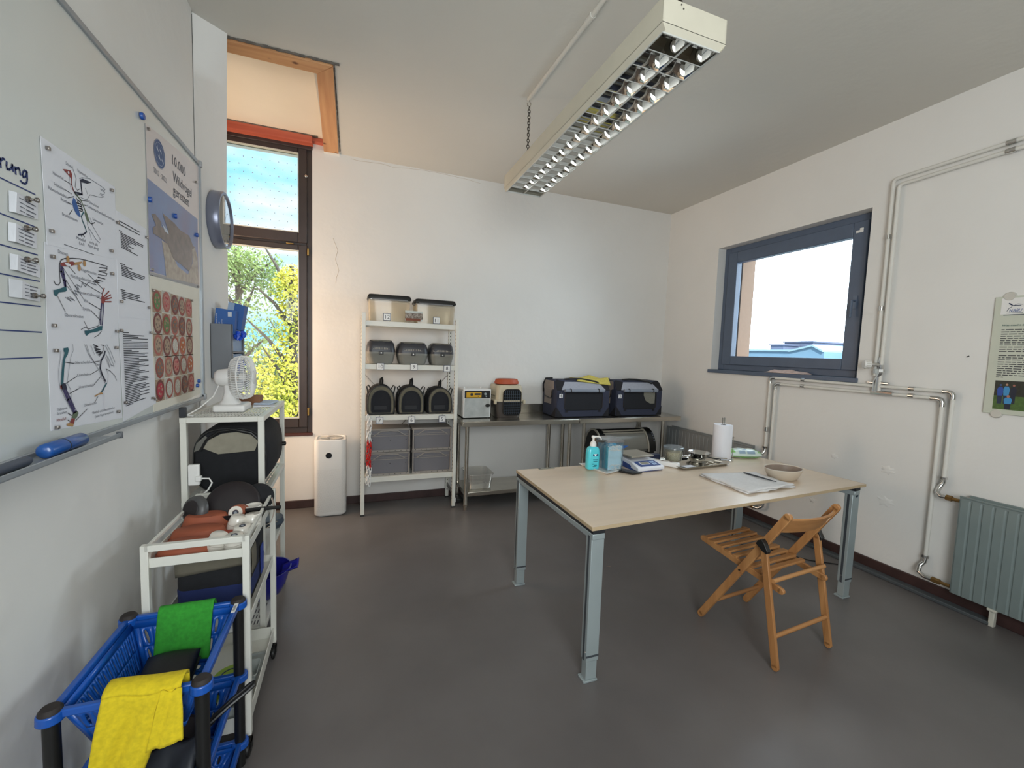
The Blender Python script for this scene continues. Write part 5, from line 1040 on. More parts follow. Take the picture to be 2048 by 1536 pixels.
# grey stacking bins
M_bin = mat('grey_bin_plastic', '77757a', .45, var=.02); M_bin2 = mat('warm_bin_rim', '96908a', .45)
def bin_(x0, x1, z, h, label, holes):
    y0, y1 = 3.93, 4.18; t = thing('storage_bin', ((x0+x1)/2, 4.05, z), label, 'bin', 'grey stacking bins on the lowest rack board'); cx, w = (x0+x1)/2, x1-x0
    b = MB(); b.loft([[V((cx+a, (y0+y1)/2+c, zz)) for a, c in rrect(0, 0, w*s, (y1-y0)*s, .02, 3)] for s, zz in ((.94, z+.001), (.97, z+h*.7), (.98, z+h-.02))]); b.build('body', M_bin, t, smooth=True, angle=.6)
    b = MB(); b.loft([[V((cx+a, (y0+y1)/2+c, zz)) for a, c in rrect(0, 0, w*s, (y1-y0)*s, .02, 3)] for s, zz in ((1.0, z+h-.022), (1.02, z+h-.018), (1.02, z+h-.008), (.99, z+h-.004), (.86, z+h-.004))]); b.build('rim', M_bin2, t, smooth=True, angle=.6)
    b = MB(); b.box(x0+.002, x0+.014, y0-.010, y0+.01, z, z+h-.02); b.box(x1-.014, x1-.002, y0-.010, y0+.01, z, z+h-.02); b.box(x0, x1, y0-.006, y0+.006, z, z+.018)
    b.box(x0, x1, y0-.002, y0+.006, z+h*.66, z+h*.685); b.box(x0, x1, y0-.002, y0+.006, z+h*.74, z+h*.755)
    b.tube([(cx-w*.40, y0-.001, z+h*.67), (cx-w*.2, y0-.003, z+h*.88), (cx+w*.0, y0-.003, z+h*.90), (cx+w*.2, y0-.003, z+h*.88), (cx+w*.40, y0-.001, z+h*.67)], .0055, 6); b.build('rib', M_bin2, t, bevel=.001)
    b = MB()
    for k in range(7): b.lathe([(0, .0008), (.0038, .0008)], (x0+.03+(w-.06)*k/6, y0-.0066, z+.010), 8, (0, -1, 0))
    if holes:
        for u in (.10, .52, .90): b.lathe([(0, .001), (.0038, .001)], (x0+w*u, y0+.003, z+h*.50), 8, (0, -1, 0))
    b.build('hole_pattern', M_groove, t)
bin_(.125, .492, .347, .215, 'grey stacking bin beside the chain, at the bottom', True); bin_(.125, .492, .562, .215, 'grey stacking bin beside the chain, stacked on another', True)
bin_(.512, .880, .347, .215, 'grey stacking bin by the steel table, at the bottom', False); bin_(.512, .880, .562, .215, 'grey stacking bin by the steel table, stacked on another', False)
# plastic barrier chain
t = thing('plastic_chain', (.13, 3.885, .3), 'red and white plastic link chain hanging at the near post of the white rack', 'chain')
def link(mb, c, r, h, rot, off=0.):
    P = []
    for k in range(14):
        a = 2*PI*k/14; u = math.cos(a)*r; v = math.sin(a)*h; P.append(V(c)+V((u*math.cos(rot), u*math.sin(rot), v)))
    mb.tube(P, .0042, 6, closed=True)
bw, br = MB(), MB()
for (x0, ph) in ((.118, 0), (.140, .5)):
    for k in range(19):
        z = .895 - (k+ph)*.0325; red = 7 <= k <= 13
        link(br if red else bw, (x0+.004*math.sin(k), 3.875, z), .0095, .0215, (k % 2)*PI/2+.5)
bw.build('chain_link', M_white, t, smooth=True); br.build('chain_link', M_red, t, smooth=True)
# air purifier
t = thing('air_purifier', (-.19, 4.05, 0), 'white tower air purifier with a round black display, between the tall window and the rack', 'air purifier')
AX, AY = -.186, 4.075
R = lambda w, zz, r=.045: [V((AX+a, AY+c, zz)) for a, c in rrect(0, 0, w, w*.92, r, 7)]
b = MB(); b.loft([R(.235, .004), R(.250, .012), R(.262, .022), R(.262, .672), R(.258, .682), R(.245, .686), R(.225, .684), R(.222, .676)]); b.build('body', M_white, t, smooth=True, angle=.7)
b = MB(); b.loft([R(.225, 0), R(.225, .006)]); b.build('base', M_black, t)
b = MB(); b.lathe([(0, .0), (.03, 0), (.035, .004), (.098, .006), (.102, .0)], (AX, AY, .678), 48); b.build('vent_ring', mat('grey_vent', 'a9a8a8', .5), t, smooth=True, angle=.7)
b = MB()
for k in range(40): a = 2*PI*k/40; c, s = math.cos(a), math.sin(a); b.bar((AX+c*.035, AY+s*.035, .684), (AX+c*.095, AY+s*.095, .6855), .0025, .003)
b.build('vent_grille', M_offwhite, t)
b = MB(); b.lathe([(0, .002), (.026, .002), (.027, 0)], (AX-.012, AY-.121, .548), 36, (0, -1, 0)); b.build('display', M_darkglass, t)
b = MB(); b.lathe([(.026, .0018), (.030, .0018), (.031, 0)], (AX-.012, AY-.121, .548), 36, (0, -1, 0)); b.build('display_ring', M_white, t, smooth=True)
b = MB()
for j in range(62):
    z = .045 + j*.0062
    for i in range(26):
        x = AX-.105+i*.0084 + (.0042 if j % 2 else 0)
        if x > AX+.106: continue
        yy = AY-.1207 + (.0 if abs(x-AX) < .086 else (abs(x-AX)-.086)**2*12)
        b.poly([V((x-.0013, yy-.0006, z)), V((x, yy-.0006, z-.0013)), V((x+.0013, yy-.0006, z)), V((x, yy-.0006, z+.0013))])
b.build('dot_pattern', mat('perforation_grey', '9c9488', .7), t, fix=False)
b = MB(); b.tube([at_z(694, 1000, .006), at_z(706, 1003, .006), at_z(718, 999, .02), at_z(728, 990, .03), at_z(745, 988, .02), at_z(775, 997, .006), at_z(820, 995, .006), at_z(860, 988, .006), at_z(888, 981, .006)], .0045, 6)
tag(b.build('power_cable', M_white, smooth=True), 'white power cable running along the floor behind the rack from the air purifier', 'cable')
t = thing('power_strip', (.99, 4.08, 0), 'dark power strip and plugs on the floor between the rack and the steel table', 'power strip')
b = MB(); b.box(.955, 1.02, 3.98, 4.18, .002, .045); b.build('housing', M_black, t, bevel=.006); b = MB(); b.box(.93, .955, 4.0, 4.06, .004, .05); b.build('plug', M_white, t, bevel=.005)
b = MB(); b.lathe([(0, .0), (.008, .003), (.009, .009), (.005, .014), (0, .015)], at_z(604, 1013, .001), 10); tag(b.build('crumb', mat('tan_pellet', 'b08a55', .8), smooth=True), 'small tan pellet on the floor by the baseboard under the tall window', 'pellet')

# ================================================================ STEEL TABLES
TZ = .85
def steel_table(x0, x1, y0, y1, label, shelf, lx):
    t = thing('steel_table', ((x0+x1)/2, (y0+y1)/2, 0), label, 'table', 'steel work tables along the back wall')
    b = MB(); b.box(x0, x1, y0-.001, y1, TZ-.006, TZ); b.box(x0, x1, y0-.001, y0+.003, TZ-.048, TZ-.006); b.box(x0, x0+.003, y0+.003, y1, TZ-.048, TZ-.006); b.box(x1-.003, x1, y0+.003, y1, TZ-.048, TZ-.006); b.build('top', M_steel, t, bevel=.003)
    b = MB(); b.box(x0, x1, y1-.012, y1, TZ, TZ+.10); b.build('backsplash', M_steel, t, bevel=.002)
    b = MB(); b.box(x0+.05, x1-.05, y0+.06, y1-.03, TZ-.05, TZ-.006); b.build('underframe', mat('dark_underframe', '4a4743', .5), t)
    for (x, y) in lx:
        b = MB(); b.tube([(x, y, .035), (x, y, TZ-.045)], .019, 20); lg = b.build('leg', M_steel, t, smooth=True, angle=.6)
        b = MB(); b.lathe([(0, .055), (.022, .055), (.022, .045), (.017, .040), (.018, .012), (.016, 0), (0, 0)], (x, y, 0), 18); b.build('foot_cap', mat('worn_foot', '6f665c', .5, metal=.4), lg, smooth=True, angle=.6)
    if shelf: b = MB(); b.box(x0+.045, x1-.02, y0+.04, y1-.03, .163, .167); b.box(x0+.045, x1-.02, y0+.038, y0+.042, .130, .167); b.box(x0+.045, x0+.049, y0+.04, y1-.03, .130, .167); b.build('lower_shelf', M_steel, t, bevel=.002)
steel_table(.945, 2.150, 3.745, 4.215, 'longer stainless steel table beside the rack, with a clear box on its low shelf', True, ((.995, 3.79), (2.07, 3.79), (1.00, 4.15), (2.01, 4.15)))
steel_table(2.158, 3.45, 3.745, 4.215, 'stainless steel table ending in the room corner, under the crate reading three', True, ((2.235, 3.79), (3.24, 3.79), (2.18, 4.15), (3.20, 4.15)))
clear_box('storage_box', 1.165, 4.0, .168, .25, .30, .145, 'clear empty plastic box on the low shelf of the steel table', m=M_clear)
# incubator box
t = thing('incubator', (1.10, 4.05, TZ), 'white box incubator with black and yellow panel and clear door on the steel table', 'incubator')
ix0, ix1, iy0, iy1 = .985, 1.262, 3.93, 4.17; iz1 = TZ+.285
b = MB(); b.box(ix0, ix1, iy0+.012, iy1, TZ+.006, iz1); b.build('case', M_white, t, bevel=.014, seg=4)
b = MB(); b.box(ix0, ix1, iy0, iy0+.016, TZ+.006, iz1); b.build('front_frame', M_white, t, bevel=.010, seg=4)
b = MB(); b.box(ix0+.012, ix1-.010, iy0-.003, iy0+.004, TZ+.195, iz1-.014); b.build('control_panel', M_black, t, bevel=.003)
b = MB(); b.box(ix0+.028, ix0+.178, iy0-.005, iy0-.002, TZ+.205, TZ+.255); b.build('yellow_label', mat('warning_yellow', 'd9a514', .5), t)
b = MB(); b.lathe([(0, .0), (.014, .0), (.014, .001), (0, .001)], (ix0+.080, iy0-.006, TZ+.234), 20, (0, -1, 0)); b.box(ix0+.110, ix0+.168, iy0-.0065, iy0-.005, TZ+.228, TZ+.246); b.lathe([(0, 0), (.004, 0)], (ix0+.145, iy0-.0062, TZ+.214), 10, (0, -1, 0)); b.build('print', M_ink, t)
b = MB(); b.lathe([(0, .014), (.011, .013), (.013, 0)], (ix1-.060, iy0-.003, TZ+.238), 20, (0, -1, 0)); b.lathe([(0, .008), (.006, .007), (.007, 0)], (ix1-.05, iy0-.003, TZ+.214), 14, (0, -1, 0)); b.build('knob', M_silver, t, smooth=True)
b = MB(); b.box(ix0+.014, ix1-.012, iy0-.003, iy0+.002, TZ+.018, TZ+.192); b.build('door', mat('milky_door', 'b9bbb8', .15, var=.12, scale=14, coat=.5), t, bevel=.003)
b = MB(); b.lathe([(0, .012), (.012, .011), (.015, .002), (.017, 0)], (ix1-.032, iy0-.004, TZ+.125), 20, (0, -1, 0), sx=1.5, ref=(1, 0, 0)); b.build('latch', M_black, t, smooth=True)
b = MB()
for x in (ix0+.03, ix1-.08): b.lathe([(0, .014), (.009, .012), (.010, 0)], (x, iy0+.10, iz1), 12)
b.build('top_knob', M_white, t, smooth=True)
b = MB(); b.box(ix0-.006, ix0+.002, iy0+.03, iy0+.06, TZ+.02, iz1-.02); b.build('side_hinge', M_offwhite, t, bevel=.002)
# hard transport box
t = thing('transport_box', (1.45, 4.05, TZ), 'hard pet carrier with beige top, dark base and wire door on the steel table', 'pet carrier')
hx0, hx1, hy0, hy1 = 1.305, 1.600, 3.90, 4.18; cx, cyy = (hx0+hx1)/2, (hy0+hy1)/2; w, d = hx1-hx0, hy1-hy0
R = lambda sw, sd, zz, r=.04: [V((cx+a, cyy+c, zz)) for a, c in rrect(0, 0, w*sw, d*sd, r, 4)]
b = MB(); b.loft([R(.80, .86, TZ+.001), R(.84, .88, TZ+.02), R(.95, .96, TZ+.150), R(.99, 1.0, TZ+.155), R(.99, 1.0, TZ+.165)]); b.build('base', mat('brown_grey_shell', '4b4541', .45), t, smooth=True, angle=.6)
b = MB(); b.loft([R(1.03, 1.03, TZ+.165), R(1.03, 1.03, TZ+.176), R(.97, .97, TZ+.185), R(.92, .95, TZ+.30), R(.86, .90, TZ+.325), R(.60, .7, TZ+.33)]); tp_ = b.build('top', mat('beige_shell', 'c3b79d', .45), t, smooth=True, angle=.6)
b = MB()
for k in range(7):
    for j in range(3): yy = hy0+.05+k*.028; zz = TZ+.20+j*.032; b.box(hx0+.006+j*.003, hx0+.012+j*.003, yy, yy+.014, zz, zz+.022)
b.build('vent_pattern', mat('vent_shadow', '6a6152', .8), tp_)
for s in (hx0-.004, hx1+.004):
    b = MB(); b.box(s-.012, s+.012, hy0-.004, hy0+.03, TZ+.140, TZ+.180); b.build('clip', mat('beige_shell', 'c3b79d'), t, bevel=.004)
dx0, dx1, dz0, dz1 = cx-.075, cx+.112, TZ+.030, TZ+.285
door = [(a, c) for a, c in rrect((dx0+dx1)/2, (dz0+dz1)/2, dx1-dx0, dz1-dz0, .045, 5)]
b = MB(); b.prism([V((a, hy0-.003, c)) for a, c in door], (0, .012, 0)); b.build('door_opening', mat('dark_inside', '121315', .9), t)
b = MB(); b.tube([V((a, hy0-.006, c)) for a, c in door], .005, 6, closed=True); b.build('door_surround_edge', M_black, t, smooth=True)
b = MB()
for k in range(1, 9): x = dx0+(dx1-dx0)*k/9; b.tube([(x, hy0-.008, dz0+.01), (x, hy0-.008, dz1-.01)], .0016, 5)
for k in range(1, 10): z = dz0+(dz1-dz0)*k/10; b.tube([(dx0+.004, hy0-.0095, z), (dx1-.004, hy0-.0095, z)], .0014, 5)
b.build('wire_grille', mat('dark_wire', '4d5866', .4, metal=.6), t, smooth=True)
b = MB(); b.box(cx-.16, cx-.04, hy0+.004, hy0+.02, TZ+.335, TZ+.337); 
t = thing('oval_dish', (cx-.01, 3.99, TZ+.33), 'upturned terracotta dish lying on top of the beige transport box', 'dish')
b = MB(); b.lathe([(0, .052), (.095, .052), (.112, .048), (.126, .018), (.126, .004), (.118, 0), (.09, .03), (0, .04)], (cx-.005, 4.01, TZ+.333), 40, sy=.75); b.build('dish', mat('bright_terracotta', 'b14f2c', .55), t, smooth=True, angle=.7)
# soft folding crates
M_cr_blue = mat('slate_navy_canvas', '34384a', .9, var=.05, scale=60, bump=.2, bscale=300); M_cr_grey = mat('light_grey_canvas', 'a0a3ae', .9, var=.04, scale=60); M_cr_taupe = mat('taupe_canvas', '968a82', .9, var=.04, scale=60); M_cr_side = mat('slate_side_canvas', '45434d', .9, var=.05)
def crate(x0, x1, y0, y1, z, h, label, num, cpx, vent):
    t = thing('folding_crate', ((x0+x1)/2, (y0+y1)/2, z), label, 'folding crate', 'soft folding crates on the steel tables'); w = x1-x0; zk = z+h*.73; ins = h*.20
    prof = [(y0, z+.004), (y0, zk), (y0+ins, z+h), (y1-.05, z+h), (y1, z+h-.05), (y1, z+.004)]
    b = MB(); b.prism([V((x0, a, c)) for a, c in prof], (w, 0, 0)); b.build('body', M_cr_blue, t, bevel=.012, seg=3)
    fy = y0-.003
    # front frame: navy below, light above the fold
    b = MB(); b.prism([(x0+w*.12, fy, z+.012), (x1-w*.12, fy, z+.012), (x1-.01, fy, z+.10), (x1-.01, fy, zk), (x0+.01, fy, zk), (x0+.01, fy, z+.10)], (0, .003, 0)); b.build('front_panel', M_cr_blue, t)
    b = MB()
    for (xa, xb) in ((x0+.004, x0+w*.13), (x1-.004, x1-w*.13)): b.prism([(xa, fy-.001, z+.008), (xb, fy-.001, z+.008), (xa, fy-.001, z+.11)], (0, .003, 0))
    b.prism([(x0-.003, y0+.005, z+.008), (x0-.003, y0+.11, z+.008), (x0-.003, y0+.004, z+.11)], (.003, 0, 0)); b.build('corner_patch', mat('black_corner_fabric', '1b1a1f', .9), t)
    mz0, mz1 = z+h*.20, zk-.012; mx0, mx1 = x0+w*.15, x1-w*.14
    b = MB(); b.prism([V((a, fy-.001, c)) for a, c in rrect((mx0+mx1)/2, (mz0+mz1)/2, mx1-mx0, mz1-mz0, .035, 5)], (0, .002, 0)); mw = b.build('mesh_window', M_mesh, t)
    b = MB(); b.tube([V((a, fy-.002, c)) for a, c in rrect((mx0+mx1)/2, (mz0+mz1)/2, mx1-mx0, mz1-mz0, .035, 5)], .003, 6, closed=True); b.build('piping_edge', M_black, t, smooth=True)
    if vent: b = MB(); b.poly([V((a, fy-.003, c)) for a, c in ((mx1-.17, mz1-.01), (mx1-.02, mz1-.01), (mx1-.02, mz0+.06), (mx1-.08, mz0+.06), (mx1-.14, mz0+.09), (mx1-.17, mz0+.15))]); b.build('see_through_patch', mat('mesh_backlit', '7f7d72', .9, var=.25, scale=200), t, solid=.001)
    # sloping top panel with dark corners
    def S(x, v, o=.004): return V((x, y0+ins*v-o*.8, zk+(h-h*.73)*v+o*.6))
    b = MB(); b.poly([S(x0+.055, .02), S(x1-.055, .02), S(x1-.115, .78), S(x0+.115, .78)]); b.build('top_panel', M_cr_grey, t, solid=.004)
    b = MB(); b.poly([S(x0+.002, .0, .003), S(x0+.05, 0, .003), S(x0+.11, .8, .003), S(x0+.03, 1, .003), S(x0+.004, .8, .003)]); b.poly([S(x1-.002, .0, .003), S(x1-.05, 0, .003), S(x1-.11, .8, .003), S(x1-.03, 1, .003), S(x1-.004, .8, .003)]); b.build('gusset', mat('black_corner_fabric', '1b1a1f'), t, solid=.003)
    b = MB(); b.prism([(x0-.004, y0+.06, zk+.005), (x0-.004, y0+ins*.9, z+h-.012), (x0-.004, y1-.06, z+h-.012), (x0-.004, y1-.03, z+h-.06), (x0-.004, y1-.03, zk)], (.004, 0, 0)); b.prism([(x0-.006, y0+.11, z+.13), (x0-.006, y1-.05, z+.13), (x0-.006, y1-.05, zk), (x0-.006, y0+.11, zk)], (.004, 0, 0)); b.build('side_panel', M_cr_taupe, t, bevel=.002)
    b = MB(); b.prism([(x0-.010, y0+.08, zk+.01), (x0-.010, y1-.05, zk+.01), (x0-.010, y1-.06, zk-.07), (x0-.010, y0+.11, zk-.09), (x0-.010, y0+.09, zk-.06)], (.004, 0, 0)); b.build('side_flap', M_cr_taupe, t, bevel=.003)
    b = MB(); b.tube([(x0-.012, y0+.085, zk), (x0-.012, y0+.095, zk-.075), (x0-.012, y0+.12, zk-.09), (x0-.012, y1-.06, zk-.07)], .0045, 6); b.tube([(x0-.008, y1-.03, zk-.04), (x0-.012, y1-.02, z+h-.06), (x0-.002, y1-.06, z+h+.004), (x0+.08, y1-.06, z+h+.006)], .007, 6); b.build('binding_edge', M_black, t, smooth=True)
    b = MB(); b.tube([(x0+.085, fy-.014, zk-.002), (x1-.085, fy-.014, zk-.004)], .017, 14); b.build('rolled_door', mat('rolled_grey_mesh', '868d99', .9), t, smooth=True, angle=.7)
    b = MB()
    for x in (x0+w*.24, x1-w*.24): b.tube([V((x, fy-.014, zk)) + V((0, math.cos(a)*.019, math.sin(a)*.019)) for a in [2*PI*k/14 for k in range(14)]], .005, 6, closed=True)
    b.build('strap', M_black, t, smooth=True)
    b = MB()
    for x in (x0+w*.19, x1-w*.19): b.box(x-.012, x+.012, fy-.005, fy, z+.055, z+.082)
    b.build('patch_mark', mat('black_corner_fabric', '1b1a1f'), t)
    b = MB(); b.tube([(x0+.13, y0+ins+.02, z+h+.006), (x0+.2, y0+ins-.005, z+h+.014), (cx_(x0, x1), y0+ins-.012, z+h+.012), (x1-.16, y0+ins-.03, z+h-.012), (x1-.12, y0+ins-.04, z+h-.03)], .0095, 6); b.build('carry_handle', M_black, t, smooth=True)
    numcard(num, cpx[0], cpx[1], .046, y0-.018, label='clipped to the front of a soft folding crate')
    return t
def cx_(a, b_): return (a+b_)/2
crate(1.930, 2.560, 3.84, 4.17, TZ, .385, 'navy and grey soft folding crate with a taupe side panel, under the yellow cloth', '4', (1122, 792), False)
crate(2.645, 3.250, 3.84, 4.17, TZ, .385, 'navy and grey soft folding crate with a see-through mesh patch, beside the room corner', '3', (1240, 793), True)
def pc(u, v):
    x = 2.18 + u*.40; y = 3.885 + v*.17 - .02*u; z = TZ+.388 + .012 + .010*math.sin(u*8)*math.sin(v*5) + .02*math.exp(-((u-.55)**2+(v-.9)**2)*30)
    if v < .3: z -= (.3-v)*.22*(.35+.65*u)
    return V((x + .05*math.sin(v*3)*(1-u), y, z))
b = MB(); b.grid(pc, 24, 14); tag(b.build('duster', M_paleyellow, smooth=True, solid=.008, angle=3), 'pale yellow cloth lying folded on top of the soft crate', 'cloth')

# ================================================================ THE WORK TABLE
TT_ = .745
CFL, CFR, CBR, CBL = V((.988, 1.562, 0)), V((3.047, 1.668, 0)), V((2.985, 2.495, 0)), V((.988, 2.495, 0))
t = thing('work_table', (2.0, 2.03, 0), 'large pale wood-look table on silver metal legs in the middle of the room', 'table')
b = MB(); b.prism([p+V((0, 0, TT_-.014)) for p in (CFL, CFR, CBR, CBL)], (0, 0, .0132)); tp_ = b.build('tabletop', M_ply, t)
b = MB()
for p, q in ((CFL, CFR), (CFR, CBR), (CBR, CBL), (CBL, CFL)): b.bar(p+V((0, 0, TT_-.009)), q+V((0, 0, TT_-.009)), .003, .017)
b.build('edge_band', M_plyedge, tp_, bevel=.001)
FLg, FRg, BRg, BLg = V((1.032, 1.604, 0)), V((2.975, 1.700, 0)), V((2.86, 2.43, 0)), V((1.018, 2.452, 0))
zt = TT_-.034
for p, q in ((FLg, BLg), (FRg, BRg)):
    b = MB(); b.bar(V((p.x, p.y-.03, zt+.006)), V((q.x, q.y+.03, zt+.006)), .064, .022); b.build('spacer', mat('black_spacer', '1e2024', .6), t)
b = MB()
for p, q in ((FLg, BLg), (FRg, BRg)): b.bar(V((p.x, p.y-.03, zt-.020)), V((q.x, q.y+.03, zt-.020)), .066, .028)
b.bar(V((FLg.x+.05, 1.70, zt-.012)), V((FRg.x-.05, 1.79, zt-.012)), .03, .03); b.bar(V((BLg.x+.05, 2.38, zt-.012)), V((BRg.x-.05, 2.36, zt-.012)), .03, .03)
b.build('frame_rail', M_silver, t, bevel=.004)
for i, p in enumerate((FLg, FRg, BRg, BLg)):
    sy = -1 if i < 2 else 1
    b = MB(); b.box(p.x-.033, p.x+.033, p.y-.024, p.y+.024, .10, TT_-.040); lg = b.build('leg', M_silver, t, bevel=.003)
    b = MB(); b.box(p.x-.033, p.x+.033, p.y-.0005-.024, p.y-.024, .12, .13)
    for s in (-1, 1): b.box(p.x+s*.0335-.0006, p.x+s*.0335+.0006, p.y-.007, p.y+.007, .10, TT_-.055)
    b.build('groove', mat('leg_groove', '3c4146', .6), lg)
    b = MB(); b.box(p.x-.028, p.x+.028, p.y-.020, p.y+.020, .010, .115); b.build('leg_extension', M_silver, lg, bevel=.002)
    b = MB(); b.box(p.x-.040, p.x+.032, p.y-.026, p.y+.030, .0, .010); b.build('foot_plate', M_silver, lg, bevel=.002)
    b = MB(); b.lathe([(0, .003), (.004, .002), (.005, 0)], (p.x-.0335, p.y-.014 if i in (0, 3) else p.y, .145), 10, (-1, 0, 0)); b.build('screw', M_chrome, lg)
b = MB(); b.box(FRg.x-.004, FRg.x+.014, FRg.y-.0262, FRg.y-.024, TT_-.082, TT_-.066); b.build('maker_badge', mat('dark_badge', '2a3440', .5), t)
b = MB(); b.box(1.138, 1.252, 2.468, 2.492, TT_-.0005, TT_+.003); b.build('cable_flap', mat('grey_flap', '8b8a80', .45), t, bevel=.001)
b = MB(); b.box(1.215, 1.228, 2.484, 2.493, TT_+.003, TT_+.004); b.box(1.135, 1.150, 2.470, 2.480, TT_+.003, TT_+.004); b.build('flap_slot', M_black, t)
b = MB(); pts = [(2.55, 2.47, .66), (2.62, 2.49, .60), (2.74, 2.48, .57), (2.84, 2.47, .60), (2.80, 2.50, .66)]; b.tube(pts, .005, 6); b.build('cable', M_black, t, smooth=True)
b = MB(); b.tube([V((BRg.x+.02, 2.46, .30)), V((BRg.x+.03, 2.50, .02)), V((3.0, 2.42, .004)), V((3.12, 2.32, .004)), V((3.25, 2.1, .004)), V((3.42, 1.98, .004))], .004, 6); tag(b.build('floor_cable', M_black, smooth=True), 'thin black cable trailing over the floor from the far table leg to the side wall', 'cable')

# ---- things on the table
TZt = TT_+.0006
def tz(px, py): return at_z(px, py, TT_)
# tray with hand rub
t = thing('serving_tray', (1.51, 2.36, TZt), 'small white rectangular dish under the turquoise pump bottle', 'dish')
q = [V((1.447, 2.50, 0)), V((1.510, 2.235, 0)), V((1.618, 2.275, 0)), V((1.552, 2.50, 0))]; c = sum(q, V())/4
def Q(s, z): return [V((c.x+(p.x-c.x)*s, c.y+(p.y-c.y)*s, z)) for p in q]
b = MB(); b.loft([Q(.80, TZt), Q(.82, TZt+.003), Q(.98, TZt+.011), Q(1.0, TZt+.014), Q(.97, TZt+.014), Q(.80, TZt+.007)]); b.build('dish', M_white, t, smooth=True, angle=.7)
t = thing('pump_bottle', (1.49, 2.38, TZt+.007), 'turquoise hand rub bottle with a white pump, on the small white dish', 'bottle')
M_turq = mat('turquoise_liquid', '56d4e2', .25, var=.05, scale=6, coat=.6)
R = lambda w, d, zz: [V((1.482+a, 2.385+k, zz)) for a, k in rrect(0, 0, w, d, min(w, d)*.32, 5)]
z0 = TZt+.0075
b = MB(); b.loft([R(.082, .048, z0), R(.088, .054, z0+.006), R(.088, .054, z0+.105), R(.084, .052, z0+.125), R(.070, .044, z0+.142), R(.036, .034, z0+.149), R(.030, .030, z0+.152)]); b.build('bottle', M_turq, t, smooth=True, angle=.8)
b = MB(); b.lathe([(0, 0), (.021, 0), (.021, .012), (.019, .022), (.012, .032), (.007, .036), (.007, .060), (0, .060)], (1.482, 2.385, z0+.150), 24); b.build('pump_collar', M_white, t, smooth=True, angle=.7)
b = MB(); b.lathe([(0, .0), (.012, .0), (.013, .006), (.010, .014), (0, .015)], (1.482, 2.385, z0+.205), 20); b.tube([(1.486, 2.384, z0+.213), (1.515, 2.378, z0+.213), (1.530, 2.375, z0+.207), (1.536, 2.374, z0+.192)], [.006, .0055, .005, .004], 10); b.build('pump_head', M_white, t, smooth=True)
fy = 2.3578
b = MB(); b.prism([V((1.468+a, fy, k)) for a, k in rrect(.020, z0+.096, .040, .012, .003, 3)], (0, .001, 0)); b.build('label_print', mat('navy_label', '203a6e', .4), t)
b = MB(); b.poly([V((1.475, fy-.0004, z0+.102)), V((1.475+.012, fy-.0004, z0+.084)), V((1.475+.022, fy-.0004, z0+.102))]); b.build('label_print', mat('white_label', 'e6f0f2', .5), t)
b = MB()
for (x0, x1, z) in ((1.470, 1.507, .062), (1.473, 1.503, .052), (1.464, 1.478, .034), (1.478, 1.500, .026), (1.470, 1.497, .018)): b.box(x0, x1, fy-.0006, fy, z0+z, z0+z+.004)
b.build('text_print', mat('teal_print', '17606c', .5), t)
# mask dispenser
t = thing('mask_dispenser', (1.61, 2.36, TZt), 'clear acrylic box packed with blue face masks, beside the turquoise bottle', 'dispenser')
mx0, mx1, my0, my1, mz = 1.545, 1.660, 2.30, 2.46, TZt+.205
def acr(mb, x0, x1, y0, y1, z0, z1): mb.box(x0, x1, y0, y1, z0, z1)
b = MB(); acr(b, mx0, mx0+.002, my0, my1, TZt, mz); acr(b, mx1-.002, mx1, my0, my1, TZt, mz); acr(b, mx0, mx1, my0, my0+.002, TZt, mz-.03); acr(b, mx0, mx1, my1-.002, my1, TZt, mz); b.box(mx0, mx1, my0, my1, TZt, TZt+.002); b.build('box', M_clearer, t)
b = MB(); b.box(mx0-.003, mx1+.003, my0-.003, my1+.003, mz-.012, mz); b.build('lid', clear('lid_plastic', 'e6eaee', gloss=.5, rough=.05, cloud=.12), t)
M_mask = mat('mask_blue', '6fb9da', .85, var=.05, scale=8); 
for k in range(9):
    y = my0+.010+k*.0155
    def mk(u, v, y=y, k=k): return V((mx0+.006+(mx1-mx0-.012)*u, y + .003*math.sin(v*18+k) + .004*math.sin(u*PI), TZt+.008 + .158*v + .004*math.sin(u*9+k)))
    b = MB(); b.grid(mk, 6, 16); tag(b.build('face_mask', M_mask if k % 3 else mat('mask_pale', 'b4d6e6', .85), smooth=True, solid=.004, angle=3), 'pleated blue face mask in the clear acrylic dispenser', 'face mask', 'face masks in the dispenser')
b = MB(); random.seed(6)
for zc_, n in ((TZt+.155, 9), (TZt+.03, 5)):
    for k in range(n):
        x = random.uniform(mx0+.02, mx1-.02); pts = [V((x+.022*math.cos(a*1.2+k), my0+.0045, zc_+.016*math.sin(a+k)+.004*math.sin(3*a))) for a in [j*.55 for j in range(9)]]
        b.tube(pts, .0016, 5)
tag(b.build('ear_loop_thread', M_white, smooth=True), 'white elastic ear loops tangled in front of the blue masks', 'ear loops')
# phone
t = thing('mobile_phone', (1.68, 2.28, TZt), 'black mobile phone lying flat in front of the mask box', 'phone')
b = MB(); b.obox((1.672, 2.272, TZt+.006), (.040, .004, 0), (-.045, .060, 0), (0, 0, .0055)); b.build('body', M_black, t, bevel=.004, seg=3)
b = MB(); b.obox((1.672, 2.272, TZt+.0119), (.036, .0036, 0), (-.041, .055, 0), (0, 0, .0004)); b.build('screen', M_darkglass, t)
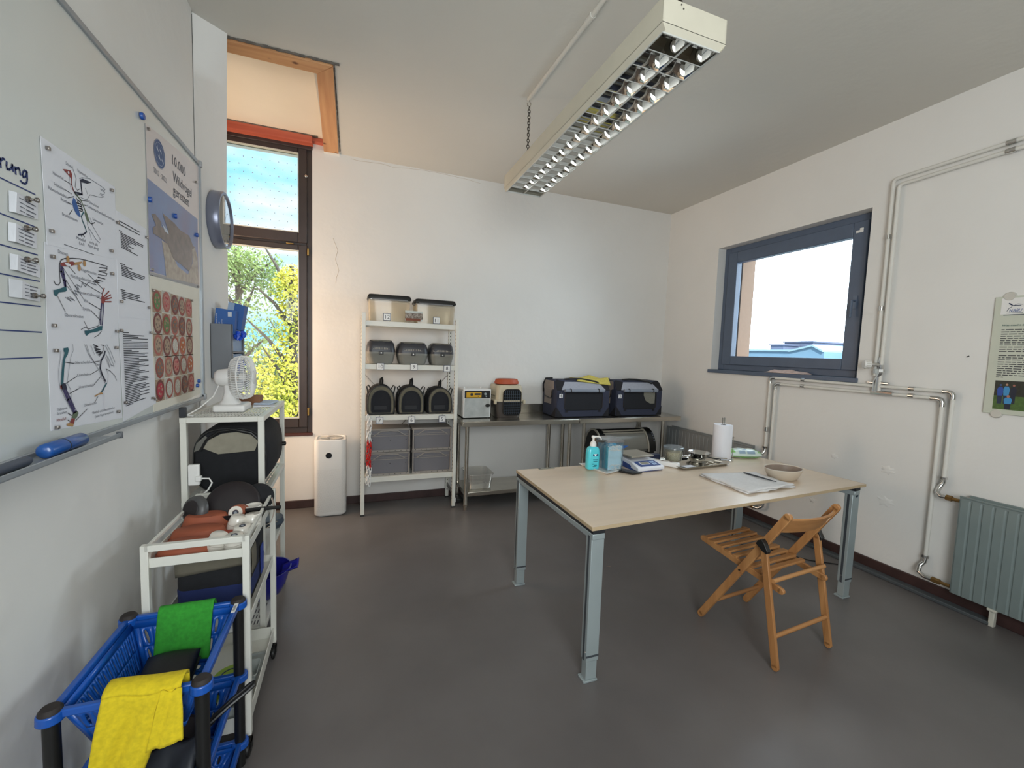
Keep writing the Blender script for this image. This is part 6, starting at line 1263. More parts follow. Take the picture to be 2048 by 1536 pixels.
# scale
t = thing('lab_scale', (1.83, 2.38, TZt), 'white and blue electronic scale with a steel pan, in the middle of the table', 'scale')
so = V((1.845, 2.37, TZt)); rz = .06; ex_, ey_ = V((math.cos(rz), math.sin(rz), 0)), V((-math.sin(rz), math.cos(rz), 0))
def sp(x, y, z): return so + ex_*x + ey_*y + Z1*z
M_scw = mat('scale_white', 'd9dbe2', .35); M_scb = mat('scale_blue', '24407e', .4)
b = MB(); b.loft([[sp(x*w, y, z) for x in (-1, 1)] + [sp(x*w, y, zz) for x in (1, -1)] for (w, y, z, zz) in ((.108, -.125, .008, .022), (.112, -.12, .006, .028), (.105, -.03, .012, .054), (.092, .08, .016, .060), (.088, .135, .014, .052))]); b.build('housing', M_scw, t, bevel=.008, seg=3)
b = MB(); b.loft([[sp(x*w, y, 0) for x in (-1, 1)] + [sp(x*w, y, zz) for x in (1, -1)] for (w, y, zz) in ((.100, -.115, .012), (.108, -.02, .030), (.094, .13, .040))]); b.build('underside', M_scb, t)
def face(x, y, o=.0): 
    zz = .028 + (y+.12)*(.054-.028)/.09; return sp(x, y, zz+.0012+o)
b = MB(); b.poly([face(-.078, -.108), face(.094, -.108), face(.082, -.044), face(-.088, -.044)]); b.build('control_panel', M_scb, t, solid=.0008)
b = MB(); b.poly([face(-.052, -.088, .001), face(.022, -.088, .001), face(.018, -.058, .001), face(-.058, -.058, .001)]); b.build('display_bezel', M_scw, t, solid=.0008)
b = MB(); b.poly([face(-.046, -.084, .002), face(.016, -.084, .002), face(.012, -.062, .002), face(-.050, -.062, .002)]); b.build('display', mat('lcd_grey', '8b8a7c', .3), t, solid=.0004)
for (x, y) in ((.046, -.088), (.066, -.088), (.042, -.064), (.061, -.064)): b = MB(); b.poly([face(x-.008, y-.010, .001), face(x+.008, y-.010, .001), face(x+.007, y+.009, .001), face(x-.009, y+.009, .001)]); b.build('button', mat('pale_button', 'a9c0e0', .5), t, solid=.001)
b = MB(); b.obox(sp(0, .065, .066), ex_*.055, ey_*.055, Z1*.006); b.build('pan_support', M_offwhite, t, bevel=.004)
b = MB(); b.obox(sp(-.002, .052, .079), ex_*.096, ey_*.088, Z1*.0065); b.build('weighing_pan', mat('dull_steel_pan', 'a39e92', .4, metal=.6), t, bevel=.004)
# curved display box behind
t = thing('warming_box', (2.75, 3.93, .167), 'dark rounded cabinet with a clear curved front, under the steel table behind the scale', 'cabinet')
wx0, wx1, wyc, wz = 2.44, 3.14, 3.93, .465
def arcp(x, r0=.0, a0=0, a1=180, n=16, R=.172): return [V((x, wyc - math.cos(math.radians(a0+(a1-a0)*k/n))*(R+r0)*1.0, wz + math.sin(math.radians(a0+(a1-a0)*k/n))*(R+r0)*1.35)) for k in range(n+1)]
def shell(mb, x0, x1, a0, a1, ra, rb):
    A, B_ = arcp(x0, ra, a0, a1), arcp(x0, rb, a0, a1); ring = A + B_[::-1]; mb.prism(ring, (x1-x0, 0, 0))
b = MB(); shell(b, wx0+.07, wx1-.08, 82, 180, -.006, .0); b.box(wx0+.02, wx1-.02, wyc-.168, wyc+.168, wz-.02, wz); b.box(wx0+.02, wx1-.02, wyc+.15, wyc+.168, wz, wz+.12); b.build('back_shell', M_black, t, smooth=True, angle=.6)
b = MB(); shell(b, wx0+.07, wx1-.08, 8, 60, -.006, -.002); b.build('clear_front', clear('smoky_plastic', 'cfcdc4', gloss=.05, rough=.2, cloud=.32), t, smooth=True)
b = MB(); 
for (a0, a1) in ((58, 62), (70, 74)): shell(b, wx0+.07, wx1-.08, a0, a1, -.004, .004)
b.build('trim_bar', mat('pale_bar', 'a8a294', .5), t, smooth=True)
for (x0, x1) in ((wx0, wx0+.08), (wx1-.10, wx1)):
    b = MB(); b.prism([p for p in arcp(x0, .004)], (x1-x0, 0, 0)); sp_ = b.build('side_panel', M_black, t, smooth=True, angle=.4)
    b = MB(); shell(b, x0-.006, x0+.008, 0, 180, -.004, .010); b.build('side_edge', mat('pale_bar', 'bdb8aa'), sp_, smooth=True, angle=.6)
b = MB()
for k in range(4):
    P = arcp(wx1-.020, .010, 50-k*8, 54-k*8, 1); b.obox((P[0]+P[1])/2, (.009, 0, 0), (P[1]-P[0])*.45, ((P[0]+P[1])/2-V((wx1-.02, wyc, wz))).normalized()*.002)
b.build('button', mat('grey_button', '5a606a', .4), t)
b = MB(); b.box(wx0+.02, wx1-.02, wyc-.165, wyc+.165, .1675, wz-.02); b.build('lower_body', mat('grey_body', '8d887c', .5), t)
b = MB(); b.box(wx0+.06, wx1-.06, wyc-.14, wyc+.14, wz, wz+.07); b.build('inner_tray', mat('inner_grey', '7b7a72', .6), t)
p = [at_y(1238, 891, 3.742), at_y(1257, 891.5, 3.742), at_y(1250, 896, 3.742), at_y(1238, 899, 3.742)]
t = thing('paper_slip', p[0], 'bright blue slip on the front of the rounded cabinet under the steel table', 'slip'); b = MB(); b.prism(p, (0, .003, 0)); b.build('slip', mat('bright_blue_slip', '3f7fd8', .6), t)
p0, p1 = at_y(1189, 873, 2.478), at_y(1213, 900, 2.478)
b = MB(); b.box(p0.x, p1.x, 2.475, 2.493, TZt, p0.z); tag(b.build('card_block', mat('brown_card2', '8d6a4a', .9), bevel=.004), 'brown card standing between the turquoise bottle and the mask box', 'card')
# socket block and charger
t = thing('socket_block', (2.02, 2.32, TZt), 'white socket block with red marks beside the scale', 'socket block')
b = MB(); b.loft([[V((x, y, z)) for x, y in ((1.962, 2.42), (2.085, 2.262), (2.125, 2.285), (2.005, 2.45))] for z in (TZt, TZt+.034)]); b.build('body', M_white, t, bevel=.010, seg=4)
b = MB()
for k in range(3): x, y = 1.992+k*.038, 2.405-k*.046; b.lathe([(0, 0), (.0095, 0)], (x+.0, y, TZt+.0350), 14)
b.build('socket_mark', mat('dark_red_mark', '5a1f1c', .5), t)
t = thing('charger', (2.03, 2.44, TZt), 'dark blue square plug-in charger standing behind the socket block', 'charger')
b = MB(); b.box(2.005, 2.075, 2.43, 2.47, TZt, TZt+.062); b.build('body', mat('navy_charger', '182038', .4), t, bevel=.005)
# jar
t = thing('food_jar', (2.19, 2.41, TZt), 'clear round jar half full of pale flakes, standing at the edge of the steel tray', 'jar')
jx, jy = 2.165, 2.405
b = MB(); b.lathe([(.052, .0), (.060, .012), (.068, .095), (.066, .095), (.058, .012), (0, .004)], (jx, jy, TZt+.014), 36); b.build('jar', M_clearer, t, smooth=True)
b = MB(); b.lathe([(.068, .090), (.071, .092), (.071, .103), (.066, .106), (0, .103)], (jx, jy, TZt+.014), 36); b.build('lid', clear('grey_lid', 'a9b4bc', gloss=.3, rough=.1, cloud=.25), t, smooth=True)
b = MB(); b.lathe([(0, .0055), (.050, .0055), (.0575, .015), (.062, .070), (.045, .076), (0, .072)], (jx, jy, TZt+.014), 30); o = b.build('flakes', mat('oat_flakes', 'cdbf9f', .9, col2='a39272', scale=160, bump=.5, bscale=200, detail=1.), t, smooth=True)
# steel tray and its instruments
t = thing('instrument_tray', (2.3, 2.4, TZt), 'shallow stainless steel instrument tray on the table, beside the paper towel roll', 'tray')
tc = [V((2.030, 2.345, 0)), V((2.085, 2.205, 0)), V((2.530, 2.238, 0)), V((2.565, 2.47, 0)), V((2.06, 2.54, 0))]
tc = [V((2.045, 2.50, 0)), V((2.085, 2.208, 0)), V((2.535, 2.235, 0)), V((2.550, 2.50, 0))]; c = sum(tc, V())/4
def Q2(s, z, r=.03):
    out = []
    for i in range(4):
        p, a, d_ = tc[i], tc[i-1], tc[(i+1) % 4]; P = c+(p-c)*s; A = c+(a-c)*s; D = c+(d_-c)*s
        u = (A-P).normalized()*r; w = (D-P).normalized()*r
        for k in range(5): k_ = k/4; out.append(V(((P+u).x*(1-k_)**2+2*P.x*k_*(1-k_)+(P+w).x*k_**2, (P+u).y*(1-k_)**2+2*P.y*k_*(1-k_)+(P+w).y*k_**2, z)))
    return out
b = MB(); b.loft([Q2(.93, TZt), Q2(.97, TZt+.014), Q2(1.0, TZt+.016), Q2(1.0, TZt+.013), Q2(.98, TZt+.011), Q2(.92, TZt+.003)]); b.build('tray', M_steel, t, smooth=True, angle=.7)
zt_ = TZt+.005
def dishy(x, y, z, r, h, label, name='steel_bowl'):
    t = thing(name, (x, y, z), label, 'bowl'); b = MB(); b.lathe([(0, .0), (r*.7, 0), (r*.95, h*.9), (r*1.05, h), (r*.92, h*.88), (r*.68, .003), (0, .003)], (x, y, z), 36); b.build('bowl', M_chrome, t, smooth=True, angle=.8); return t
dishy(2.355, 2.375, zt_, .062, .035, 'shallow dark steel bowl standing under another on the instrument tray'); 
dishy(2.368, 2.368, zt_+.036, .075, .034, 'wide shiny steel bowl stacked on top, on the instrument tray')
def inst(pts, r, label, name='tongs', m=M_steel):
    b = MB(); b.tube(pts, r, 8); tag(b.build(name, m, smooth=True), label, 'instrument', 'instruments on the steel tray')
inst([(2.34, 2.29, zt_+.010), (2.42, 2.32, zt_+.012), (2.53, 2.33, zt_+.014)], [.010, .005, .004], 'steel spoon lying across the near side of the instrument tray', 'spoon')
inst([(2.30, 2.315, zt_+.022), (2.38, 2.30, zt_+.022), (2.41, 2.275, zt_+.012)], [.005, .006, .012], 'steel spoon with its bowl toward the viewer on the tray', 'spoon')
inst([(2.43, 2.42, zt_+.03), (2.49, 2.37, zt_+.020), (2.545, 2.335, zt_+.012)], .005, 'dark scissors handle lying from the bowls to the tray rim', 'scissors', M_black)
inst([(2.47, 2.42, zt_+.016), (2.53, 2.37, zt_+.018), (2.60, 2.33, zt_+.018)], .0042, 'steel forceps reaching over the tray rim', 'forceps')
inst([(2.40, 2.36, zt_+.01), (2.47, 2.33, zt_+.01), (2.51, 2.29, zt_+.01)], .006, 'short steel clamp lying in the tray', 'clamp')
b = MB(); b.box(2.23, 2.34, 2.44, 2.50, zt_, zt_+.012); tag(b.build('dark_case', M_darkglass, bevel=.003), 'flat black case at the back of the steel tray', 'case')
b = MB(); b.obox((2.19, 2.275, zt_+.001), (.045, .004, 0), (-.004, .022, 0), (0, 0, .0008)); tag(b.build('tray_label', M_paper), 'small white paper lying in the front of the steel tray', 'paper')
# paper towel roll on its stand
t = thing('towel_holder', (2.625, 2.40, TZt), 'chrome paper towel stand, its double rod sticking out above the roll', 'stand')
rx_, ry2 = 2.622, 2.405
b = MB(); b.lathe([(0, 0), (.085, 0), (.085, .006), (.08, .010), (0, .010)], (rx_, ry2, TZt), 40); b.build('base', M_chrome, t, smooth=True, angle=.6)
b = MB(); b.tube([(rx_-.008, ry2, TZt), (rx_-.008, ry2, TZt+.318)], .0045, 10); b.tube([(rx_+.010, ry2, TZt), (rx_+.010, ry2, TZt+.318)], .0045, 10); b.build('rod', M_chrome, t, smooth=True, angle=.6)
b = MB(); b.tube([(rx_+.078, ry2-.03, TZt+.008), (rx_+.080, ry2-.03, TZt+.12), (rx_+.072, ry2-.035, TZt+.165), (rx_+.066, ry2-.036, TZt+.175)], .0022, 6); b.lathe([(0, 0), (.006, .001), (.006, .008), (0, .009)], (rx_+.064, ry2-.036, TZt+.172), 10, (0, -1, 0)); b.build('tension_arm', M_steel, t, smooth=True)
t = thing('paper_towel_roll', (rx_, ry2, TZt+.01), 'white paper towel roll on the chrome stand at the far side of the table', 'paper roll')
b = MB(); b.lathe([(.020, 0), (.066, 0), (.067, .004), (.067, .250), (.065, .254), (.021, .254), (.020, .250)], (rx_, ry2, TZt+.0105), 44); b.build('roll', M_paper, t, smooth=True, angle=.6)
b = MB(); b.lathe([(.0205, .252), (.0205, .01), (.019, .01), (.019, .253)], (rx_, ry2, TZt+.0105), 24); b.build('tube', mat('card_tube', '8f8474', .9), t, smooth=True)
# wipes
t = thing('wipes_pack', (2.87, 2.41, TZt), 'green and white soft pack of wipes beside the paper towel roll', 'wipes pack')
M_wp = mat('wipes_film', 'cfe0d8', .3, var=.04, coat=.5); M_wg = mat('wipes_green', '7cbf5f', .35, coat=.5)
wo = V((2.855, 2.42, TZt)); wa = V((.125, -.045, 0)); wb_ = V((.022, .060, 0))
def wpk(s, side):
    def f(u, v):
        a, c_ = u*2-1, v*2-1; e = (1-abs(a)**4)*(1-abs(c_)**4); k = 1-.18*(abs(a)**3)
        return wo + wa*a + wb_*c_*k + Z1*(.024 + side*(.024+.016*(side > 0))*e**.5 + .003*math.sin(a*9+c_*5)*e*side)
    return f
b = MB(); b.grid(wpk(1, 1), 22, 14); b.grid(wpk(1, -1), 22, 14); b.build('pouch', M_wp, t, smooth=True, angle=3)
b = MB(); b.lathe([(0, .004), (.028, .004), (.032, 0)], wo + Z1*.060 + wa*-.05, 24, sx=1.4); b.build('lid', mat('pale_blue_lid', 'b5cde0', .3), t, smooth=True)
for (a0, a1) in ((-.93, -.62), (.70, .96)):
    b = MB(); b.grid(lambda u, v: wpk(1, 1)(((a0+(a1-a0)*u)+1)/2, .05+v*.9) + Z1*.0012, 6, 10); b.build('green_print', M_wg, t, smooth=True)
for (a0, a1) in ((-.42, -.06), (.04, .50)):
    b = MB(); b.grid(lambda u, v: wpk(1, 1)(((a0+(a1-a0)*u)+1)/2, .015+v*.14) - V((wb_.x, wb_.y, 0))*.03 + Z1*.001, 6, 6); b.build('text_print', mat('wipes_blue_text', '8fa6b8', .4), t, smooth=True)
b = MB(); b.grid(lambda u, v: wpk(1, -1)(.08+.84*u, .02+.1*v) - V((wb_.x, wb_.y, 0))*.02 + Z1*.001, 10, 3); b.build('green_print', M_wg, t, smooth=True)
# towel with tweezers, oval bowl
t = thing('folded_towel', (2.33, 1.86, TZt), 'white folded towel lying flat near the edge of the table, tweezers on it', 'towel')
tq = [tz(1399, 951), tz(1497, 989), tz(1592, 975), tz(1530, 946)]; tq[2] = V((2.49, 1.735, TT_)); tq[1] = V((2.085, 1.715, TT_)); tq[3] = V((2.50, 2.02, TT_)); tq[0] = V((2.10, 2.085, TT_))
M_tow = mat('white_terry', 'd5d4d4', .95, var=.04, scale=60, bump=.5, bscale=300)
for j in range(2):
    def tw(u, v, j=j):
        p = (tq[0]*(1-u)+tq[3]*u)*(1-v) + (tq[1]*(1-u)+tq[2]*u)*v; e = min(1, min(u, 1-u, v, 1-v)*14)
        return V((p.x+.006*math.sin(v*13+j*2), p.y - .010*j*(1-v) + .006*math.sin(u*11+j*4)*(v > .8), TZt + .004 + j*.010 + .0025*math.sin(u*17+v*3+j)*math.sin(v*9)*e + .005*e + (.006*abs(math.sin(u*9+1)) if v > .93 and u > .4 else 0)))
    b = MB(); b.grid(tw, 30, 24); b.build('towel_layer', M_tow, t, smooth=True, solid=.007, angle=3)
t = thing('tweezers', (2.33, 1.86, TZt+.024), 'long dark steel tweezers lying on the white folded towel', 'tweezers')
ta_, tb2 = tz(1487, 954), tz(1552, 973); ta_ = V((ta_.x, ta_.y, TZt+.0285)); tb2 = V((tb2.x, tb2.y, TZt+.0285)); nn = (tb2-ta_).cross(Z1).normalized()
b = MB()
for s in (-1, 1): b.tube([ta_, ta_.lerp(tb2, .3)+nn*s*.007, ta_.lerp(tb2, .7)+nn*s*.006, tb2+nn*s*.003], [.004, .0032, .0024, .0012], 8)
b.build('arm', mat('dark_steel', '4d535b', .3, metal=.8), t, smooth=True)
t = thing('oval_bowl', (2.63, 1.90, TZt), 'cream oval ceramic bowl with a thin rim beside the white towel', 'bowl')
b = MB(); b.lathe([(0, 0), (.088, 0), (.100, .006), (.122, .048), (.128, .066), (.124, .068), (.115, .048), (.092, .012), (0, .009)], (2.617, 1.905, TZt), 48, sy=.74); b.build('bowl', mat('cream_ceramic', 'c9bcaa', .35, coat=.3), t, smooth=True, angle=.9)
b = MB(); b.lathe([(.1215, .0655), (.1135, .048), (.0905, .014), (.05, .0105), (0, .0105)], (2.617, 1.905, TZt), 48, sy=.735); b.build('inner_face', mat('taupe_glaze', '8b7a6d', .35, coat=.2), t, smooth=True, angle=.9)
b = MB(); b.lathe([(.1275, .0655), (.1285, .068), (.126, .0695), (.1235, .068)], (2.617, 1.905, TZt), 48, sy=.74); b.build('rim', M_glaze, t, smooth=True)

# ================================================================ FOLDING CHAIR
ch = thing('folding_chair', (2.126, 1.608, 0), 'beech folding chair with slatted seat and curved backrest, drawn up to the work table', 'chair')
def cp(x, y, z): return V((x, y, z))
W_ = .198
for s in (-1, 1):
    a, c_ = cp(s*(W_-.002), .235, 0), cp(s*(W_-.002), -.232, .778); d_ = (c_-a).normalized()
    b = MB(); b.bar(a+d_*.018, c_-d_*.02, .020, .038, (0, 1, .6))
    for q in (a+d_*.020, c_-d_*.022): b.lathe([(0, -.010), (.019, -.010), (.019, .010), (0, .010)], q, 20, (1, 0, 0))
    lg = b.build('long_leg', M_beech, ch, bevel=.003)
    a2, c2_ = cp(s*(W_+.018), -.235, 0), cp(s*(W_+.018), -.128, .585); d2 = (c2_-a2).normalized()
    b = MB(); b.bar(a2+d2*.018, c2_-d2*.014, .018, .034, (0, 1, .1)); b.lathe([(0, -.009), (.017, -.009), (.017, .009), (0, .009)], a2+d2*.018, 20, (1, 0, 0)); b.lathe([(0, -.009), (.017, -.009), (.017, .009), (0, .009)], c2_-d2*.016, 20, (1, 0, 0)); b.build('short_leg', M_beech, ch, bevel=.003)
    # hinge bracket
    k = a.lerp(c_, .755); b = MB(); b.prism([V((s*(W_+.012)-.013, k.y+dy*.85, k.z+dz*.85)) for dy, dz in ((.012, .022), (.026, -.004), (-.020, -.034), (-.044, -.042), (-.050, -.028), (-.026, .016), (-.008, .034))], (.028, 0, 0))
    hb = b.build('hinge_bracket', M_black, ch, bevel=.002); hb.location = hb.location + V((s*.011, 0, 0))
    b = MB(); b.lathe([(0, .002), (.005, .002), (.005, -.002)], V((s*(W_+.010), a.lerp(c_, .505).y, a.lerp(c_, .505).z)), 12, (s, 0, 0)); b.build('pivot_bolt', M_black, ch)
# seat
zf, zb_ = .452, .392; yf, yb = .262, -.205
for s in (-1, 1):
    x = s*(W_-.024); p, q = V((x, yb, zb_-.012)), V((x, yf, zf)); b = MB(); b.bar(p, q, .018, .032); b.lathe([(0, -.009), (.016, -.009), (.016, .009), (0, .009)], p, 18, (1, 0, 0)); b.lathe([(0, -.009), (.016, -.009), (.016, .009), (0, .009)], q, 18, (1, 0, 0)); b.build('seat_rail', M_beech, ch, bevel=.003)
for k in range(8):
    y = yf-.022 - k*.047; z = zf + (y-yf)*(zf-zb_)/(yf-yb) + .014; b = MB(); b.box(-(W_-.016), W_-.016, y-.0145, y+.0145, z-.006, z+.007); b.build('seat_slat', M_beechx, ch, bevel=.002)
def rung(y, z, w, name='rung', r=.0105): b = MB(); b.tube([(-w, y, z), (w, y, z)], r, 14); b.build(name, M_beechx, ch, smooth=True, angle=.6)
rung(-.182, .425, W_+.012); rung(-.212, .160, W_+.012); rung(.145, .140, W_-.008)
b = MB()
rows = []
for k in range(17):
    u = k/16*2-1; bow = .042*(1-u*u); c0, c1 = V((u*(W_-.010), -.172-bow, .668)), V((u*(W_-.010), -.219-bow*1.05, .748)); n_ = V((0, .86, .5))*.006
    rows.append([c0-n_, c1-n_, c1+n_, c0+n_])
b.loft(rows); b.build('backrest', M_beechx, ch, bevel=.002)
b = MB(); b.obox((.105, -.236, .712), (.011, .003, 0), (0, -.0055, .010), (0, .0012, .0006)); b.build('stamp_print', mat('pale_stamp', 'e3c9ab', .5), ch)
for o in ch.children: o.location = o.location + ch.location
ch.rotation_euler = (0, 0, .074)

# ================================================================ HANGING LIGHT
HX0, HX1, HY0, HY1, HZ = .962, 1.240, 1.245, 2.845, 2.60
t = thing('ceiling_light', (1.1, 2.05, HZ), 'long hanging box light with a mirrored louvre underneath, over the work table', 'light')
b = MB(); b.box(HX0, HX0+.004, HY0, HY1, HZ+.022, HZ+.105); b.box(HX1-.004, HX1, HY0, HY1, HZ+.022, HZ+.105); b.box(HX0, HX1, HY0, HY0+.004, HZ+.022, HZ+.105); b.box(HX0, HX1, HY1-.004, HY1, HZ+.022, HZ+.105); b.box(HX0, HX1, HY0, HY1, HZ+.10, HZ+.105)
for (x0, x1, s) in ((HX0, HX0+.014, 1), (HX1, HX1-.014, 1)): b.prism([(x0, HY0, HZ+.022), (x1, HY0, HZ), (x1, HY0, HZ+.002), (x0, HY0, HZ+.024)], (0, HY1-HY0, 0))
for (y0, y1) in ((HY0, HY0+.014), (HY1, HY1-.014)): b.prism([(HX0, y0, HZ+.022), (HX0+.014, y1, HZ), (HX1-.014, y1, HZ), (HX1, y0, HZ+.022)], (0, 0, .002))
b.build('housing', M_lampbody, t)
b = MB(); ix0, ix1, iy0, iy1 = HX0+.012, HX1-.012, HY0+.012, HY1-.012
for (x0, x1, y0, y1) in ((ix0, ix0+.004, iy0, iy1), (ix1-.004, ix1, iy0, iy1), (ix0, ix1, iy0, iy0+.004), (ix0, ix1, iy1-.004, iy1)): b.box(x0, x1, y0, y1, HZ-.002, HZ+.006)
b.box((ix0+ix1)/2-.0016, (ix0+ix1)/2+.0016, iy0, iy1, HZ-.001, HZ+.006)
for k in range(1, 18): b.box(ix0, ix1, iy0+(iy1-iy0)*k/18-.0014, iy0+(iy1-iy0)*k/18+.0014, HZ+.0005, HZ+.003)
b.build('louvre_frame', mat('bright_louvre_edge', 'd4d6d2', .35, metal=.3), t)
def trough(x0, x1):
    mb = MB(); n = 10; L, R_ = [], []
    w = (x1-x0)
    for k in range(n+1):
        v = k/n; z = HZ + .004 + .078*v; off = w*.36*(v**1.8)
        L.append((x0+off, z)); R_.append((x1-off, z))
    for side in (L, R_):
        mb.loft([[V((x, iy0, z)) for x, z in side], [V((x, iy1, z)) for x, z in side]], cap=False, closed=False)
    mb.add([(L[-1][0], iy0, L[-1][1]), (R_[-1][0], iy0, L[-1][1]), (R_[-1][0], iy1, L[-1][1]), (L[-1][0], iy1, L[-1][1])], [(0, 1, 2, 3)])
    return mb
xm = (ix0+ix1)/2
for (x0, x1) in ((ix0+.004, xm-.001), (xm+.001, ix1-.004)): trough(x0, x1).build('reflector', M_mirror, t, smooth=True, angle=.9)
b = MB(); N_ = 18; pitch = (iy1-iy0)/N_
for k in range(1, N_):
    y = iy0 + pitch*k
    for (x0, x1) in ((ix0+.004, xm-.001), (xm+.001, ix1-.004)):
        rows = []
        for j in range(7):
            v = j/6; z = HZ+.002 + .044*v; hw = .0006+.017*(v**1.6); off = (x1-x0)*.36*((max(0, z-HZ-.004)/.078)**1.8); rows.append((z, hw, off))
        # the two curved flanks of a V-shaped cross blade
        for s in (-1, 1):
            b.loft([[V((x0+o_, y+s*h_, z)) for z, h_, o_ in rows], [V((x1-o_, y+s*h_, z)) for z, h_, o_ in rows]], cap=False, closed=False)
        z, h_, o_ = rows[-1]; b.add([(x0+o_, y-h_, z), (x1-o_, y-h_, z), (x1-o_, y+h_, z), (x0+o_, y+h_, z)], [(0, 1, 2, 3)])
b.build('louvre', M_mirror, t, smooth=True, angle=.9)
for xc in ((ix0+.004+xm)/2, (xm+ix1-.004)/2):
    b = MB(); b.tube([(xc, iy0+.03, HZ+.066), (xc, iy1-.03, HZ+.066)], .012, 14); b.build('tube', mat('unlit_tube', 'd8d8d2', .4), t, smooth=True, angle=.6)
b = MB(); b.lathe([(0, .002), (.003, .001)], (1.045, HY0-.001, HZ+.085), 8, (0, -1, 0)); b.lathe([(0, .002), (.003, .001)], (1.035, HY0-.001, HZ+.095), 8, (0, -1, 0)); b.build('rivet', M_groove, t)
for (x, y, lab) in ((1.10, 2.776, 'far'), (1.10, 1.33, 'near')):
    t2 = thing('suspension_chain', (x, y, CE), 'fine dark chain hooking the %s end of the hanging light to the ceiling' % lab, 'chain')
    b = MB(); z = CE; b.tube([(x, y, z), (x, y, z-.03), (x+.012, y, z-.045), (x+.004, y, z-.065), (x-.014, y, z-.058), (x-.016, y, z-.045)], .003, 6); b.build('hook', M_steel, t2, smooth=True)
    b = MB(); z = CE-.065; k = 0
    while z > HZ+.118:
        P = [V((x + math.cos(a)*.009*(1 if k % 2 else 0), y + math.cos(a)*.009*(0 if k % 2 else 1), z-.011+math.sin(a)*.0125)) for a in [2*PI*j/10 for j in range(10)]]; b.tube(P, .0026, 5, closed=True); z -= .019; k += 1
    b.build('chain_link', mat('dark_chain', '4a443c', .4, metal=.6), t2, smooth=True)
    b = MB(); b.tube([(x, y, HZ+.125), (x, y, HZ+.104)], .003, 6); b.build('eyelet', M_steel, t2)
b = MB(); b.tube([(1.13, 1.36, CE), (1.128, 1.36, HZ+.10)], .0045, 8); b.tube([(1.145, 1.38, CE), (1.14, 1.38, HZ+.10)], .0045, 8); tag(b.build('lamp_cord', mat('brown_cord', '3c2a26', .6), smooth=True), 'pair of dark cords dropping from the ceiling to the near end of the hanging light', 'cord')
c0, c1 = at_z(1060, 203, CE-.012), at_z(1215, -4, CE-.012)
c1 = c0 + (c1-c0)*2.2
b = MB(); b.tube([(1.10, 2.79, CE-.010), (1.12, 2.0, CE-.010), (1.13, .9, CE-.010)], .013, 12); mid = at_z(1168, 45, CE-.01); b.tube([(1.1195, 2.00, CE-.010), (1.119, 2.06, CE-.010)], .0165, 12)
tag(b.build('ceiling_conduit', M_ceil, smooth=True), 'painted round cable conduit running along the ceiling beside the hanging light', 'conduit')

# ================================================================ HEATING PIPES
PXW = WR-.032; PR = .0115
def PP(px, py, d=0.): p = at_x(px, py, PXW-d); return p
def pipe(name, pts, label, fits=(), fitm=None):
    t = thing(name, pts[0], label, 'pipe', None)
    # rounded corners
    P = [pts[0]]
    for i in range(1, len(pts)-1):
        a, p, c = pts[i-1], pts[i], pts[i+1]; r = .03
        u = (a-p).normalized()*r; w = (c-p).normalized()*r
        for k in range(6): s = k/5; P.append((p+u)*(1-s)**2 + p*2*s*(1-s) + (p+w)*s*s)
    P.append(pts[-1])
    b = MB(); b.tube(P, PR, 12); b.build('pipe', mat('pipe_paint', 'dcdad3', .6, var=.03, scale=20), t, smooth=True)
    for (a, c) in fits:
        b = MB(); b.tube([a, c], PR*1.35, 12); b.build('fitting', M_chrome, t, smooth=True, angle=.7)
    return t
def sq(y, z): return V((PXW, y, z))
zU, zL = 1.352, 1.300; yA, yB = 2.765, 2.712; yC, yD = 1.515, 1.560
top1, top2 = 2.800, 2.752; yT = 1.950; yT2 = 1.915
pipe('heating_pipe', [sq(.8, top1+.012), sq(yT, top1-.002), sq(yT, zU+.07)], 'upper of two white pipes high above the wall poster, dropping beside the square window', [(sq(yT, 2.42), sq(yT, 2.39)), (sq(yT, 1.92), sq(yT, 1.89)), (sq(1.40, top1+.005), sq(1.36, top1+.005))])
pipe('heating_pipe', [sq(.8, top2+.012), sq(yT2, top2-.002), sq(yT2, zL+.0)], 'lower of two white pipes high above the wall poster, dropping beside the square window', [(sq(1.40, top2+.005), sq(1.36, top2+.005))])
pipe('heating_pipe', [sq(yA, .70), sq(yA, zU), sq(1.512, zU-.008), sq(1.512, .80)], 'white pipe running level under the square window, upper of two, ending over the big radiator', [(sq(yA, .90), sq(yA, .86)), (sq(2.45, zU), sq(2.48, zU)), (sq(1.74, zU-.005), sq(1.71, zU-.005))])
pipe('heating_pipe', [sq(yB, .50), sq(yB, zL), sq(1.560, zL-.004), sq(1.560, .22)], 'lower of two level white pipes under the square window, dropping lowest beside the big radiator', [(sq(2.45, zL), sq(2.48, zL)), (sq(1.74, zL), sq(1.71, zL))])
def corner_fit(y0, z0, dy, dz, off=0.):
    b = MB(); P = [sq(y0+dy, z0)]
    for k in range(7): s = k/6; P.append(sq(y0+.03*dy/abs(dy)*(1-s)**2, z0+.03*dz/abs(dz)*s*s))
    P.append(sq(y0, z0+dz)); P = [p-V((off, 0, 0)) for p in P]; b.tube(P, PR*1.25, 12); return b
fits = thing('pipe_fitting', sq(1.56, zL), 'chrome elbow where the lower level pipe turns down toward the big radiator', 'pipe fitting'); corner_fit(1.560, zL-.004, .06, -.05).build('elbow', M_chrome, fits, smooth=True)
fits = thing('pipe_fitting', sq(1.512, zU), 'chrome elbow where the upper level pipe turns down toward the big radiator', 'pipe fitting'); corner_fit(1.512, zU-.008, .05, -.045).build('elbow', M_chrome, fits, smooth=True)
fits = thing('pipe_fitting', sq(yA, zU), 'chrome elbow of the upper pipe at the corner under the square window', 'pipe fitting'); corner_fit(yA, zU, -.05, -.05).build('elbow', M_chrome, fits, smooth=True)
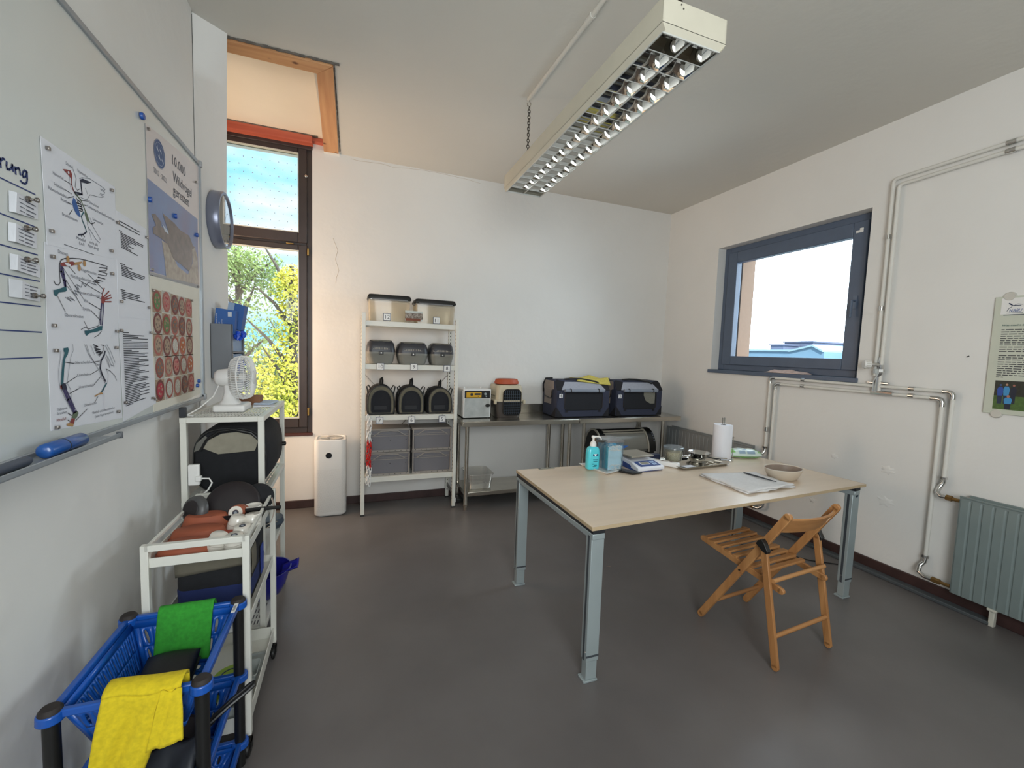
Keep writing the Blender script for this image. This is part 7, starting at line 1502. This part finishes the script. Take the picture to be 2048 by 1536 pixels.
fits = thing('pipe_fitting', sq(yB, zL), 'chrome elbow of the lower pipe at the corner under the square window', 'pipe fitting'); corner_fit(yB, zL, -.05, -.05).build('elbow', M_chrome, fits, smooth=True)
# thermostat valve group below the window corner
t = thing('thermostat_valve', sq(1.95, 1.45), 'chrome valve group with a ribbed white knob below the corner of the square window', 'valve')
vk = at_x(1740, 729, PXW-.05)
b = MB(); b.lathe([(0, .045), (.026, .043), (.030, .034), (.031, .006), (.026, 0), (0, 0)], (PXW-.045, vk.y, vk.z), 20, V((-.75, .55, 0))); b.build('knob', M_white, t, smooth=True, angle=.6)
b = MB()
for k in range(14):
    a = 2*PI*k/14; d_ = V((-.75, .55, 0)).normalized(); e1_ = V((0, 0, 1)); e2_ = d_.cross(e1_); c = V((PXW-.045, vk.y, vk.z)); o_ = (e1_*math.cos(a)+e2_*math.sin(a))*.0312; b.bar(c+o_+d_*.008, c+o_+d_*.034, .004, .003, o_)
b.build('rib', M_offwhite, t)
b = MB(); b.tube([(PXW-.05, vk.y-.005, vk.z), (PXW, vk.y-.035, vk.z)], .014, 12); b.tube([sq(vk.y-.035, 1.555), sq(vk.y-.035, 1.46), sq(vk.y-.03, 1.36), sq(vk.y-.03, zL)], [.010, .017, .014, .016], 12); b.tube([sq(yT2, 1.50), sq(yT2+.0, 1.44), sq(yT2+.03, 1.38), sq(yT2+.03, 1.30)], [.016, .018, .012, .016], 12); b.tube([sq(vk.y+.03, zU+.02), sq(vk.y-.10, zU+.018)], .010, 10); b.tube([sq(vk.y-.02, 1.47), sq(vk.y-.02, 1.44)], .022, 8); b.tube([sq(vk.y-.0, zL), sq(vk.y-.13, zL)], .0165, 12); b.tube([sq(yT2, 1.47), sq(yT2, 1.45)], .022, 6); b.build('valve_body', M_chrome, t, smooth=True, angle=.5)
# radiator connections
def conn(pts, label, m2=True):
    t = thing('radiator_connector', pts[0], label, 'connector'); b = MB(); b.tube(pts[:-1], .013, 12); b.tube([pts[0], pts[0]+(pts[1]-pts[0])*.35], .019, 8); b.build('bend', M_chrome, t, smooth=True, angle=.6)
    b = MB(); b.tube([pts[-2], pts[-2].lerp(pts[-1], .45)], .018, 6); b.tube([pts[-2], pts[-1]], .011, 10); b.build('nut', mat('old_brass', '8a6b3f', .4, metal=.7), t, smooth=True, angle=.5)
conn([sq(1.512, .80), sq(1.512, .765), V((PXW-.01, 1.525, .73)), V((PXW-.03, 1.525, .70)), V((PXW-.045, 1.50, .685)), V((3.50, 1.475, .683)), V((3.50, 1.41, .682))], 'chrome bend feeding the top of the big grey-green radiator')
conn([sq(1.560, .26), sq(1.562, .215), V((PXW-.02, 1.575, .185)), V((PXW-.035, 1.57, .15)), V((PXW-.04, 1.54, .135)), V((3.50, 1.50, .135)), V((3.50, 1.41, .135))], 'chrome bend feeding the foot of the big grey-green radiator')
conn([sq(yA, .72), sq(yA, .68), V((PXW-.02, 2.77, .655)), V((PXW-.03, 2.785, .635)), V((3.50, 2.80, .62)), V((3.49, 2.84, .62))], 'chrome bend at the end of the dark radiator behind the table')
conn([sq(yB, .50), V((PXW-.005, 2.715, .30)), V((PXW-.02, 2.73, .17)), V((PXW-.04, 2.76, .145)), V((3.49, 2.80, .145)), V((3.49, 2.84, .145))], 'chrome bend low on the wall seen under the table top')
M_rad = mat('grey_green_enamel', '7d8988', .38, var=.03, coat=.15); M_rad2 = mat('dark_grey_enamel', '8a8d8d', .45, var=.05)
def radiator(y0, y1, z0, z1, xf, m, label, pitch=.05, legs=()):
    t = thing('radiator', (xf, (y0+y1)/2, z0), label, 'radiator')
    b = MB(); prof = []; n = int((y1-y0)/pitch); pitch = (y1-y0)/n
    for k in range(n):
        y = y0+k*pitch; prof += [(y+.002, 0), (y+.008, .006), (y+pitch-.008, .006), (y+pitch-.002, 0)]
    prof = [(y0, 0)] + prof + [(y1, 0)]
    F = lambda z, sc_: [V((xf - d*sc_, y, z)) for y, d in prof]
    b.loft([F(z0, .1), F(z0+.03, 1), F(z1-.045, 1), F(z1-.018, .1), F(z1, .1)], cap=False, closed=False); b.build('front_panel', m, t, smooth=True, angle=.35)
    b = MB(); b.box(xf+.001, xf+.015, y0, y1, z0, z1-.004); b.box(xf+.05, xf+.062, y0+.02, y1-.02, z0+.01, z1+.008); b.box(xf+.015, xf+.05, y0+.05, y0+.08, z0+.02, z1-.02); b.box(xf+.015, xf+.05, y1-.08, y1-.05, z0+.02, z1-.02); b.build('back_panel', m, t, bevel=.003)
    b = MB(); b.box(xf-.006, xf+.002, y0+.0, y1, z1-.006, z1+.004); b.build('top_edge', m, t, bevel=.002)
    for y in legs:
        b = MB(); b.box(xf+.0, xf+.03, y-.012, y+.012, .0, z0+.01); b.box(xf-.01, xf+.04, y-.02, y+.02, z0-.012, z0+.002); b.build('foot', mat('white_foot', 'c6c4b8', .5), t, bevel=.003)
radiator(.35, 1.405, .105, .715, 3.485, M_rad, 'big grey-green ribbed radiator on the side wall beside the poster', legs=(1.215,))
radiator(2.84, 3.98, .13, .700, 3.47, M_rad2, 'dark grey ribbed radiator low under the square window, behind the table')
b = MB(); b.box(3.462, 3.47, 3.28, 3.30, .66, .715); tag(b.build('radiator_clip', M_rad2), 'small dark clip on the top edge of the dark radiator', 'clip')

# ================================================================ WALL POSTER
t = thing('wall_poster', (WR, 1.0, 1.55), 'poster in small print with a group photo on the wall above the big radiator', 'poster')
PX_ = WR-.012; py0, py1, pz0, pz1 = .72, 1.380, 1.236, 1.922
b = MB(); b.box(PX_, WR, py0, py1, pz0, pz1); b.build('sheet', mat('poster_board', 'c6cabb', .35, var=.02, coat=.3), t, bevel=.002)
for (y, z) in ((1.322, pz1), (1.322, pz0), (.8, pz1), (.8, pz0)):
    b = MB(); b.lathe([(0, .016), (.022, .016), (.026, .008), (.026, 0), (0, 0)], (WR-.0, y, z), 24, (-1, 0, 0), sy=1.0); b.build('holder_clip', M_offwhite, t, smooth=True, angle=.6)
xs = PX_-.0006
def pt(px, py): p = at_x(px, py, PX_); return V((xs, p.y, p.z))
wl = pt(2010, 598); 
b = MB(); b.poly([V((xs-.0003, 1.352, 1.912)), V((xs-.0003, .86, 1.912)), V((xs-.0003, .86, 1.818)), V((xs-.0003, 1.352, 1.818))]); b.build('logo_field', M_white, t)
M_nabu = mat('nabu_blue', '1d4a90', .5)
D_, U_ = V((0, -1, 0)), V((0, 0, 1))
o = text('lettering', 'NABU', M_nabu, (xs-.0006, 1.320, 1.830), D_, U_, .026, t, shear=.25)
k_ = .052/(max(v.co.y for v in o.data.vertices)-min(v.co.y for v in o.data.vertices))
for v in o.data.vertices: v.co.y = 1.318 - (1.318-v.co.y)*k_
b = MB(); b.box(xs-.001, xs-.0006, 1.262, 1.328, 1.8235, 1.826); b.box(xs-.001, xs-.0006, .86, 1.340, 1.812, 1.8155); b.build('logo', mat('logo_dark', '20304e', .5), t)
b = MB()
def lp(pts, w):
    P = [V((xs-.0009, y, z)) for y, z in pts]
    for p, q in zip(P, P[1:]): d = (q-p).normalized(); n = V((0, -d.z, d.y))*w; b.poly([p-n, q-n, q+n, p+n])
lp([(1.327, 1.836), (1.320, 1.852), (1.308, 1.862)], .0012); lp([(1.322, 1.882), (1.308, 1.870)], .0032); lp([(1.310, 1.868), (1.290, 1.8675), (1.272, 1.867)], .0018); lp([(1.300, 1.869), (1.285, 1.876), (1.266, 1.870)], .0008); b.build('logo', mat('logo_dark', '20304e'), t)
text('lettering', 'Was macht die Wildvogelpflege?', mat('poster_green_ink', '2f5a56', .6), (xs-.0004, 1.340, 1.750), D_, U_, .0165, t, wide=1.0)
random.seed(12)
rows1 = ['Die Wildvogelstation Leiferde', 'gründet und wird ehrenamtlich', 'Sie ist zur Aufgabe gemacht,', 'Greifvögel und Eulen zu pflegen', 'regelt die Natur, aber oft', 'Greift ein, wo sie nicht', 'oder direkt durch, nach dem', 'den kommen. Zudem helfen', 'verständigen Körper von', 'anders wir uns auf weitere', 'tige Vögel kümmern.']
def lines_(z, dz, n, seed):
    global t
    random.seed(seed); b = MB()
    for k in range(n):
        zz = z-k*dz; y = 1.340; end = .78 if k < n-1 else (1.22 if seed == 1 else 1.31)
        while y > end: w = random.uniform(.010, .034); b.box(xs-.0006, xs-.0002, max(y-w, end), y, zz, zz+dz*.34); y -= w+.005
    b.build('text_print', M_ink, t)
lines_(1.727, .0126, 11, 1); lines_(1.577, .0126, 11, 2)
ph = [pt(1991, 760), V((xs, .80, pt(1991, 760).z)), V((xs, .80, 1.262)), V((xs, pt(1986, 817).y, 1.262))]
yl, zt2, zb2 = 1.340, 1.433, 1.265
b = MB(); b.box(xs-.0006, xs-.0002, .80, yl, 1.345, zt2); b.build('photo_print', mat('photo_dark_trees', '262b24', .4, var=.3, scale=60), t)
b = MB(); b.box(xs-.0006, xs-.0002, .80, yl, zb2, 1.345); b.build('photo_print', mat('photo_grass', '47652f', .4, var=.2, scale=60), t)
def person(y, z, w, h, top, bot, hair='7a4a3a'):
    b = MB(); b.poly([V((xs-.001, y-w, z)), V((xs-.001, y+w, z)), V((xs-.001, y+w*1.3, z+h*.5)), V((xs-.001, y+w*.7, z+h*.72)), V((xs-.001, y-w*.7, z+h*.72)), V((xs-.001, y-w*1.3, z+h*.5))]); b.build('photo_print', top, t)
    b = MB(); b.poly([V((xs-.0009, y-w*.9, z-h*.65)), V((xs-.0009, y+w*.9, z-h*.65)), V((xs-.0009, y+w, z+.002)), V((xs-.0009, y-w, z+.002))]); b.build('photo_print', bot, t)
    b = MB(); b.poly([V((xs-.0012, y+math.cos(a)*w*.5, z+h*.86+math.sin(a)*w*.62)) for a in [k*PI/5 for k in range(10)]]); b.build('photo_print', mat('photo_skin_%s' % hair, hair, .6), t)
pb1, pb2, pb3, pbd = mat('photo_royal', '2a4fa0', .5), mat('photo_sky', '3f8fc4', .5), mat('photo_navy', '1c2335', .5), mat('photo_darkblue', '23304a', .5)
person(1.315, 1.345, .0105, .072, pb1, pbd, '35507a'); person(1.290, 1.347, .0105, .074, pb2, pbd, 'b08a72'); person(1.262, 1.347, .010, .070, pb3, pb3, 'a0685a'); person(1.280, 1.300, .013, .050, pb2, pb3, 'b0705c'); person(1.19, 1.33, .014, .07, pb2, pbd, 'a0685a'); person(1.14, 1.33, .014, .07, pb1, pbd, '7a5a4a')
# small marks
b = MB(); b.tube([at_x(1933, 714, WR-.003), at_x(1938, 712, WR-.003)], .003, 6); tag(b.build('wall_hook', M_groove), 'tiny dark nail stub in the side wall between the pipes and the poster', 'nail')
b = MB(); p = at_x(1770, 892, WR-.001)
b.tube([at_z(1213, 1132, .002), at_z(1221, 1133, .002)], .0012, 5); tag(b.build('straw', mat('pale_straw', 'b09a86', .8)), 'thin pale straw lying on the dark floor under the table', 'straw')
bpy.context.view_layer.update()

# a thing made of a single piece is that piece
for e in [o for o in C.objects if o.type == 'EMPTY' and o.parent is None and len(o.children) == 1 and not o.children[0].children]:
    k = e.children[0]; nm = e.name; mw = e.matrix_world @ k.matrix_basis
    for p in ('label', 'category', 'group', 'kind'):
        if p in e: k[p] = e[p]
    k.parent = None; k.matrix_world = mw; bpy.data.objects.remove(e); k.name = nm
